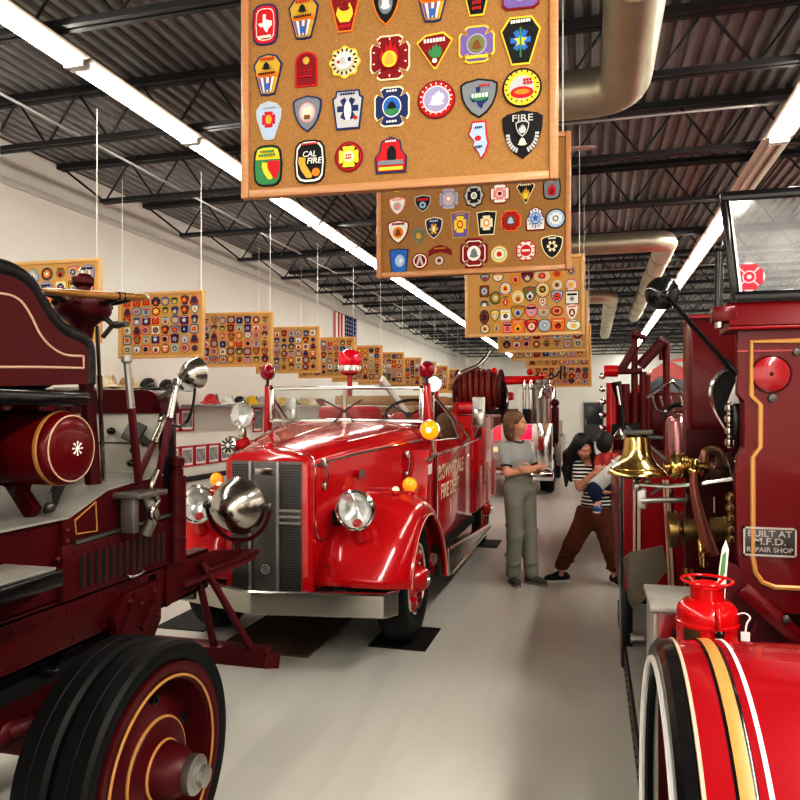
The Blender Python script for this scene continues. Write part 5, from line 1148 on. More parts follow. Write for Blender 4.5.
# ---- wheels
def truck_wheel(x, y, s):
    o = V((x, y, 0.45)); ax = (s, 0, 0)
    w_ = thing('wheel', None, None); w_.parent = rt; w_.location = o - wloc(rt)
    B().lathe([(0.27, -0.2), (0.36, -0.215), (0.41, -0.2), (0.44, -0.18), (0.45, -0.15), (0.45, -0.055), (0.44, -0.025), (0.41, -0.004), (0.36, 0.008), (0.3, 0.0), (0.27, -0.02)], o, ax, 48, False).build('tyre', RUBBER, w_)
    rim = B().lathe([(0.27, -0.21), (0.272, -0.018), (0.258, -0.002), (0.24, -0.01), (0.232, -0.05)], o, ax, 40, False).build('rim', CHROME, w_)
    b = B().lathe([(0.1, -0.07), (0.235, -0.07), (0.235, -0.055), (0.16, -0.02), (0.1, 0.0), (0.085, 0.05), (0.06, 0.075), (0.0, 0.08)], o, ax, 36)
    for k in range(6): a = k * PI / 3; b.lathe([(0.018, 0), (0.018, 0.03), (0, 0.034)], o + V((s * -0.02, 0.16 * math.cos(a), 0.16 * math.sin(a))), ax, 8); b.bar(o + V((s * -0.035, 0.11 * math.cos(a), 0.11 * math.sin(a))), o + V((s * -0.05, 0.235 * math.cos(a), 0.235 * math.sin(a))), 0.05, 0.04, 0.01, up=(1, 0, 0))
    b.build('wheel_disc', RED, w_)
    B().lathe([(0.036, 0.07), (0.03, 0.095), (0, 0.1)], o, ax, 20).build('hub_cap', CHROME, w_)
truck_wheel(TC + 0.83, 5.12, 1); truck_wheel(TC - 0.83, 5.12, -1); truck_wheel(TC + 0.76, 9.0, 1); truck_wheel(TC - 0.76, 9.0, -1)
b = B(); b.cyl((TC - 0.75, 5.12, 0.4), (TC + 0.75, 5.12, 0.4), 0.05); b.cyl((TC - 0.75, 9.0, 0.45), (TC + 0.75, 9.0, 0.45), 0.06); b.build('axle', MATTE, rt)
# mats and drip board on the floor
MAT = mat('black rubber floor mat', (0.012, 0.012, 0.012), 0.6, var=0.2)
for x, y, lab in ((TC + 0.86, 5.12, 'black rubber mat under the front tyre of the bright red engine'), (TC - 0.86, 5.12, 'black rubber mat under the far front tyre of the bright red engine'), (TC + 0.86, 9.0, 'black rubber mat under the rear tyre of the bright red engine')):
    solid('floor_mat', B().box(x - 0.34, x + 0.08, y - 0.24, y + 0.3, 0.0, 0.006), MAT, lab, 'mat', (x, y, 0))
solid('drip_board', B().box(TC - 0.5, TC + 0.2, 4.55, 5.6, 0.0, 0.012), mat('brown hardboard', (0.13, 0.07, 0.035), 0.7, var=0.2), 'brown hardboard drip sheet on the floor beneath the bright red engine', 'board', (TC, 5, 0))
# ================================================================ RIGHT: the crimson engine facing the camera
XO = 0.15
qt = thing('antique_pumper', 'crimson antique pumper with black framed windscreen, gold striped fender and brass bell', 'fire truck', (1.05, 2.0, 0))
def qb(b, n, m=None, p=None, **k): return b.build(n, m, p or qt, **k)
QM = 2.1  # x + mirrored x
FPR = [(0.0, 0.0), (0.45, 0.0), (0.8, 0.0), (0.93, 0.0), (0.95, 0.002)]
fcl = lambda xi, xo, s: None
def near_fender(s):
    xi, xo = (0.93, XO) if s < 0 else (1.17, 1.95)
    W = xo - xi
    n = 48; a0, a1 = math.radians(-14), math.radians(190); yc, zc, R = 1.77, 0.53, 0.592
    def ring(prof): return [[V((xi + W * f, yc - (R + d) * math.cos(a0 + (a1 - a0) * i / n), zc + (R + d) * math.sin(a0 + (a1 - a0) * i / n))) for f, d in prof] for i in range(n + 1)]
    b = B(); b.loft(ring([(0, 0), (0.3, 0.012), (0.6, 0.014), (0.85, 0.008), (0.945, 0.0), (0.95, -0.02)]), False, False); fo = qb(b, 'front_fender', FRED, ang=60)
    md = fo.modifiers.new('thickness', 'SOLIDIFY'); md.thickness = 0.006; md.offset = -1
    b = B(); b.loft(ring([(0.948, -0.003), (0.955, 0.004), (0.985, 0.002), (1.0, -0.012), (1.0, -0.045), (0.985, -0.05), (0.95, -0.03)]), False, True); qb(b, 'black_valance', BLACK, fo)
    B().tube([r[0] for r in ring([(1.003, -0.047)])], 0.009, 8).build('white_edge', WHITEP, fo)
    B().tube([r[0] for r in ring([(0.944, 0.003)])], 0.0045, 6).build('white_edge', CREAM, fo)
    b = B(); b.loft(ring([(0.868, 0.0095), (0.862, 0.0105), (0.838, 0.012), (0.832, 0.0105)]), False, True); qb(b, 'gold_stripe', GOLD, fo)
    b = B(); b.loft(ring([(0.875, 0.008), (0.872, 0.009), (0.83, 0.0115), (0.826, 0.0105)]), False, True); qb(b, 'black_outline', BLACK, fo)
    b = B(); b.loft(ring([(0.806, 0.0105), (0.804, 0.0125), (0.796, 0.0125), (0.794, 0.0105)]), False, True); qb(b, 'white_stripe', WHITEP, fo)
    # splash shield closing the far side of the arch
    x = xi; b = B(); P = [(yc - R * math.cos(a0 + (a1 - a0) * i / n), zc + R * math.sin(a0 + (a1 - a0) * i / n)) for i in range(n + 1)]
    b.prism(P, (x, 0, 0), (0, 1, 0), (0, 0, 1), (1 if s < 0 else -1, 0, 0), 0.02); qb(b, 'splash_shield', DRED, fo)
near_fender(-1); near_fender(1)
for xa, xb in ((0.175, 0.93), (1.17, QM - 0.175)): qb(B().box(xa, xb, 2.075, 2.095, 0.25, 0.99), 'rear_splash_plate', DRED)
for s, x in ((-1, 0.185), (1, QM - 0.185)):
    o = V((x, 1.77, 0.5)); ax = (s, 0, 0); w_ = thing('wheel', None, None); w_.parent = qt; w_.location = o - wloc(qt)
    B().lathe([(0.44, -0.2), (0.47, -0.2), (0.49, -0.17), (0.5, -0.12), (0.5, -0.06), (0.49, -0.02), (0.47, 0.0), (0.45, 0.0), (0.44, -0.02)], o, ax, 56, False).build('tyre', RUBBER, w_)
    b = B().lathe([(0.44, -0.2), (0.445, -0.01), (0.43, 0.0), (0.3, -0.012), (0.12, -0.02), (0.1, 0.0), (0.07, 0.03), (0, 0.035)], o, ax, 48); b.build('wheel_disc', DRED, w_)
for s, x in ((-1, 0.24), (1, QM - 0.24)):
    o = V((x, 5.4, 0.47)); ax = (s, 0, 0); w_ = thing('wheel', None, None); w_.parent = qt; w_.location = o - wloc(qt)
    B().lathe([(0.33, -0.2), (0.42, -0.2), (0.46, -0.17), (0.47, -0.12), (0.47, -0.06), (0.46, -0.02), (0.43, 0.0), (0.36, 0.0), (0.33, -0.02)], o, ax, 48, False).build('tyre', RUBBER, w_)
    b = B().lathe([(0.33, -0.2), (0.345, -0.02), (0.32, 0.0), (0.3, -0.02), (0.28, -0.08), (0.12, -0.05), (0.1, 0.0), (0.07, 0.04), (0, 0.045)], o, ax, 40); b.build('wheel_disc', DRED, w_)
b = B(); b.box(0.6, 0.68, 1.2, 6.0, 0.5, 0.66); b.box(1.42, 1.5, 1.2, 6.0, 0.5, 0.66); b.box(0.6, 1.5, 1.7, 1.84, 0.44, 0.52); b.box(0.3, 1.8, 5.35, 5.45, 0.44, 0.5); qb(b, 'chassis', DRED)
# bonnet between the fenders
def hsec(w, z1, z2, y): return [V((1.05 + w * math.cos(PI * k / 16), y, z1 + (z2 - z1) * math.sin(PI * k / 16))) for k in range(17)] + [V((1.05 - w, y, 0.66)), V((1.05 + w, y, 0.66))]
b = B().loft([hsec(0.27, 1.1, 1.34, 1.25), hsec(0.33, 1.15, 1.45, 2.5)]); qb(b, 'bonnet', MRED)
b = B().box(0.76, 1.34, 1.16, 1.25, 0.6, 1.4, 0.03); qb(b, 'radiator', BRASS)
# ---- cowl panel
CY = 2.5
def mir(P): return P + [V((QM - p.x, p.y, p.z)) for p in reversed(P)]
cu = [(738, 326), (738, 394), (745, 402), (745, 448), (738, 456), (735.5, 480), (738, 560), (743, 580), (752, 597), (764, 608), (780, 613)]
cp = [atY(u, v, CY) for u, v in cu]
b = B().polyY(mir(cp), CY, 0.05, 0.006); cow = qb(b, 'cowl_panel', MRED)
st_ = [(1.05, None)]; sp = [(800, 341), (751, 342), (751, 396), (760, 405), (760, 447), (752.5, 457), (752.5, 556), (755, 572), (762, 582), (775, 587), (800, 588)]
B().tube([atY(u, v, CY) + V((0, -0.003, 0)) for u, v in [(850, 341)] + sp + [(850, 588)]], 0.0085, 6).build('gold_stripe', GOLD, cow)
c = atY(771, 374, CY)
b = B().lathe([(0.054, -0.002), (0.054, 0.006), (0.04, 0.01), (0.01, 0.012), (0, 0.012)], c, (0, -1, 0), 32); qb(b, 'round_cover', FRED, cow)
b = B().arc(c + V((0, -0.004, 0)), (0, 1, 0), 0.058, 0.003, n=32).ball(c + V((0, -0.014, 0)), 0.006, 10, 6); qb(b, 'cover_ring', DRED, cow)
b = B().lathe([(0.014, 0), (0.012, 0.012), (0, 0.014)], atY(772, 398, CY), (0, -1, 0), 12); b.lathe([(0.012, 0), (0.01, 0.01), (0, 0.012)], atY(796, 352, CY), (0, -1, 0), 12); qb(b, 'screw', DSTEEL, cow)
b = B().box(atY(737, 351, CY).x, 1.6, CY - 0.004, CY, atY(737, 352, CY).z - 0.001, atY(737, 351, CY).z + 0.0015); qb(b, 'seam_bead', FRED, cow)
# top roll of the cowl
z1 = atY(737, 330, CY).z; z2 = atY(760, 301, CY).z; xl = atY(728, 310, CY).x
rp = [(CY + 0.16, z1), (CY - 0.015, z1), (CY - 0.03, z1 + 0.012), (CY - 0.02, z1 + 0.03), (CY - 0.005, z2 - 0.03), (CY + 0.02, z2), (CY + 0.16, z2)]
b = B().prism(rp, (xl, 0, 0), (0, 1, 0), (0, 0, 1), (1, 0, 0), QM - 2 * xl); qb(b, 'cowl_top', MRED)
B().tube([(xl, CY - 0.022, z1 + 0.004), (QM - xl, CY - 0.022, z1 + 0.004)], 0.006, 8).build('top_bead', FRED, cow)
# maker's plaque
c = atY(769, 541.5, CY); PLQ = mat('blackened pewter plaque', (0.09, 0.09, 0.09), 0.4, 0.7)
hw, hh = 0.077, 0.046
pq = B().box(c.x - hw, c.x + hw, CY - 0.008, CY, c.z - hh, c.z + hh, 0.003).build('plaque', PLQ, cow)
PEW = mat('raised pewter lettering', (0.42, 0.4, 0.37), 0.35, 0.6)
b = B()
for x0, x1, za, zb in ((-hw, hw, hh - 0.006, hh), (-hw, hw, -hh, -hh + 0.006), (-hw, -hw + 0.006, -hh, hh), (hw - 0.006, hw, -hh, hh)): b.box(c.x + x0, c.x + x1, CY - 0.011, CY - 0.006, c.z + za, c.z + zb)
qb(b, 'plaque_rim', PEW, pq)
for s_, sz, dz, stc in (('BUILT AT', 0.028, 0.0245, 1.1), ('M.F.D.', 0.03, 0.0, 1.2), ('REPAIR SHOP', 0.0215, -0.026, 1.05)):
    text_mesh('lettering', s_, sz, (c.x, CY - 0.0085, c.z + dz), (1, 0, 0), (0, 0, 1), PEW, pq, 0.0012, stretch=stc)
# sloping toe plates under the cowl
b = B(); pl = [atY(u, v, CY - 0.02) for u, v in ((722, 560), (738, 566), (760, 606), (800, 640), (830, 660), (830, 720), (722, 720))]
b.polyY(pl, CY - 0.02, 0.02); qb(b, 'toe_board', DULLRED)
b = B(); b.bar(atY(742, 588, CY - 0.06), atY(800, 640, CY - 0.06), 0.05, 0.02, 0.004, up=(0, 1, 0)); b.bar(atY(758, 618, CY - 0.05), atY(748, 642, CY - 0.05), 0.006, 0.006); qb(b, 'toe_moulding', MRED)
b = B().lathe([(0.012, 0), (0.012, 0.006), (0.006, 0.01), (0, 0.01)], atY(786, 619, CY - 0.07), (0, -1, 0), 14); qb(b, 'toe_stud', DSTEEL)
# ---- windscreen
WY = CY + 0.02
wo = [(721, 193), (733.5, 301)]; wi = [(729, 203), (737.5, 293)]
a_, c_ = atY(*wo[0], WY), atY(*wo[1], WY); tz = atY(800, 184, WY).z
L = lambda p: V((QM - p.x, p.y, p.z))
fb = B()
fb.bar(a_ + V((0.009, 0, 0)), c_ + V((0.009, 0, 0)), 0.03, 0.018, 0.005, up=(0, 1, 0)); fb.bar(L(a_) - V((0.009, 0, 0)), L(c_) - V((0.009, 0, 0)), 0.03, 0.018, 0.005, up=(0, 1, 0))
fb.bar(a_ + V((0, 0, -0.014)), L(a_) + V((0, 0, -0.014)), 0.028, 0.03, 0.006); fb.bar(c_ + V((0, 0, 0.014)), L(c_) + V((0, 0, 0.014)), 0.028, 0.03, 0.006)
wsf = qb(fb, 'windscreen_frame', BLACK)
gp = [a_ + V((0.02, 0, -0.02)), c_ + V((0.02, 0, 0.02)), L(c_) + V((-0.02, 0, 0.02)), L(a_) + V((-0.02, 0, -0.02))]
b = B().polyY(gp, WY - 0.003, 0.006); gl = qb(b, 'windscreen_glass', DGLASS)
b = B()
for p, q in ((gp[0], gp[1]), (gp[1], gp[2]), (gp[2], gp[3]), (gp[3], gp[0])): b.bar(p + V((0, -0.006, 0)), q + V((0, -0.006, 0)), 0.012, 0.006, up=(0, 1, 0))
qb(b, 'glazing_strip', WHITEP, wsf)
c = atY(749, 277, WY - 0.006)
def mal(r): return [(p[0] * r, p[1] * r) for p in sc(maltese(), 1)]
CR = mat('crimson sticker', (0.5, 0.02, 0.05), 0.5); CP = mat('pink sticker outline', (0.85, 0.5, 0.5), 0.5)
b = B(); r = 0.044; P = lambda pts, m, y: b.use(m).prism(pts, (c.x, c.y - y, c.z), (1, 0, 0), (0, 0, 1), (0, -1, 0), 0.0006)
P([((0.98 + 0.1 * math.cos(4 * t)) * r * math.cos(t), (0.98 + 0.1 * math.cos(4 * t)) * r * math.sin(t)) for t in [2 * PI * k / 40 for k in range(40)]], CP, 0.0); P(mal(r * 0.96), CR, 0.0007)
for a in range(4): t = PI / 4 + a * PI / 2; b.use(CP).bar((c.x, c.y - 0.0016, c.z), (c.x + r * 0.8 * math.cos(t), c.y - 0.0016, c.z + r * 0.8 * math.sin(t)), 0.004, 0.001, up=(0, 1, 0))
P(circ(24, r * 0.46, r * 0.46), CP, 0.0018); P(circ(24, r * 0.38, r * 0.38), CR, 0.0025); P(circ(12, r * 0.16, r * 0.16), CP, 0.0032)
qb(b, 'maltese_sticker', None, gl)
b = B(); b.cyl(atY(720, 248, WY), atY(718, 312, WY - 0.02), 0.013, n=12); b.ball(atY(720, 248, WY), 0.02, 12, 8); b.bar(atY(720, 250, WY), atY(726, 252, WY), 0.01, 0.01); qb(b, 'windscreen_stay', BLACK)
b = B(); pz = atY(719, 316, WY - 0.02); b.box(pz.x - 0.02, pz.x + 0.05, WY - 0.04, WY + 0.04, pz.z - 0.02, pz.z + 0.03, 0.006); stb = qb(b, 'stay_bracket', MRED)
B().lathe([(0.014, 0), (0.014, 0.018), (0.008, 0.022), (0, 0.022)], pz + V((0, 0, -0.02)), (0, 0, -1), 12).build('nut', NICKEL, stb)
# ---- round mirror on a long arm
mc = atY(662, 293, 2.3)
mo = thing('side_mirror', 'round black mirror on a long slanted arm', None, mc - wloc(qt)); mo.parent = qt
b = B().lathe([(0.0, -0.03), (0.02, -0.029), (0.035, -0.022), (0.047, -0.008), (0.05, 0.0), (0.05, 0.008), (0.046, 0.01)], mc, (0.12, 1, -0.05), 32, False); b.build('mirror_back', BLACK, mo)
B().lathe([(0.046, 0.008), (0, 0.009)], mc, (0.12, 1, -0.05), 32, False).build('mirror_glass', CHROME, mo)
pb = atY(735, 373, 2.48)
b = B(); p0 = mc + V((0.008, -0.03, -0.012)); b.tube([p0, p0.lerp(pb, 0.5), pb], 0.0085, 8); b.ball(p0, 0.014, 12, 8); b.cyl(pb, pb + (p0 - pb).normalized() * 0.06, 0.013, n=10); b.build('mirror_arm', BLACK, mo)
# ---- big red hose box / seat block behind the cowl
p = atY(690, 316, 3.15); q = atY(700, 445, 3.15)
b = B().box(p.x, QM - p.x, 3.15, 3.4, q.z, p.z, 0.015); sb = qb(b, 'seat_box', MRED)
B().box(p.x - 0.004, QM - p.x + 0.004, 3.14, 3.41, p.z - 0.012, p.z + 0.004, 0.004).build('lid_edge', FRED, sb)
# seat end: black leather with a bright curved trim
se = [atY(u, v, 2.95) for u, v in ((748, 368), (734, 368), (724, 371), (716, 379), (712, 389), (713, 401), (718, 414), (726, 428), (735, 446), (748, 446))]
b = B().polyY(se, 2.95, 0.06, 0.012); seo = qb(b, 'seat_end', LEATHER)
B().tube(smooth_path([p + V((-0.004, -0.004, 0)) for p in se[1:-1]], 4), 0.009, 8).build('bright_trim', CHROME, seo)
b = B(); b.obox(atY(741, 388, 2.85), (0.05, 0.03, 0.16), Matrix.Rotation(0.35, 3, 'Y'), 0.01); qb(b, 'white_pad', WHITEP)
b = B(); b.obox(atY(744, 420, 2.8), (0.08, 0.05, 0.12), None, 0.01); qb(b, 'black_case', BLACK)
# pipe stack with fittings
def stack(u0, v0, v1, y, r, m, name, n):
    b = B(); a, c = atY(u0, v0, y), atY(u0, v1, y); b.cyl(a, c, r * 0.6, n=12)
    for k in range(n): q = a.lerp(c, (k + 0.5) / n); b.lathe([(r * 0.6, -r), (r * 1.1, -r * 0.6), (r * 1.15, 0), (r * 1.1, r * 0.6), (r * 0.6, r)], q, (0, 0, 1), 14)
    return qb(b, name, m)
stack(729.5, 402, 448, 2.8, 0.016, NICKEL, 'pipe_stack', 4); stack(730, 492, 545, 2.9, 0.015, OBRASS, 'drain_cock_stack', 5)
b = B(); b.bar(atY(728, 452, 2.85), atY(736, 478, 2.85), 0.02, 0.02); b.bar(atY(722, 455, 2.86), atY(733, 476, 2.86), 0.012, 0.012); b.tube([atY(714, 467, 2.85), atY(730, 468, 2.85)], 0.009, 8); qb(b, 'valve_linkage', NICKEL)
# ---- brass discharge valve
c = atY(672, 466, 2.95); e = c + V((0.28, 0.06, 0.02))
b = B().lathe([(0.0, -0.03), (0.012, -0.03), (0.016, -0.012), (0.04, -0.01), (0.047, 0.0), (0.047, 0.022), (0.043, 0.026), (0.047, 0.03), (0.047, 0.052), (0.036, 0.058), (0.036, 0.07)], c, (1, 0.15, 0.02), 28); va = qb(b, 'discharge_valve', BRASS)
b = B()
for k in range(12): t = k * PI / 6; x_, y_, z_ = basis((1, 0.15, 0.02)); b.ball(c + (x_ * math.cos(t) + y_ * math.sin(t)) * 0.047 + z_ * 0.012, 0.006, 6, 4)
b.build('cap_lugs', BRASS, va)
ax_ = V((1, 0.15, 0.02)).normalized()
B().lathe([(0.034, 0.07), (0.034, 0.09), (0.028, 0.1), (0.028, 0.13)], c, ax_, 24).build('valve_body', NICKEL, va)
B().lathe([(0.03, 0.1), (0.044, 0.105), (0.046, 0.125), (0.03, 0.14), (0.03, 0.28)], c, ax_, 24).build('brass_collar', BRASS, va)
d_ = c + ax_ * 0.2
B().tube(smooth_path([atY(704, 462, 2.85), atY(705, 453, 2.85), atY(712, 450, 2.86), atY(719, 454, 2.88), atY(720, 466, 2.9)], 5), 0.017, 10).build('elbow', mat('brown bronze elbow', (0.25, 0.14, 0.09), 0.35, 0.6), va)
b = B(); b.ball(atY(722, 470, 2.95), (0.06, 0.05, 0.05), 18, 12); b.cyl(atY(716, 470, 2.95), atY(738, 470, 3.0), 0.035, n=16); b.cyl(atY(706, 478, 2.95), atY(735, 478, 2.98), 0.02, n=12); b.build('valve_chamber', mat('dark bronze casting', (0.1, 0.06, 0.045), 0.38, 0.6), va)
b = B(); b.ball(atY(694, 471, 2.87), 0.022, 14, 10); b.cyl(atY(694, 471, 2.87), atY(694, 462, 2.9), 0.014, n=10); b.build('handle_socket', BRASS, va)
hp = [atY(u, v, 2.84) for u, v in ((693.5, 472), (694, 488), (698, 508), (704, 530), (712, 555))]
b = B().tube(smooth_path(hp, 5), 0.02, 12, rr=[0.012 + 0.016 * (k / 20) for k in range(21)]); qb(b, 'long_handle', mat('reddish hardwood handle', (0.2, 0.06, 0.035), 0.35, coat=0.4))
b = B(); b.lathe([(0.0, -0.01), (0.014, 0), (0.012, 0.03), (0.02, 0.035), (0.02, 0.05), (0, 0.055)], atY(704, 566, 2.8), (0, 0, 1), 14); b.cyl(atY(702, 540, 2.86), atY(704, 566, 2.8), 0.016, n=10); qb(b, 'brass_cock', BRASS)
# rods
b = B(); b.tube([atY(639, 484, 2.95), atY(668, 486, 2.9), atY(700, 484, 2.85), atY(737, 478, 2.75)], 0.0085, 8); qb(b, 'polished_rail', CHROME)
b = B(); b.box(*(lambda p: (p.x - 0.016, p.x + 0.02, p.y - 0.02, p.y + 0.02, p.z - 0.05, p.z + 0.03))(atY(641, 496, 3.0)), 0.006); b.tube([atY(641, 501, 2.98), atY(665, 500, 2.98), atY(686, 500, 2.98), atY(688, 494, 2.98)], 0.011, 8); b.tube([atY(650, 494, 3.0), atY(664, 486, 3.0)], 0.006, 6); b.ball(atY(637, 486, 2.97), 0.02, 10, 8); b.ball(atY(647, 482, 2.97), 0.016, 10, 8); qb(b, 'bell_bracket', STEEL)
# ---- brass drum
a, c = atY(667, 529, 3.1), atY(728, 527, 3.1); ux = (c - a).normalized(); Lg = (c - a).length
b = B().lathe([(0.0, 0), (0.06, 0.0), (0.074, 0.005), (0.074, Lg * 0.16), (0.07, Lg * 0.18), (0.03, Lg * 0.2), (0.03, Lg * 0.24), (0.068, Lg * 0.25), (0.068, Lg * 0.5), (0.074, Lg * 0.51), (0.074, Lg * 0.56), (0.05, Lg * 0.58), (0.05, Lg * 0.66), (0.07, Lg * 0.68), (0.07, Lg * 0.95), (0.0, Lg)], a, ux, 40); qb(b, 'brass_drum', OBRASS)
b = B(); b.arc(atY(705, 572, 2.75), (0.3, 1, 0), 0.062, 0.008, 0.2, PI * 1.05, n=20, xdir=(1, 0, 0)); b.arc(atY(707, 572, 2.78), (0.3, 1, 0), 0.05, 0.006, 0.2, PI * 1.05, n=20, xdir=(1, 0, 0)); o_ = qb(b, 'brass_hoop', OBRASS); 
for o in (o_,): o.rotation_euler = (0, 0, 0)
b = B()
for u in (671, 715): b.cyl(atY(u, 486 if u < 700 else 496, 3.0), atY(u, 512, 3.02), 0.008, n=8)
qb(b, 'nickel_rod', NICKEL)
# ---- bell
bc = atY(637, 474, 3.0)
bl = thing('bell', 'polished brass bell with flared mouth', None, bc - wloc(qt)); bl.parent = qt
B().lathe([(0.0, 0.158), (0.03, 0.156), (0.046, 0.146), (0.05, 0.13), (0.053, 0.1), (0.06, 0.07), (0.075, 0.042), (0.1, 0.02), (0.112, 0.008), (0.114, 0.0), (0.106, -0.004), (0.09, 0.012)], bc, (0, 0, 1), 48, False).build('bell_cup', BRASS, bl)
B().arc(bc + V((0, 0, 0.022)), (0, 0, 1), 0.1, 0.003, n=48).build('bead', BRASS, bl)
b = B().cyl(bc + V((0, 0, 0.1)), bc + V((0, 0, 0.0)), 0.007, n=8); b.ball(bc + V((0, 0, -0.008)), 0.02, 12, 8); b.build('clapper', DSTEEL, bl)
b = B(); b.box(bc.x - 0.05, bc.x + 0.06, bc.y - 0.03, bc.y + 0.03, bc.z + 0.155, bc.z + 0.175, 0.004); b.bar(bc + V((-0.04, 0, 0.19)), bc + V((0.13, 0.0, 0.04)), 0.014, 0.01); b.build('hanger', DSTEEL, bl)
# ---- striped body panels and black side frame behind the bell
b = B(); pp = [atY(u, v, 4.0) for u, v in ((624, 479), (692, 476), (692, 590), (624, 590))]; b.polyY(pp, 4.0, 0.03); pan = qb(b, 'striped_panel', FRED)
for u0, u1, m in ((633, 635.5, CREAM), (637, 640.5, CREAM), (635.8, 636.7, BLACK), (662.5, 664.5, CREAM), (665.5, 668.5, CREAM)):
    B().polyY([atY(u, v, 3.99) for u, v in ((u0, 480), (u1, 480), (u1 + (0 if u0 < 650 else 6), 589), (u0 + (0 if u0 < 650 else 6), 589))], 3.985, 0.015).build('pinstripe' if m is not BLACK else 'dark_line', m, pan)
b = B().box(0.15, 0.21, 4.02, 4.3, 0.3, 1.36, 0.01); qb(b, 'black_side_frame', BLACK)
b = B().box(0.15, QM - 0.15, 4.3, 6.2, 0.62, 1.2, 0.03); qb(b, 'rear_body', MRED)
b = B().box(0.5, 1.6, 2.6, 4.0, 0.55, 1.15, 0.02); qb(b, 'engine_casing', DRED)
b = B().box(0.36, 1.8, 3.05, 3.12, 0.9, 1.6); qb(b, 'dark_bulkhead', DRED)
# taupe boards and side tool boxes
b = B(); tb = [atY(u, v, 3.32) for u, v in ((629, 553), (663, 546), (668, 570), (641, 604), (635, 600), (629, 588))]; b.polyY(tb, 3.32, 0.02, 0.004); qb(b, 'taupe_board', TAUPE)
b = B(); tb = [atY(u, v, 3.42) for u, v in ((623, 559), (632, 552), (640, 600), (634, 612), (628, 600))]; b.polyY(tb, 3.42, 0.02, 0.004); qb(b, 'taupe_board', TAUPE)
b = B().box(0.19, 0.37, 2.4, 2.68, 0.44, 1.045, 0.008); tbx = qb(b, 'tool_box', FRED)
b = B().box(0.175, 0.385, 2.385, 2.69, 1.045, 1.065, 0.006); qb(b, 'lid', GREYP, tbx)
B().box(0.186, 0.2, 2.395, 2.685, 0.44, 1.04, 0.003).build('side_plate', GREYP, tbx)
B().box(0.24, 0.32, 2.392, 2.4, 0.97, 1.0, 0.002).build('handle', DRED, tbx)
b = B().box(0.18, 0.64, 2.1, 2.385, 0.42, 0.95, 0.006); lw = qb(b, 'step_locker', GREYP)
b = B(); b.cyl((0.19, 2.85, 0.82), (0.14, 2.85, 0.82), 0.012, n=12); b.cyl((0.15, 2.85, 0.82), (0.14, 2.85, 0.82), 0.018, n=12); qb(b, 'locker_knob', STEEL)
b = B().box(0.175, 0.64, 2.25, 5.0, 0.395, 0.42, 0.004); rbd = qb(b, 'running_board', GREYP)
b = B().box(0.165, 0.18, 2.2, 5.0, 0.28, 0.42, 0.003)
for k in range(34): b.ball((0.165, 2.26 + 0.08 * k, 0.35), 0.006, 8, 5)
qb(b, 'riveted_side_sill', mat('black sill with worn rivets', (0.03, 0.028, 0.026), 0.4, 0.3), rbd)
# ---- things standing on the step
ec = V((0.318, 2.215, 0.95)); ex_, ey_ = ec.x, ec.y
EX = mat('fresh red extinguisher paint', (0.5, 0.006, 0.01), 0.22, coat=0.6, var=0.05)
et = thing('fire_extinguisher', 'squat red fire extinguisher with ring handle standing on the pumper side step', 'fire extinguisher', ec); et.scale = (0.9, 0.9, 0.78)
ebod = B().lathe([(0.0, 0.0), (0.088, 0.0), (0.092, 0.006), (0.092, 0.152), (0.0955, 0.156), (0.0955, 0.165), (0.092, 0.169), (0.092, 0.195), (0.087, 0.218), (0.072, 0.236), (0.054, 0.243), (0.05, 0.247), (0.05, 0.288), (0.053, 0.29), (0.0, 0.294)], ec, (0, 0, 1), 48).build('cylinder', EX, et)
b = B().arc(ec + V((0, 0, 0.312)), (0, 0, 1), 0.076, 0.0055, n=40); 
for k in range(4): t = 0.7 + k * PI / 2; b.cyl(ec + V((0.045 * math.cos(t), 0.045 * math.sin(t), 0.289)), ec + V((0.075 * math.cos(t), 0.075 * math.sin(t), 0.312)), 0.005, n=6)
b.build('ring_handle', EX, et)
B().lathe([(0.04, 0.289), (0.04, 0.302), (0.03, 0.308), (0, 0.31)], ec, (0, 0, 1), 24).build('cap', EX, et)
b = B(); b.tube(smooth_path([ec + V((0.02, -0.06, 0.24)), ec + V((0.02, -0.09, 0.22)), ec + V((0.022, -0.1, 0.19)), ec + V((0.022, -0.1, 0.15))], 4), 0.009, 10); b.build('hose', EX, et)
b = B(); b.cyl(ec + V((0.022, -0.1, 0.155)), ec + V((0.022, -0.1, 0.06)), 0.012, 0.011, 14); b.lathe([(0.012, 0), (0.016, 0.006), (0.012, 0.012)], ec + V((0.022, -0.1, 0.15)), (0, 0, 1), 14); b.build('nozzle', BLACK, et)
pts = [ec + V((0.0928 * math.sin(t), -0.0928 * math.cos(t), 0)) for t in (-0.95, -0.75, -0.55, -0.35)]
b = B(); b.loft([[p + V((0, 0, 0.108)), p + V((0, 0, 0.15))] for p in pts], False, False); b.build('label_plate', mat('tarnished label plate', (0.13, 0.1, 0.045), 0.4, 0.6), et)
b = B(); b.tube(smooth_path([ec + V((0.075, -0.03, 0.2)), ec + V((0.1, -0.05, 0.215)), ec + V((0.115, -0.05, 0.2)), ec + V((0.105, -0.055, 0.18)), ec + V((0.1, -0.06, 0.15))], 5), 0.003, 6); b.build('tag_string', WHITEP, et)
b = B().obox(ec + V((0.1, -0.06, 0.125)), (0.026, 0.002, 0.055), None); b.build('paper_tag', WT, et)
lf = atY(722, 565, 2.378)
b = B().use(WHITEP); zt = lf.z
lp = [atY(u, v, 2.372) for u, v in ((713, 652), (719, 570), (722, 549), (726, 540), (729, 550), (727, 572), (721, 652))]
b.polyY(lp, 2.372, 0.004)
b.use(mat('green leaflet print', (0.12, 0.3, 0.12), 0.6)).polyY([atY(u, v, 2.37) for u, v in ((720, 576), (722.5, 555), (726.5, 551), (725, 572), (722, 580))], 2.3705, 0.002)
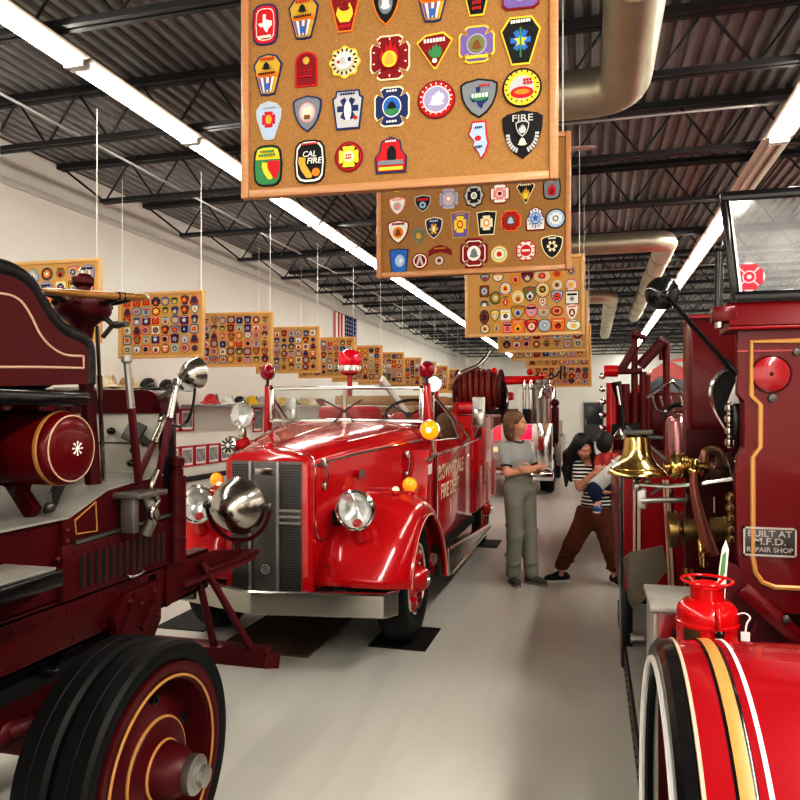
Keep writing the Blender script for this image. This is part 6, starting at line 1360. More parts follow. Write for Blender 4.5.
lfo = b.build('leaflet', None, None, off=V((lf.x, 2.372, 0.95))); lfo.location = (lf.x, 2.372, 0.95); tag(lfo, 'white and green paper leaflet stuck upright behind the red extinguisher', 'leaflet')

# ================================================================ RIGHT, FARTHER BACK: ladder truck and modern engine
kt = thing('ladder_truck', 'dark red antique ladder truck with upright posts and ladder rails behind the brass bell', 'fire truck', (1.2, 9.0, 0))
def kb(b, n, m=None, p=None, **k): return b.build(n, m, p or kt, **k)
KY = 7.9
def kp(u, v, y=KY): return atY(u, v, y)
for u, v0, v1, r, m in ((611.5, 383, 438, 0.045, RED), (634.5, 330, 440, 0.028, MRED), (643, 372, 436, 0.03, MRED), (648, 375, 436, 0.022, MRED), (666.5, 342, 442, 0.03, MRED), (661, 336, 360, 0.018, MRED), (625, 384, 432, 0.04, MRED)):
    kb(B().cyl(kp(u, v1), kp(u, v0), r * 1.2, n=14), 'upright_post', m)
for p, q, r, m in (((604, 372), (642, 371), 0.025, DULLRED), ((620, 372), (636, 345), 0.035, DULLRED), ((640, 366), (661, 343), 0.045, DULLRED), ((632, 334), (645, 338), 0.025, DRED), ((658, 339), (668, 345), 0.03, DRED), ((618, 437), (668, 438), 0.022, DSTEEL), ((612, 430), (640, 428), 0.05, MATTE), ((604, 371), (618, 371), 0.05, RED)):
    kb(B().cyl(kp(*p, KY - 0.1), kp(*q, KY - 0.1), r * 1.2, n=12), 'ladder_rail', m)
kb(B().tube([kp(616, 382, 7.7), kp(619, 398, 7.7), kp(623, 418, 7.7), kp(620, 440, 7.7)], 0.03, 10, rr=[0.055, 0.035, 0.025, 0.02]), 'axe_holder', BLACK)
kb(B().tube([kp(617, 386, 7.6), kp(620, 405, 7.6)], 0.014, 8), 'bright_strut', CHROME)
kb(B().lathe([(0.02, 0), (0.05, 0.02), (0.06, 0.06), (0.0, 0.14)], kp(620, 441, 7.6), (0, 0, 1), 14), 'nickel_cone', NICKEL)
kb(B().tube([kp(646, 398, 7.5), kp(660, 388, 7.5), kp(673, 381, 7.5), kp(682, 392, 7.5), kp(692, 407, 7.5)], 0.02, 8), 'nickel_rail', NICKEL)
for u in (652, 660, 670, 680):
    kb(B().tube(smooth_path([kp(u, 396, 7.4), kp(u + 4, 408, 7.4), kp(u + 10, 412, 7.4), kp(u + 15, 410, 7.4)], 5), 0.012, 6), 'hook', NICKEL)
c0 = atY(679, 482, 4.4)
kb(B().lathe([(0.07, 0), (0.075, 0.02), (0.075, 0.34), (0.06, 0.375), (0.03, 0.39), (0, 0.392)], c0, (0, 0, 1), 28), 'copper_air_chamber', mat('rosy nickel chamber', (0.38, 0.2, 0.2), 0.25, 0.8))
b = B(); b.arc(atY(679, 418, 4.3), (0, 1, 0), 0.075, 0.012, PI, 2 * PI, n=16, xdir=(1, 0, 0)); kb(b, 'chamber_hoop', BLACK)
for u in (667, 690): kb(B().cyl(atY(u, 482, 4.5), atY(u, 405, 4.5), 0.022, n=12), 'upright_post', DRED)
kb(B().box(kp(605, 440).x, 2.2, KY + 0.1, 10.4, 0.55, kp(605, 440).z - 0.1, 0.02), 'body', MRED)
kb(B().box(kp(606, 440).x + 0.05, 2.2, KY + 0.3, 10.3, kp(605, 440).z - 0.1, kp(605, 392).z, 0.02), 'hose_box', MRED)
b = B()
for k in range(5): b.lathe([(0.03, 0), (0.04, 0.015), (0.02, 0.04), (0.02, 0.07), (0.035, 0.08), (0, 0.09)], atY(602, 376 + k * 13, 9.0), (0.2, -1, 0), 12)
for k in range(1): pass
kb(b, 'hose_couplings', CHROME)
for s, y in ((0.38, 8.6), (0.38, 9.8)):
    o = V((s, y, 0.47)); w_ = thing('wheel', None, None); w_.parent = kt; w_.location = o - wloc(kt)
    B().lathe([(0.33, -0.2), (0.42, -0.2), (0.46, -0.17), (0.47, -0.12), (0.47, -0.06), (0.46, -0.02), (0.43, 0.0), (0.36, 0.0), (0.33, -0.02)], o, (-1, 0, 0), 40, False).build('tyre', RUBBER, w_)
    B().lathe([(0.33, -0.15), (0.3, -0.06), (0.1, -0.02), (0, 0.0)], o, (-1, 0, 0), 32).build('wheel_disc', DRED, w_)
    o2 = dup(w_, (2.0 - wloc(kt).x, o.y - wloc(kt).y, 0.47))
    o2.rotation_euler = (0, 0, PI)
mt = thing('modern_fire_engine', 'modern red and white fire engine glimpsed behind the nickel hook rail', 'fire truck', (2.0, 11.6, 0))
def mb(b, n, m=None, p=None, **k): return b.build(n, m, p or mt, **k)
MY = 10.6
RL = mat('bright signal red paint', (0.62, 0.012, 0.012), 0.22, coat=0.7, var=0.04)
pz = lambda u, v: atY(u, v, MY)
rf = [pz(u, v) for u, v in ((644, 382), (652, 370), (664, 362), (680, 358), (696, 360), (708, 364), (708, 384), (660, 376), (650, 384))]
mb(B().polyY(rf, MY, 1.8, 0.02), 'cab_roof', RL)
mb(B().polyY([pz(u, v) for u, v in ((648, 384), (660, 376), (708, 384), (708, 414), (652, 414))], MY + 0.03, 0.05), 'windscreen', mat('dark smoked glass', (0.03, 0.05, 0.07), 0.06, coat=0.6))
mb(B().polyY([pz(u, v) for u, v in ((686, 372), (692, 374), (693, 412), (688, 412))], MY - 0.01, 0.06), 'windscreen_pillar', WHITEP)
mb(B().polyY([pz(u, v) for u, v in ((672, 362), (694, 362), (697, 370), (684, 368))], MY - 0.02, 0.06), 'white_visor', WHITEP)
mb(B().box(pz(644, 410).x, 3.4, MY + 0.01, MY + 2.2, 0.45, pz(644, 412).z, 0.03), 'cab_body', RL)
mb(B().obox(pz(655, 396) + V((0, -0.05, 0)), (0.2, 0.05, 0.16), None, 0.03), 'blue_lamp', mat('blue lamp lens', (0.03, 0.1, 0.25), 0.2, coat=0.8))
mb(B().polyY([pz(u, v) for u, v in ((648, 412), (708, 412), (708, 420), (648, 420))], MY - 0.02, 0.04), 'white_band', WHITEP)
mb(B().box(pz(644, 410).x + 0.05, 3.4, MY + 2.2, MY + 6, 0.5, 2.1, 0.03), 'rear_body', RL)
for y in (MY + 0.9, MY + 4.5):
    for x, s in ((pz(644, 410).x + 0.02, -1), (3.35, 1)):
        B().lathe([(0.0, -0.3), (0.3, -0.3), (0.48, -0.28), (0.5, -0.1), (0.48, -0.02), (0.3, 0.0), (0.28, -0.05), (0.1, -0.03), (0, 0)], (x, y, 0.5), (s, 0, 0), 36).build('wheel', RUBBER, mt)

# ================================================================ NEXT IN THE MIDDLE ROW: open cab engine with bright pump panel
ot = thing('pumper_engine', 'red pumper engine with chrome panels and upright suction hoses parked beyond the bright red engine', 'fire truck', (-1.75, 16, 0))
def ob(b, n, m=None, p=None, **k): return b.build(n, m, p or ot, **k)
OY, OX0, OX1 = 14.0, -2.8, -0.75
ob(B().box(OX0, OX1, OY + 0.05, OY + 5.4, 0.45, 1.42, 0.03), 'body', RED)
ob(B().box(OX0, OX1 - 0.25, OY, OY + 0.06, 0.55, 1.42, 0.01), 'end_panel', mat('pale enamel panel', (0.62, 0.58, 0.54), 0.3, 0.3, coat=0.3))
ob(B().box(OX1 - 0.26, OX1 + 0.01, OY - 0.02, OY + 1.6, 0.5, 1.43, 0.01), 'pump_panel', CHROME)
for z in (0.75, 1.0, 1.25): ob(B().lathe([(0.06, 0), (0.06, 0.03), (0.04, 0.04), (0, 0.04)], (OX1 + 0.01, OY + 0.5 + 0.3 * (z - 0.75), z), (1, 0, 0), 16), 'gauge', BLACK)
ob(B().box(OX0, OX1 + 0.05, OY - 0.3, OY - 0.05, 0.35, 0.52, 0.03), 'chrome_bumper', CHROME)
p = atY(523, 432, OY - 0.03); lp = ob(B().obox(p, (0.34, 0.05, 0.28), None, 0.03), 'red_warning_lamp', mat('glowing red lamp', (0.9, 0.02, 0.08), 0.2, var=0.2, emit=0.9))
p = atY(527, 451, OY - 0.03); ob(B().obox(p, (0.3, 0.05, 0.34), None, 0.02), 'white_plate', WHITEP); 
p = atY(529, 449, OY - 0.06); ob(B().obox(p, (0.14, 0.03, 0.1), None, 0.02), 'marker_lamp', mat('warm marker', (1, 0.75, 0.45), 0.2, emit=1.0))
for u, r in ((524.5, 0.035), (531, 0.05), (538, 0.085), (545, 0.085), (549, 0.04)):
    a = atY(u, 424, OY + 0.3); c = atY(u, 390, OY + 0.3)
    b = B().cyl(a, c, r, n=18); b.lathe([(r, 0), (r * 1.2, 0.03), (r * 1.2, 0.1), (r * 0.6, 0.14), (r * 0.6, 0.2), (0, 0.2)], c, (0, 0, 1), 18); ob(b, 'suction_hose', STEEL if r > 0.08 else CHROME)
ob(B().cyl(atY(505, 395, OY + 0.2), atY(511, 395, OY + 0.2), 0.0, 0.0) if False else B().box(atY(500, 400, OY + 0.2).x, atY(513, 400, OY + 0.2).x, OY + 0.2, OY + 0.5, atY(500, 400, OY).z, atY(500, 392, OY).z, 0.03), 'red_box', RED)
ob(B().cyl(atY(492, 382, OY + 0.5), atY(540, 380, OY + 0.5), 0.07, n=18), 'red_overhead_pipe', RL)
ob(B().box(atY(492, 377, OY + 0.9).x, atY(540, 374, OY + 0.9).x, OY + 0.9, OY + 1.0, atY(500, 378, OY).z, atY(500, 374, OY).z, 0.02), 'light_bar', RL)
for u, v in ((530, 372), (542, 376), (494, 371)): ob(B().ball(atY(u, v, OY + 0.6), 0.07, 14, 10), 'red_beacon', RL)
b = B()
for k in range(7): b.tube([atY(540 + k * 2.3, 398 - (k % 3) * 6, OY + 0.1), atY(543 + k * 2, 388 + (k % 2) * 7, OY + 0.15)], 0.035, 8)
ob(b, 'valve_cluster', CHROME)
ob(B().box(atY(518, 420, OY + 0.1).x, atY(522.5, 420, OY + 0.1).x, OY + 0.1, OY + 0.14, atY(520, 425, OY).z, atY(520, 388, OY).z), 'white_upright', WHITEP)
b = B(); b.tube([atY(u, v, OY + 0.2) for u, v in ((561, 366), (564.5, 366), (565, 379), (560.5, 379))], 0.018, 6, True); ob(b, 'mirror_frame', BLACK)
b = B(); b.tube([atY(548, 380, OY + 0.2), atY(556, 376, OY + 0.2), atY(561, 370, OY + 0.2)], 0.014, 6); ob(b, 'mirror_arm', BLACK)
ob(B().lathe([(0, -0.06), (0.06, -0.04), (0.08, 0.0), (0.06, 0.03), (0, 0.04)], atY(555, 403, OY + 0.2), (0, 1, 0), 20), 'round_lamp', DRED)
ob(B().box(OX1 - 0.04, OX1 + 0.1, OY + 0.7, OY + 1.1, 1.0, 1.75, 0.04), 'red_locker', DRED)
ob(B().box(OX1 - 0.02, OX1 + 0.12, OY + 1.6, OY + 4.0, 0.5, 1.1, 0.03), 'chrome_side', STEEL)
ob(B().box(OX0 + 0.1, OX1 - 0.4, OY + 0.1, OY + 0.5, 1.42, 1.7, 0.03), 'dark_deck', MATTE)
for y in (OY + 1.1, OY + 4.2):
    for x, s in ((OX1 + 0.02, 1), (OX0 - 0.02, -1)):
        B().lathe([(0.0, -0.3), (0.3, -0.3), (0.46, -0.28), (0.48, -0.1), (0.46, -0.02), (0.3, 0.0), (0.28, -0.05), (0.1, -0.03), (0, 0)], (x, y, 0.48), (s, 0, 0), 36).build('wheel', RUBBER, ot)

# ================================================================ WALL: helmet shelves, framed photographs, flag
def shelf(y0, y1, z, label):
    t = thing('wall_shelf', label, 'shelf', (XW + 0.16, (y0 + y1) / 2, z))
    B().box(XW + 0.001, XW + 0.52, y0, y1, z - 0.03, z, 0.004).build('shelf_board', STEEL, t)
    for k in range(3):
        y = y0 + (y1 - y0) * (k + 0.5) / 3; B().prism([(0, 0), (0.28, 0), (0, -0.22)], (XW + 0.002, y, z - 0.03), (1, 0, 0), (0, 0, 1), (0, 1, 0), 0.02).build('bracket', STEEL, t)
    return t
SHX = XW + 0.31
ys0 = atX(196, 404, SHX).y; zs = 1.78
shelf(ys0, 26.0, zs, 'long steel wall shelf of fire helmets above the red framed photographs')
ylo = atX(100, 388, SHX).y
shelf(ylo - 0.6, ys0 - 1.0, 2.0, 'higher steel wall shelf of helmets half hidden by the grey bulkhead')
HY = [0.0]
def helmet(y, z, m, m2, label, style=0, yaw=0.3, s=1.0):
    s = min(s * 1.15, 1.28); y = max(y, HY[-1] + 0.54) if y > HY[-1] - 1 else y; HY.append(y)
    t = thing('fire_helmet', label, 'helmet', (SHX, y, z), 'fire helmets on the wall shelves', yaw)
    def ch(b, n, mm): o = b.build(n, mm, None, off=V((0, 0, 0))); o.parent = t; return o
    S = lambda p: [(a * s, c * s) for a, c in p]
    b = B()
    # duckbill brim, longer at the back
    rings = []
    for q, h in ((0.6, 0.05), (1.0, 0.015), (1.02, 0.005), (0.6, 0.035)):
        rings.append([V((s * 0.15 * q * math.cos(a) * (1.0), s * (0.19 * q * math.sin(a) - (0.05 * q if math.sin(a) < 0 else 0)), s * (h + 0.02 * abs(math.cos(a))))) for a in [2 * PI * k / 28 for k in range(28)]])
    b.loft(rings, False, True, True); ch(b, 'brim', m)
    b = B().ball((0, 0, 0.045 * s), (0.105 * s, 0.135 * s, 0.115 * s), 24, 12, a0=PI / 2 - 0.2, a1=PI); ch(b, 'shell', m)
    b = B()
    for k in range(4): a = k * PI / 4; b.tube([V((0.107 * s * math.cos(a) * math.cos(t_), 0.137 * s * math.sin(a) * math.cos(t_), 0.045 * s + 0.117 * s * math.sin(t_))) for t_ in [PI * j / 12 for j in range(13)]], 0.006 * s, 6)
    ch(b, 'ridges', m)
    b = B().prism(S([(-0.045, 0.0), (0.045, 0.0), (0.055, 0.08), (0, 0.12), (-0.055, 0.08)]), (0.1 * s, 0.02 * s, 0.05 * s), (0, 1, 0), (-0.25, 0, 1), (1, 0, 0.2), 0.01); ch(b, 'front_shield', m2)
    return t
HM = {c: mat('helmet ' + c, v, 0.35, coat=0.4) for c, v in dict(red=(0.5, 0.02, 0.03), white=(0.8, 0.79, 0.75), black=(0.02, 0.02, 0.022), yellow=(0.8, 0.55, 0.05), tan=(0.55, 0.38, 0.2), silver=(0.5, 0.5, 0.52), maroon=(0.25, 0.02, 0.03), cream=(0.75, 0.66, 0.48)).items()}
for u, c1, c2, lab, s in ((211, 'red', 'black', 'bright red fire helmet at the near end of the long wall shelf', 1.15), (227, 'white', 'silver', 'white fire helmet beside the red one on the long shelf', 1.05), (238, 'black', 'silver', 'black fire helmet between the white and yellow helmets', 1.0),
                       (246, 'yellow', 'black', 'yellow fire helmet next to the silver crested one', 1.1), (257, 'silver', 'maroon', 'tall silver helmet with a maroon front shield', 1.25), (268, 'tan', 'yellow', 'tan fire helmet beside the tall silver one', 1.1),
                       (283, 'yellow', 'red', 'yellow helmet with a red shield seen through the windscreen', 1.1), (293, 'black', 'white', 'black helmet with a white shield seen through the windscreen', 1.1), (303, 'tan', 'red', 'tan helmet with a red shield seen through the windscreen', 1.1), (312, 'cream', 'black', 'cream helmet with a black shield seen through the windscreen', 1.1), (320, 'maroon', 'yellow', 'maroon helmet with a yellow shield seen through the windscreen', 1.1)):
    helmet(atX(u, 402, SHX).y, zs, HM[c1], HM[c2], lab, 0, 0.25, s)
HY.append(0.0)
for u, c1, c2, lab in ((106, 'cream', 'tan', 'cream helmet on the higher shelf beside the steering column'), (116, 'tan', 'cream', 'tan helmet on the higher shelf, second from the steering column'), (141, 'black', 'silver', 'black helmet on the higher shelf behind the tall brake lever'), (156, 'black', 'white', 'black helmet with a white shield on the higher shelf'), (164, 'silver', 'black', 'silver helmet at the far end of the higher shelf')):
    helmet(atX(u, 386, SHX).y, 2.0, HM[c1], HM[c2], lab, 0, 0.25, 1.1)
FRM = mat('red picture frame', (0.5, 0.02, 0.04), 0.35, coat=0.3); MATB = mat('white picture mount', (0.78, 0.76, 0.72), 0.7)
def photo_mat(i):
    m = mat(f'grey photograph {i}', (0.3, 0.3, 0.3), 0.4, var=0.95, scale=7 + i); return m
def picture(y, z, w, h, i, label):
    t = thing('framed_photograph', label, 'picture', (XW + 0.012, y, z), 'red framed photographs on the white wall')
    x = XW + 0.002; b = B(); f = 0.035
    for a0, a1, c0, c1 in ((y - w / 2, y + w / 2, z + h / 2 - f, z + h / 2), (y - w / 2, y + w / 2, z - h / 2, z - h / 2 + f), (y - w / 2, y - w / 2 + f, z - h / 2, z + h / 2), (y + w / 2 - f, y + w / 2, z - h / 2, z + h / 2)): b.box(x, x + 0.025, a0, a1, c0, c1, 0.003)
    b.build('frame', FRM, t)
    B().box(x, x + 0.012, y - w / 2 + f * 0.8, y + w / 2 - f * 0.8, z - h / 2 + f * 0.8, z + h / 2 - f * 0.8).build('mount', MATB, t)
    B().box(x + 0.011, x + 0.014, y - w / 2 + f * 1.9, y + w / 2 - f * 1.9, z - h / 2 + f * 2.2, z + h / 2 - f * 2.2).build('print', photo_mat(i % 5), t)
ya, yb_ = atX(172, 458, XW).y, atX(225, 452, XW).y; st = (yb_ - ya) / 4
zr = atX(199, 455, XW).z; zu = atX(184, 420, XW).z
for i in range(-3, 9):
    picture(ya + st * i, zr, st * 0.93, 0.4, i + 9, f'red framed grey photograph in the lower row, {ORD[i + 4]} from the brake levers' if i >= 0 else f'red framed photograph in the lower row behind the grey bulkhead, {ORD[i + 4]} along')
for i in range(-2, 2): picture(ya + st * i, zu, st * 0.93, 0.42, i + 4, f'red framed photograph in the upper row under the nickel spotlight, {ORD[i + 3]} along')
yq = atX(257, 420, XW).y; picture(yq, atX(257, 420, XW).z, st * 0.93, 0.55, 2, 'red framed photograph beside the clear spotlight, under the helmet shelf')
# flag hung flat on the wall
fz0, fz1 = 3.75, 4.6; y0, y1 = atX(333, 325, XW).y, atX(355, 325, XW).y
t = thing('flag', 'American flag hung with vertical stripes high on the white wall', 'flag', (XW + 0.03, (y0 + y1) / 2, fz1))
b = B()
for k in range(13):
    b.use(F('red') if k % 2 == 0 else F('white')); a = y0 + (y1 - y0) * k / 13; c = y0 + (y1 - y0) * (k + 1) / 13
    n = 8; zz = [3.0 + (fz1 - 3.0) * j / n for j in range(n + 1)]
    b.loft([[V((XW + 0.03 + 0.012 * math.sin(a * 9) , a, z)), V((XW + 0.03 + 0.012 * math.sin(c * 9), c, z))] for z in zz], False, False)
b.build('stripes', None, t)
b = B(); ym = y0 + (y1 - y0) * 6 / 13
b.use(F('navy')).box(XW + 0.045, XW + 0.05, ym, y1, 3.75, fz1)
for i in range(6):
    for j in range(5): b.use(F('white')).prism(sc(STAR, 0.045, 0.045, ym + (y1 - ym) * (j + 0.5) / 5, 3.8 + 0.13 * i + 0.03), (XW + 0.0505, 0, 0), (0, 1, 0), (0, 0, 1), (1, 0, 0), 0.002)
b.build('canton', None, t)
b = B().cyl((XW + 0.04, y0 - 0.05, fz1 + 0.01), (XW + 0.04, y1 + 0.05, fz1 + 0.01), 0.012, n=8); b.build('rod', BRASS, t)
# ================================================================ PEOPLE (bodies grown as one smooth surface each)
class Field:
    """smooth union of tapered capsules and ellipsoids on a grid, skinned with surface nets"""
    def __init__(s, lo, hi, h):
        s.lo = np.array(lo, float); s.h = h; s.n = np.ceil((np.array(hi) - s.lo) / h).astype(int) + 1
        s.d = np.full(s.n, 9.0, np.float32)
    def _win(s, lo, hi):
        a = np.clip(np.floor((np.array(lo) - s.lo) / s.h).astype(int), 0, s.n - 1); b = np.clip(np.ceil((np.array(hi) - s.lo) / s.h).astype(int) + 1, 1, s.n)
        sl = tuple(slice(x, max(y, x + 1)) for x, y in zip(a, b))
        ax = [s.lo[i] + s.h * np.arange(sl[i].start, sl[i].stop) for i in range(3)]
        return sl, np.stack(np.meshgrid(*ax, indexing='ij'), -1)
    def _add(s, sl, q, k, cut=False):
        a = s.d[sl]
        if cut: s.d[sl] = np.maximum(a, -q); return
        if k > 0:
            t = np.clip(0.5 + 0.5 * (a - q) / k, 0, 1); s.d[sl] = a * (1 - t) + q * t - k * t * (1 - t)
        else: s.d[sl] = np.minimum(a, q)
    def cap(s, p, q, r0, r1=None, k=0.02, sq=None):
        """tapered capsule"""
        r1 = r0 if r1 is None else r1; p = np.array(p, float); q = np.array(q, float); m = max(r0, r1) + k * 2 + 0.03
        sl, P = s._win(np.minimum(p, q) - m, np.maximum(p, q) + m); ab = q - p; L2 = max(ab @ ab, 1e-9)
        t = np.clip(((P - p) @ ab) / L2, 0, 1)[..., None]
        s._add(sl, (np.linalg.norm(P - (p + ab * t), axis=-1) - (r0 + (r1 - r0) * t[..., 0])).astype(np.float32), k); return s
    def ell(s, c, r, rot=None, k=0.02, cut=False):
        c = np.array(c, float); r = np.array(r, float); m = r.max() + k * 2 + 0.03
        sl, P = s._win(c - m, c + m); X = P - c
        if rot is not None: X = X @ np.array(rot)          # columns of rot are the ellipsoid's axes
        a = np.linalg.norm(X / r, axis=-1); g = np.linalg.norm(X / (r * r), axis=-1)
        s._add(sl, (a * (a - 1) / np.maximum(g, 1e-6)).astype(np.float32), k, cut); return s
    def chain(s, pts, rs, k=0.02):
        for i in range(len(pts) - 1): s.cap(pts[i], pts[i + 1], rs[i], rs[i + 1], k)
        return s
    def below(s, z, keep_above=True):
        zz = s.lo[2] + s.h * np.arange(s.n[2]); q = (z - zz) if keep_above else (zz - z)
        s.d = np.maximum(s.d, q[None, None, :].astype(np.float32)); return s
    def plane(s, n, off):
        """keep the side where n.p < off"""
        n = np.array(n, float); n /= np.linalg.norm(n); g = [s.lo[i] + s.h * np.arange(s.n[i]) for i in range(3)]
        q = g[0][:, None, None] * n[0] + g[1][None, :, None] * n[1] + g[2][None, None, :] * n[2] - off
        s.d = np.maximum(s.d, q.astype(np.float32)); return s
    def mesh(s, name):
        d = s.d; ins = d < 0
        N = d.shape; c = np.zeros([x - 1 for x in N], np.int8)
        for i in (0, 1):
            for j in (0, 1):
                for l in (0, 1): c += ins[i:N[0] - 1 + i, j:N[1] - 1 + j, l:N[2] - 1 + l]
        act = (c > 0) & (c < 8); idx = -np.ones(act.shape, int); cells = np.argwhere(act); idx[act] = np.arange(len(cells))
        acc = np.zeros((len(cells), 3)); cnt = np.zeros(len(cells))
        for ax in range(3):
            for u in (0, 1):
                for v in (0, 1):
                    o = [0, 0, 0]; oth = [a for a in range(3) if a != ax]; o[oth[0]] = u; o[oth[1]] = v
                    A = cells + o; Bc = A.copy(); Bc[:, ax] += 1
                    da = d[A[:, 0], A[:, 1], A[:, 2]]; db = d[Bc[:, 0], Bc[:, 1], Bc[:, 2]]; x = (da < 0) != (db < 0)
                    t = np.where(x, da / np.where(x, da - db, 1), 0); p = A.astype(float); p[:, ax] += t
                    acc[x] += p[x]; cnt[x] += 1
        vs = s.lo + s.h * (acc / cnt[:, None]); F_ = []
        for ax in range(3):
            oth = [a for a in range(3) if a != ax]; sl0 = [slice(None)] * 3; sl1 = [slice(None)] * 3; sl0[ax] = slice(0, -1); sl1[ax] = slice(1, None)
            x = ins[tuple(sl0)] != ins[tuple(sl1)]; E = np.argwhere(x); E = E[(E[:, oth[0]] > 0) & (E[:, oth[1]] > 0) & (E[:, oth[0]] < N[oth[0]] - 1) & (E[:, oth[1]] < N[oth[1]] - 1)]
            q = []
            for u, v in ((1, 1), (0, 1), (0, 0), (1, 0)):
                e = E.copy(); e[:, oth[0]] -= u; e[:, oth[1]] -= v; q.append(idx[e[:, 0], e[:, 1], e[:, 2]])
            q = np.stack(q, 1); fl = ins[E[:, 0], E[:, 1], E[:, 2]]
            if ax == 1: fl = ~fl
            q[~fl] = q[~fl][:, ::-1]; F_.append(q)
        F_ = np.concatenate(F_); F_ = F_[(F_ >= 0).all(1)]
        me = bpy.data.meshes.new(name); me.from_pydata(vs.tolist(), [], F_.tolist()); me.update()
        me.polygons.foreach_set('use_smooth', [True] * len(me.polygons))
        return me
def skin(f, name, m, parent, M, smooth=2):
    me = f.mesh(name); 
    if smooth:
        bm = bmesh.new(); bm.from_mesh(me)
        for _ in range(smooth): bmesh.ops.smooth_vert(bm, verts=bm.verts, factor=0.5, use_axis_x=True, use_axis_y=True, use_axis_z=True)
        bm.to_mesh(me); bm.free(); me.polygons.foreach_set('use_smooth', [True] * len(me.polygons))
    o = bpy.data.objects.new(name, me); col.objects.link(o); o.parent = parent
    if m: me.materials.append(m)
    return o
SKIN = mat('warm skin', (0.56, 0.3, 0.21), 0.5, var=0.08, scale=20, spec=0.35); SKIN2 = mat('tan skin', (0.52, 0.28, 0.2), 0.5, var=0.08, scale=20, spec=0.35)
LIP = mat('lips', (0.4, 0.1, 0.09), 0.4); EYEW = mat('eye white', (0.75, 0.73, 0.7), 0.2, coat=0.6); IRIS = mat('dark iris', (0.04, 0.02, 0.015), 0.2, coat=0.6)
A = np.array
def hrot(yaw, pitch=0.0, roll=0.0):
    """columns: forward, left, up of a head turned by yaw, nodding by pitch (down positive), tilting by roll"""
    R = Matrix.Rotation(yaw, 3, 'Z') @ Matrix.Rotation(pitch, 3, 'Y') @ Matrix.Rotation(roll, 3, 'X')
    return A(R)
def head(f, c, R, s=1.0, k=0.012):
    """a face-bearing head: c is the centre of the skull, R its axes"""
    P = lambda a, b, e: A(c) + R @ (A([a, b, e]) * s)
    f.ell(P(-0.012, 0, 0.022), A([0.094, 0.074, 0.09]) * s, R, k)
    f.ell(P(0.022, 0, -0.035), A([0.066, 0.06, 0.075]) * s, R, 0.025)
    f.ell(P(0.05, 0, -0.088), A([0.032, 0.03, 0.026]) * s, R, 0.025)          # chin
    for q in (-1, 1):
        f.ell(P(0.056, 0.036 * q, -0.03), A([0.026, 0.024, 0.026]) * s, R, 0.02)   # cheeks
        f.ell(P(-0.005, 0.075 * q, -0.015), A([0.02, 0.008, 0.03]) * s, R, 0.006)  # ears
        f.ell(P(0.085, 0.031 * q, 0.004), A([0.014, 0.017, 0.011]) * s, R, 0, True)
    f.ell(P(0.08, 0, 0.022), A([0.014, 0.05, 0.01]) * s, R, 0.014)               # brow
    f.cap(P(0.088, 0, 0.006), P(0.103, 0, -0.03), 0.007 * s, 0.011 * s, 0.01)    # nose
    for q in (-1, 1): f.ell(P(0.094, 0.01 * q, -0.033), A([0.009, 0.008, 0.007]) * s, R, 0.006)
    f.ell(P(0.084, 0, -0.06), A([0.012, 0.022, 0.007]) * s, R, 0.006); f.ell(P(0.082, 0, -0.07), A([0.012, 0.018, 0.007]) * s, R, 0.006)
def face_bits(c, R, parent, s=1.0):
    P = lambda a, b, e: V(A(c) + R @ (A([a, b, e]) * s)); fx = V(R[:, 0]); 
    b = B()
    for q in (-1, 1):
        b.use(EYEW).ball(P(0.073, 0.031 * q, 0.004), 0.0105 * s, 12, 8); b.use(IRIS).ball(P(0.0775, 0.031 * q, 0.003), 0.0078 * s, 10, 6)
    b.build('eyes', None, parent, off=V((0, 0, 0)))
    b = B(); b.use(LIP)
    b.tube(smooth_path([P(0.086, 0.023, -0.064), P(0.094, 0.01, -0.062), P(0.0965, 0, -0.0635), P(0.094, -0.01, -0.062), P(0.086, -0.023, -0.064)], 3), 0.0035 * s, 6); b.build('lips', None, parent, off=V((0, 0, 0)))
    b = B()
    for q in (-1, 1): b.tube([P(0.086, 0.014 * q, 0.021), P(0.087, 0.032 * q, 0.025), P(0.076, 0.05 * q, 0.019)], 0.0035 * s, 6)
    b.build('eyebrows', mat('brown brows', (0.06, 0.03, 0.02), 0.7), parent, off=V((0, 0, 0)))
def hand(f, w, d, n, s=1.0, curl=0.5, side=1, spread=0.0):
    """w wrist, d direction of the fingers, n the way the palm faces; side = +1 puts the thumb along n x d"""
    w, d, n = A(w, float), A(d, float), A(n, float); d /= np.linalg.norm(d); n = n - d * (n @ d); n /= np.linalg.norm(n); t = np.cross(n, d) * side
    f.ell(w + d * 0.045 * s, A([0.048, 0.04, 0.016]) * s, np.stack([d, t, n], 1), 0.012)
    for i, L in enumerate((0.068, 0.078, 0.072, 0.056)):
        o = (0.028 - 0.0185 * i) * s; p0 = w + d * (0.082 - 0.004 * abs(i - 1)) * s + t * o
        a1, a2, a3 = curl * 0.7, curl * 1.7, curl * 2.5; q = [p0]; dd = d + t * (1.5 - i) * spread
        for ang, l in ((a1, 0.42), (a2, 0.32), (a3, 0.26)): q.append(q[-1] + (dd * math.cos(ang) + n * math.sin(ang)) * L * l * s)
        f.chain(q, [0.0092 * s, 0.0085 * s, 0.0078 * s, 0.0065 * s], 0.004)
    p0 = w + d * 0.022 * s + t * 0.03 * s; p1 = p0 + (d * 0.55 + t * 0.75 + n * 0.25) * 0.034 * s; p2 = p1 + (d * 0.85 + t * 0.25 + n * 0.4) * 0.028 * s; p3 = p2 + (d * 0.9 + n * 0.5 * curl) * 0.022 * s
    f.chain([p0, p1, p2, p3], [0.0135 * s, 0.0105 * s, 0.0092 * s, 0.0075 * s], 0.008)
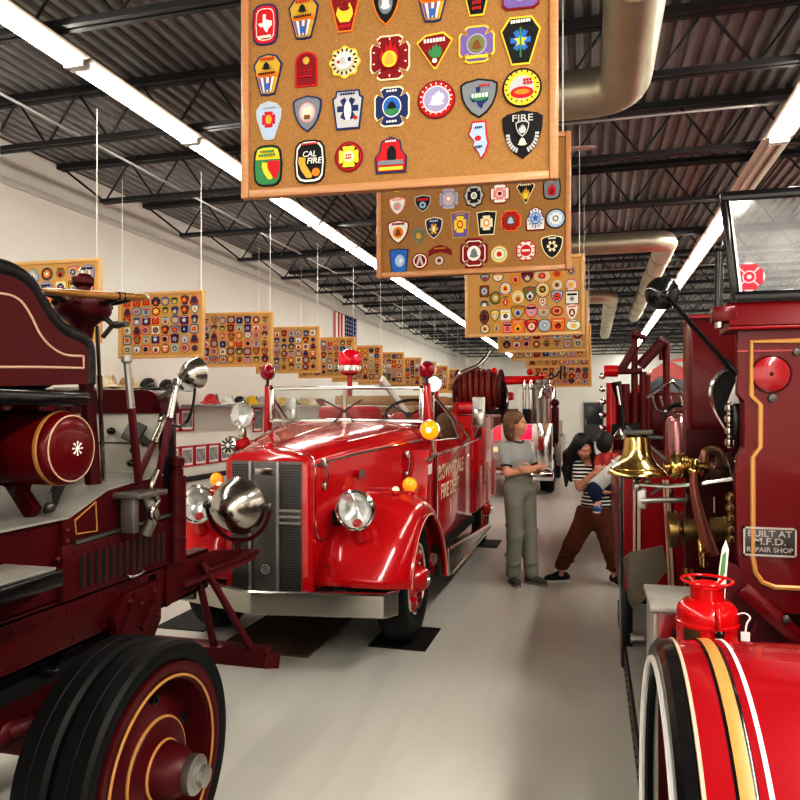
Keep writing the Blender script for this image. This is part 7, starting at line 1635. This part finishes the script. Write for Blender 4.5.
def shoe(parent, name, ankle, yaw, m, sole_m, L=0.25, s=1.0):
    cx, cy = ankle[0], ankle[1]; fx, fy = math.cos(yaw), math.sin(yaw)
    f = Field((cx - 0.25, cy - 0.25, 0.0), (cx + 0.25, cy + 0.25, 0.2), 0.005); R = A([[fx, -fy, 0], [fy, fx, 0], [0, 0, 1]])
    P = lambda a, b, e: A([cx, cy, 0]) + R @ A([a, b, e])
    f.ell(P(0.095 * s, 0.004, 0.036), A([0.085 * s, 0.044 * s, 0.034]), R, 0.01); f.ell(P(-0.02 * s, 0, 0.045), A([0.06 * s, 0.037 * s, 0.045]), R, 0.03); f.cap(P(0.06 * s, 0, 0.055), P(0.0, 0, 0.085), 0.03 * s, 0.036 * s, 0.03); f.below(0.006)
    o = skin(f, name, m, parent, None)
    b = B(); out = [(-0.082, 0), (-0.075, 0.03), (-0.03, 0.038), (0.04, 0.038), (0.1, 0.047), (0.15, 0.04), (0.182, 0.015), (0.185, 0), (0.182, -0.015), (0.15, -0.038), (0.1, -0.042), (0.04, -0.032), (-0.03, -0.036), (-0.075, -0.028)]
    b.prism([(a * s, c * s) for a, c in out], (cx, cy, 0.0), (fx, fy, 0), (-fy, fx, 0), (0, 0, 1), 0.02, 0.004); b.build('sole', sole_m, o, off=V((0, 0, 0)))
    return o
def cloth(name, c1, bump=0.35, sc_=9, var=0.12):
    m = mat(name, c1, 0.85, var=var, scale=40, bump=bump, bscale=sc_, spec=0.2); 
    return m
def stripes(name, ca, cb, pitch, duty=0.5, axis=2):
    m = mat(name, ca, 0.85, spec=0.2); nt = m.node_tree; N = nt.nodes; L_ = nt.links; b = N['Principled BSDF']
    tc = N.new('ShaderNodeTexCoord'); sp = N.new('ShaderNodeSeparateXYZ'); L_.new(tc.outputs['Object'], sp.inputs[0])
    m1 = N.new('ShaderNodeMath'); m1.operation = 'MULTIPLY'; m1.inputs[1].default_value = 1 / pitch; L_.new(sp.outputs[axis], m1.inputs[0])
    m2 = N.new('ShaderNodeMath'); m2.operation = 'FRACT'; L_.new(m1.outputs[0], m2.inputs[0])
    m3 = N.new('ShaderNodeMath'); m3.operation = 'LESS_THAN'; m3.inputs[1].default_value = duty; L_.new(m2.outputs[0], m3.inputs[0])
    mx = N.new('ShaderNodeMix'); mx.data_type = 'RGBA'; mx.inputs[6].default_value = (*ca, 1); mx.inputs[7].default_value = (*cb, 1); L_.new(m3.outputs[0], mx.inputs[0])
    for l in list(b.inputs['Base Color'].links): L_.remove(l)
    L_.new(mx.outputs[2], b.inputs['Base Color'])
    return m

def lean(t, z0, d, k):
    """weight the upper body back over one hip"""
    for o in kids(t):
        for q in [o] + kids(o):
            for v in q.data.vertices:
                if v.co.z > z0: v.co.x += d[0] * k * (v.co.z - z0); v.co.y += d[1] * k * (v.co.z - z0)
# ---------------------------------------------------------------- woman with folded arms (x forward, y her left, z up; turned as a whole)
def woman_folded():
    base = atZ(520, 583, 0.0); base = V((base.x, base.y, 0))
    t = thing('person', 'woman in grey tee and grey trousers standing with folded arms beside the bright red engine', 'person', base, None, math.radians(-38))
    h = 0.006
    f = Field((-0.3, -0.36, 0.0), (0.42, 0.36, 1.7), h)
    sh = 1.345; hy = -0.02
    hc = A([0.05, -0.01, 1.555]); R = hrot(math.radians(30), 0.13)
    head(f, hc, R); f.chain([A([0.0, 0, 1.36]), A([0.03, -0.005, 1.47])], [0.056, 0.05], 0.03)
    f.ell((0.0, 0, 1.24), (0.1, 0.15, 0.15), None, 0.03); f.ell((0.035, 0.06, 1.21), (0.06, 0.06, 0.065), None, 0.03); f.ell((0.035, -0.06, 1.21), (0.06, 0.06, 0.065), None, 0.03)
    f.ell((0.0, 0, 1.06), (0.09, 0.125, 0.12), None, 0.05); f.ell((-0.015, 0, 0.92), (0.11, 0.155, 0.12), None, 0.05)
    hips = {1: A([0, 0.085, 0.88]), -1: A([0, -0.085, 0.88])}; knees = {1: A([0.035, 0.085, 0.48]), -1: A([0.03, -0.1, 0.48])}; ank = {1: A([0.08, 0.075, 0.075]), -1: A([-0.02, -0.075, 0.075])}
    for q in (1, -1):
        f.chain([hips[q], knees[q], knees[q] * 0.45 + ank[q] * 0.55 + A([-0.02, 0, 0.06]), ank[q]], [0.085, 0.056, 0.05, 0.036], 0.03)
        f.ell(ank[q] + A([0.02, 0, -0.03]), (0.05, 0.03, 0.026), None, 0.02)
    S = {1: A([-0.01, 0.15, sh - 0.03]), -1: A([-0.01, -0.15, sh - 0.03])}; E = {1: A([0.06, 0.2, 1.085]), -1: A([0.05, -0.205, 1.08])}; W = {1: A([0.2, -0.02, 1.11]), -1: A([0.215, 0.06, 1.135])}
    for q in (1, -1):
        f.chain([S[q] * 0.6 + A([0, 0, sh * 0.4]), S[q], S[q] * 0.5 + E[q] * 0.5, E[q], E[q] * 0.5 + W[q] * 0.5, W[q]], [0.05, 0.048, 0.043, 0.036, 0.034, 0.024], 0.02)
    hand(f, W[-1], (0.02, 0.9, 0.08), (-0.9, 0, -0.25), 0.92, 0.35, -1); hand(f, W[1], (-0.15, -0.9, 0.1), (-0.9, 0.1, 0.1), 0.92, 0.35, 1)
    body = skin(f, 'body', SKIN, t, None, 1); face_bits(hc, R, body)
    # hair: shoulder length, light brown
    g = Field((-0.2, -0.2, 1.25), (0.25, 0.2, 1.72), 0.006); P = lambda a, b_, e: hc + R @ A([a, b_, e])
    g.ell(P(-0.02, 0, 0.036), (0.102, 0.088, 0.092), R, 0.01); g.ell(P(-0.065, 0, -0.04), (0.062, 0.085, 0.115), R, 0.03); g.ell(P(-0.055, 0.0, -0.12), (0.05, 0.088, 0.07), R, 0.03)
    for q in (-1, 1): g.chain([P(-0.02, 0.072 * q, 0.03), P(-0.03, 0.08 * q, -0.05), P(-0.03, 0.08 * q, -0.13), P(-0.015, 0.074 * q, -0.165)], [0.028, 0.028, 0.028, 0.018], 0.02)
    g.ell(P(0.105, 0, -0.04), (0.11, 0.09, 0.118), R, 0, True)
    HAIR = mat('light brown hair', (0.15, 0.085, 0.045), 0.5, var=0.5, scale=30, bump=0.5, bscale=120); skin(g, 'hair', HAIR, t, None, 1)
    # tee with dark ribbed edges
    TEE = cloth('heather grey jersey', (0.33, 0.34, 0.33)); EDGE = cloth('dark grey rib', (0.05, 0.05, 0.055))
    g = Field((-0.25, -0.34, 0.9), (0.32, 0.34, 1.48), 0.006)
    g.ell((0.0, 0, 1.23), (0.112, 0.15, 0.15), None, 0.03); g.ell((0.037, 0.06, 1.21), (0.068, 0.066, 0.07), None, 0.03); g.ell((0.037, -0.06, 1.21), (0.068, 0.066, 0.07), None, 0.03); g.ell((0.003, 0, 1.07), (0.105, 0.142, 0.14), None, 0.05)
    for q in (1, -1): g.chain([S[q] * 0.35 + A([0, 0, (sh + 0.0) * 0.65]), S[q] + A([0, 0, 0.006]), S[q] * 0.42 + E[q] * 0.58], [0.055, 0.053, 0.053], 0.03)
    g.cap((0.0, 0, 1.34), (0.012, 0, 1.4), 0.075, 0.066, 0.03)
    for q in (1, -1):
        d = E[q] - S[q]; c_ = S[q] * 0.45 + E[q] * 0.55; dn = d / np.linalg.norm(d)
    g.below(0.97)
    # open neck and sleeve ends
    g.plane((0.32, 0, 1), 1.4 * 0.952)
    tee = skin(g, 'tee_shirt', TEE, t, None, 1)
    for q in (1, -1):
        d = E[q] - S[q]; dn = d / np.linalg.norm(d); c_ = S[q] * 0.42 + E[q] * 0.58 + dn * 0.035
        b = B().arc(c_, dn, 0.046, 0.0085, n=32); b.build('sleeve_trim', EDGE, tee, off=V((0, 0, 0)))
    b = B().arc((0.022, 0, 1.388), (0.32, 0, 1), 0.066, 0.0085, n=36); b.build('neck_trim', EDGE, tee, off=V((0, 0, 0)))
    # wide trousers with waistband
    TR_ = cloth('grey green twill', (0.235, 0.235, 0.205), 0.6, 7)
    g = Field((-0.25, -0.3, 0.02), (0.3, 0.3, 1.08), 0.006)
    g.ell((-0.012, 0, 0.92), (0.125, 0.17, 0.135), None, 0.03); g.ell((0.0, 0, 1.02), (0.104, 0.142, 0.08), None, 0.04)
    for q in (1, -1):
        g.chain([hips[q] + A([0, 0, 0.01]), knees[q], ank[q] + A([0.0, 0, 0.03])], [0.1, 0.078, 0.07], 0.03)
        for i, z in enumerate((0.16, 0.21, 0.27, 0.5, 0.56, 0.78)):
            w_ = (z - 0.075) / 0.405; c_ = (ank[q] * (1 - w_) + knees[q] * w_) if z < 0.48 else (knees[q] * (0.88 - z) / 0.4 + hips[q] * (z - 0.48) / 0.4)
            g.ell(c_ + A([0.03 * (1 if i % 2 else -1), 0.02 * (-1 if i % 3 else 1), 0]), (0.058, 0.058, 0.018), A(Matrix.Rotation(0.3 * (1 if i % 2 else -1), 3, 'X')), 0.02)
    g.below(0.045); g.below(1.055, False)
    tr_ = skin(g, 'trousers', TR_, t, None, 1)
    b = B(); rings = [[V((0.002 + 0.113 * math.cos(a), 0.152 * math.sin(a), z)) for a in [2 * PI * k / 40 for k in range(40)]] for z in (1.005, 1.045)]; b.loft(rings, False, True); wb = b.build('waistband', TR_, tr_, off=V((0, 0, 0)))
    SH = mat('grey trainers', (0.1, 0.095, 0.09), 0.6, var=0.3, scale=30); SO = mat('grey sole', (0.25, 0.24, 0.22), 0.6)
    shoe(t, 'shoe', (ank[1][0], ank[1][1]), 0.15, SH, SO, s=0.95); shoe(t, 'shoe', (ank[-1][0], ank[-1][1]), -0.5, SH, SO, s=0.95)
    lean(t, 0.9, (-0.6, -0.8), 0.1)
woman_folded()

# ---------------------------------------------------------------- woman with the child on her hip (built in world axes about her base)
def woman_child():
    bz = atZ(592, 583, 0.0); base = V((bz.x, bz.y, 0)); Yb = base.y
    t = thing('person', 'long haired woman in striped tee and brown trousers with a child on her hip', 'person', base)
    def L_(u, v, dy=0.0): p = atY(u, v, Yb + dy); return A([p.x - base.x, dy, p.z])
    f = Field((-0.55, -0.42, 0.0), (0.5, 0.34, 1.65), 0.006)
    hc = L_(583, 447, -0.12); R = hrot(math.radians(-60), 0.45, 0.2)
    head(f, hc, R, 0.97)
    neck0 = L_(590, 462, -0.03)
    f.cap(neck0 + A([0.02, 0.03, -0.05]), hc + A([-0.005, 0.05, -0.04]), 0.056, 0.05, 0.03)
    ch = L_(593, 478, 0.0); wa = L_(596, 503, 0.02); hp = L_(594, 517, 0.03)
    RT = A(Matrix.Rotation(-0.45, 3, 'Z') @ Matrix.Rotation(0.1, 3, 'X'))
    f.ell(ch, (0.15, 0.1, 0.15), RT, 0.03); f.ell(ch + A([-0.06, -0.05, -0.03]), (0.06, 0.06, 0.065), None, 0.03); f.ell(ch + A([0.05, -0.07, -0.03]), (0.06, 0.06, 0.065), None, 0.03)
    f.ell(wa, (0.13, 0.095, 0.13), RT, 0.05); f.ell(hp, (0.165, 0.115, 0.12), RT, 0.05)
    hR, hL = hp + A([-0.085, 0.0, -0.04]), hp + A([0.085, 0.0, -0.04])
    aR, aL = L_(562, 571, 0.0), L_(615, 573, 0.02); kR = (hR + aR) / 2 + A([-0.01, -0.05, 0.02]); kL = (hL + aL) / 2 + A([0.015, -0.06, 0.0])
    for a, k_, h_ in ((aR, kR, hR), (aL, kL, hL)): f.chain([h_, k_, k_ * 0.45 + a * 0.55 + A([0, 0.02, 0.05]), a], [0.09, 0.058, 0.05, 0.036], 0.03)
    for a, d in ((aR, (-0.7, -0.7)), (aL, (0.25, -0.95))): f.ell(a + A([d[0] * 0.02, d[1] * 0.02, -0.03]), (0.035, 0.04, 0.026), None, 0.02)
    sR, sL = L_(577, 466, 0.0), L_(611, 466, 0.0)
    eR, wR = L_(580, 487, -0.12), L_(594, 473, -0.24)
    eL, wL = L_(622, 490, -0.06), L_(603, 491, -0.25)
    f.chain([ch * 0.3 + sR * 0.7, sR, (sR + eR) / 2 + A([-0.02, 0, 0]), eR, (eR + wR) / 2, wR], [0.05, 0.05, 0.043, 0.037, 0.033, 0.024], 0.02)
    f.chain([ch * 0.3 + sL * 0.7, sL, (sL + eL) / 2, eL, (eL + wL) / 2, wL], [0.05, 0.05, 0.043, 0.037, 0.033, 0.024], 0.02)
    hand(f, wR, L_(600, 466, -0.28) - wR, (0.4, 0.5, -0.5), 0.95, 0.55, 1); hand(f, wL, (-0.95, -0.1, 0.05), (0.1, 0.3, 0.9), 0.95, 0.35, 1)
    body = skin(f, 'body', SKIN2, t, None, 1); face_bits(hc, R, body, 0.97)
    # long dark hair falling over her right side
    g = Field((-0.5, -0.35, 0.9), (0.2, 0.2, 1.66), 0.006); P = lambda a, b_, e: hc + R @ A([a, b_, e])
    g.ell(P(-0.022, 0, 0.04), (0.104, 0.087, 0.092), R, 0.01); g.ell(P(-0.06, 0, -0.03), (0.062, 0.085, 0.11), R, 0.03)
    x0 = P(-0.03, -0.07, 0.0); g.chain([x0, L_(569, 455, -0.08), L_(567, 470, -0.06), L_(566, 486, -0.08)], [0.05, 0.055, 0.045, 0.012], 0.03); g.chain([P(-0.06, -0.02, -0.02), L_(573, 462, 0.02), L_(571, 480, 0.0)], [0.06, 0.055, 0.02], 0.03)
    g.chain([P(0.0, 0.08, 0.02), P(-0.01, 0.09, -0.06), L_(596, 463, -0.12), L_(594, 474, -0.12)], [0.03, 0.03, 0.034, 0.012], 0.02)
    g.ell(P(0.1, 0, -0.035), (0.084, 0.064, 0.115), R, 0, True)
    HB = mat('near black hair', (0.014, 0.011, 0.01), 0.42, var=0.4, scale=30, bump=0.4, bscale=120); skin(g, 'hair', HB, t, None, 1)
    TS = stripes('black and white jersey stripes', (0.72, 0.71, 0.69), (0.02, 0.02, 0.024), 0.034, 0.55)
    g = Field((-0.4, -0.35, 0.75), (0.45, 0.3, 1.5), 0.006)
    g.ell(ch, (0.165, 0.115, 0.16), RT, 0.03); g.ell(ch + A([-0.06, -0.053, -0.03]), (0.068, 0.068, 0.07), None, 0.03); g.ell(ch + A([0.05, -0.073, -0.03]), (0.068, 0.068, 0.07), None, 0.03); g.ell(wa, (0.148, 0.112, 0.14), RT, 0.05); g.ell(hp + A([0, 0, 0.0]), (0.174, 0.125, 0.13), RT, 0.04)
    for s_, e_ in ((sR, eR), (sL, eL)): g.chain([ch * 0.3 + s_ * 0.7, s_ + A([0, 0, 0.006]), s_ * 0.45 + e_ * 0.55], [0.062, 0.064, 0.062], 0.03)
    g.cap(neck0 + A([0.02, 0.03, -0.08]), neck0 + A([0.015, 0.035, -0.03]), 0.075, 0.066, 0.03); g.below(hp[2] - 0.06)
    skin(g, 'striped_tee_shirt', TS, t, None, 1)
    BR = cloth('rust brown twill', (0.125, 0.043, 0.02), 0.6, 8)
    g = Field((-0.5, -0.4, 0.02), (0.5, 0.3, 1.15), 0.006)
    g.ell(hp, (0.182, 0.132, 0.125), RT, 0.03); g.ell(hp + A([0, 0, 0.06]), (0.176, 0.13, 0.11), RT, 0.03)
    for a, k_, h_, w0 in ((aR, kR, hR, 0.105), (aL, kL, hL, 0.105)):
        g.chain([h_, k_, a + A([0, 0, 0.06])], [w0, 0.082, 0.068], 0.035)
        for i in range(4):
            c_ = a * (0.85 - 0.2 * i) + k_ * (0.15 + 0.2 * i); g.ell(c_ + A([0.02 * (1 if i % 2 else -1), -0.02, 0.03]), (0.066, 0.066, 0.017), A(Matrix.Rotation(0.35 * (1 if i % 2 else -1), 3, 'Y')), 0.02)
    g.below(aR[2] + 0.02); g.below(hp[2] + 0.1, False)
    skin(g, 'trousers', BR, t, None, 1)
    SH = mat('black trainers', (0.012, 0.012, 0.013), 0.6, var=0.3); SO = mat('white sole', (0.6, 0.59, 0.56), 0.6)
    shoe(t, 'shoe', (aR[0], aR[1]), math.radians(200), SH, SO, s=1.0); shoe(t, 'shoe', (aL[0], aL[1]), math.radians(-62), SH, SO, s=1.0)
    # ------------------------------------------------ the child
    c0 = L_(606, 480, -0.16); cb = base + V((c0[0], c0[1], c0[2]))
    k = thing('child', 'small dark haired child in red top carried on the hip of the long haired woman', 'person', cb)
    def C(u, v, dy): p = atY(u, v, Yb + dy); return A([p.x - cb.x, p.y - cb.y, p.z - cb.z])
    f = Field((-0.35, -0.35, -0.45), (0.4, 0.3, 0.5), 0.006)
    kc = C(606, 443, -0.16); KR = hrot(math.radians(70), 0.1)
    head(f, kc, KR, 0.86)
    f.cap(C(607, 455, -0.16), kc + A([-0.01, 0, -0.05]), 0.045, 0.04, 0.03)
    f.ell(C(607, 464, -0.17), (0.1, 0.078, 0.1), None, 0.03); f.ell(C(606, 476, -0.17), (0.092, 0.075, 0.09), None, 0.04); f.ell(C(604, 485, -0.17), (0.1, 0.085, 0.07), None, 0.04)
    hipk = C(600, 486, -0.18); knk = C(594, 489, -0.32); ank_ = C(598, 503, -0.34)
    f.chain([hipk, knk, ank_], [0.062, 0.046, 0.03], 0.025); f.ell(ank_ + A([-0.01, -0.04, -0.03]), (0.03, 0.05, 0.024), None, 0.02)
    hip2 = C(602, 483, -0.22); kn2 = C(609, 474, -0.34); an2 = C(619, 462, -0.36)
    f.chain([hip2, kn2, an2], [0.06, 0.045, 0.03], 0.025); f.ell(an2 + A([0.02, -0.03, 0.02]), (0.04, 0.04, 0.03), None, 0.02)
    s1, s2 = C(600, 459, -0.16), C(616, 458, -0.14)
    e1, w1 = C(598, 468, -0.24), C(602, 474, -0.3); e2, w2 = C(621, 466, -0.18), C(624, 459, -0.28)
    f.chain([s1, e1, w1], [0.036, 0.029, 0.021], 0.02); f.chain([s2, e2, w2], [0.036, 0.029, 0.021], 0.02)
    hand(f, w1, (0.3, -0.5, -0.6), (0.3, 0.5, -0.3), 0.6, 0.5, 1); hand(f, w2, (0.5, -0.3, 0.7), (0.3, 0.3, -0.2), 0.6, 0.4, -1)
    bo = skin(f, 'body', SKIN, k, None, 1); face_bits(kc, KR, bo, 0.86)
    g = Field((-0.3, -0.3, 0.05), (0.3, 0.3, 0.5), 0.006); P = lambda a, b_, e: kc + KR @ A([a, b_, e])
    g.ell(P(-0.02, 0, 0.034), A([0.1, 0.082, 0.084]) * 0.92, KR, 0.01); g.ell(P(-0.045, 0, -0.02), A([0.066, 0.08, 0.08]) * 0.92, KR, 0.03); g.ell(P(0.1, 0, -0.05), (0.078, 0.06, 0.1), KR, 0, True)
    skin(g, 'hair', HB, k, None, 1)
    RT_ = cloth('coral red jersey', (0.42, 0.07, 0.065)); g = Field((-0.3, -0.3, -0.25), (0.3, 0.25, 0.3), 0.006)
    g.ell(C(607, 464, -0.17), (0.112, 0.09, 0.108), None, 0.03); g.ell(C(606, 476, -0.17), (0.104, 0.087, 0.09), None, 0.04); g.chain([s1, s1 * 0.3 + e1 * 0.7], [0.048, 0.044], 0.02); g.chain([s2, s2 * 0.3 + e2 * 0.7], [0.048, 0.044], 0.02); g.cap(C(607, 458, -0.16), C(607, 455, -0.16), 0.06, 0.052, 0.02); g.below(-0.09)
    skin(g, 'red_top', RT_, k, None, 1)
    b = B()
    for q in (602, 611): b.tube(smooth_path([C(q, 454, -0.2), C(q + 0.5, 461, -0.275), C(q, 472, -0.27)], 5), 0.012, 8)
    b.build('straps', mat('dark red strap', (0.25, 0.03, 0.03), 0.7), k, off=V((0, 0, 0)))
    NV = cloth('navy denim', (0.02, 0.03, 0.065)); g = Field((-0.35, -0.35, -0.4), (0.3, 0.25, 0.15), 0.006)
    g.ell(C(604, 485, -0.17), (0.11, 0.096, 0.075), None, 0.03); g.chain([hipk, knk, knk * 0.4 + ank_ * 0.6], [0.074, 0.06, 0.05], 0.03); g.below(0.0, False)
    skin(g, 'denim_leg', NV, k, None, 1)
    GY = cloth('pale grey jersey leg', (0.6, 0.6, 0.58), 0.5); g = Field((-0.2, -0.35, -0.2), (0.4, 0.2, 0.3), 0.006)
    g.chain([hip2 + A([-0.05, -0.04, -0.02]), kn2, an2], [0.075, 0.062, 0.05], 0.03); g.ell(an2 + A([0.025, -0.02, 0.025]), (0.05, 0.045, 0.038), None, 0.02)
    for i in range(3): c_ = hip2 * (0.8 - 0.3 * i) + an2 * (0.2 + 0.3 * i); g.ell(c_ + A([0, -0.02, 0.01]), (0.065, 0.065, 0.018), A(Matrix.Rotation(0.9, 3, 'Y')), 0.015)
    skin(g, 'pale_leg', GY, k, None, 1)
    g = Field((-0.3, -0.45, -0.4), (0.3, 0.1, 0.1), 0.005); BLU = mat('blue canvas shoe', (0.05, 0.14, 0.32), 0.7)
    p = ank_; g.cap(p + A([0.0, 0, -0.02]), p + A([0.0, -0.02, -0.05]), 0.034, 0.034, 0.02); g.ell(p + A([-0.012, -0.05, -0.055]), (0.036, 0.065, 0.028), A(Matrix.Rotation(-0.4, 3, 'X')), 0.02)
    so = skin(g, 'canvas_shoe', BLU, k, None, 1)
    b = B().ball(V(p + A([-0.012, -0.05, -0.077])), (0.036, 0.068, 0.01), 20, 8); b.build('sole', SO, so, off=V((0, 0, 0)))
woman_child()
# ================================================================ VIEW
sc0 = bpy.context.scene
sc0.view_settings.view_transform = 'Standard'
sc0.view_settings.look = 'None'
sc0.view_settings.exposure = 0.5
sc0.view_settings.gamma = 1.0
sc0.view_settings.use_curve_mapping = True
cm = sc0.view_settings.curve_mapping; cv = cm.curves[3]
for x_, y_ in ((0.04, 0.018), (0.2, 0.17), (0.55, 0.62)): cv.points.new(x_, y_)
cm.update()
sc0.cycles.max_bounces = 8; sc0.cycles.diffuse_bounces = 4; sc0.cycles.glossy_bounces = 4; sc0.cycles.transparent_max_bounces = 10
sc0.cycles.sample_clamp_indirect = 4.0
bpy.context.view_layer.update()
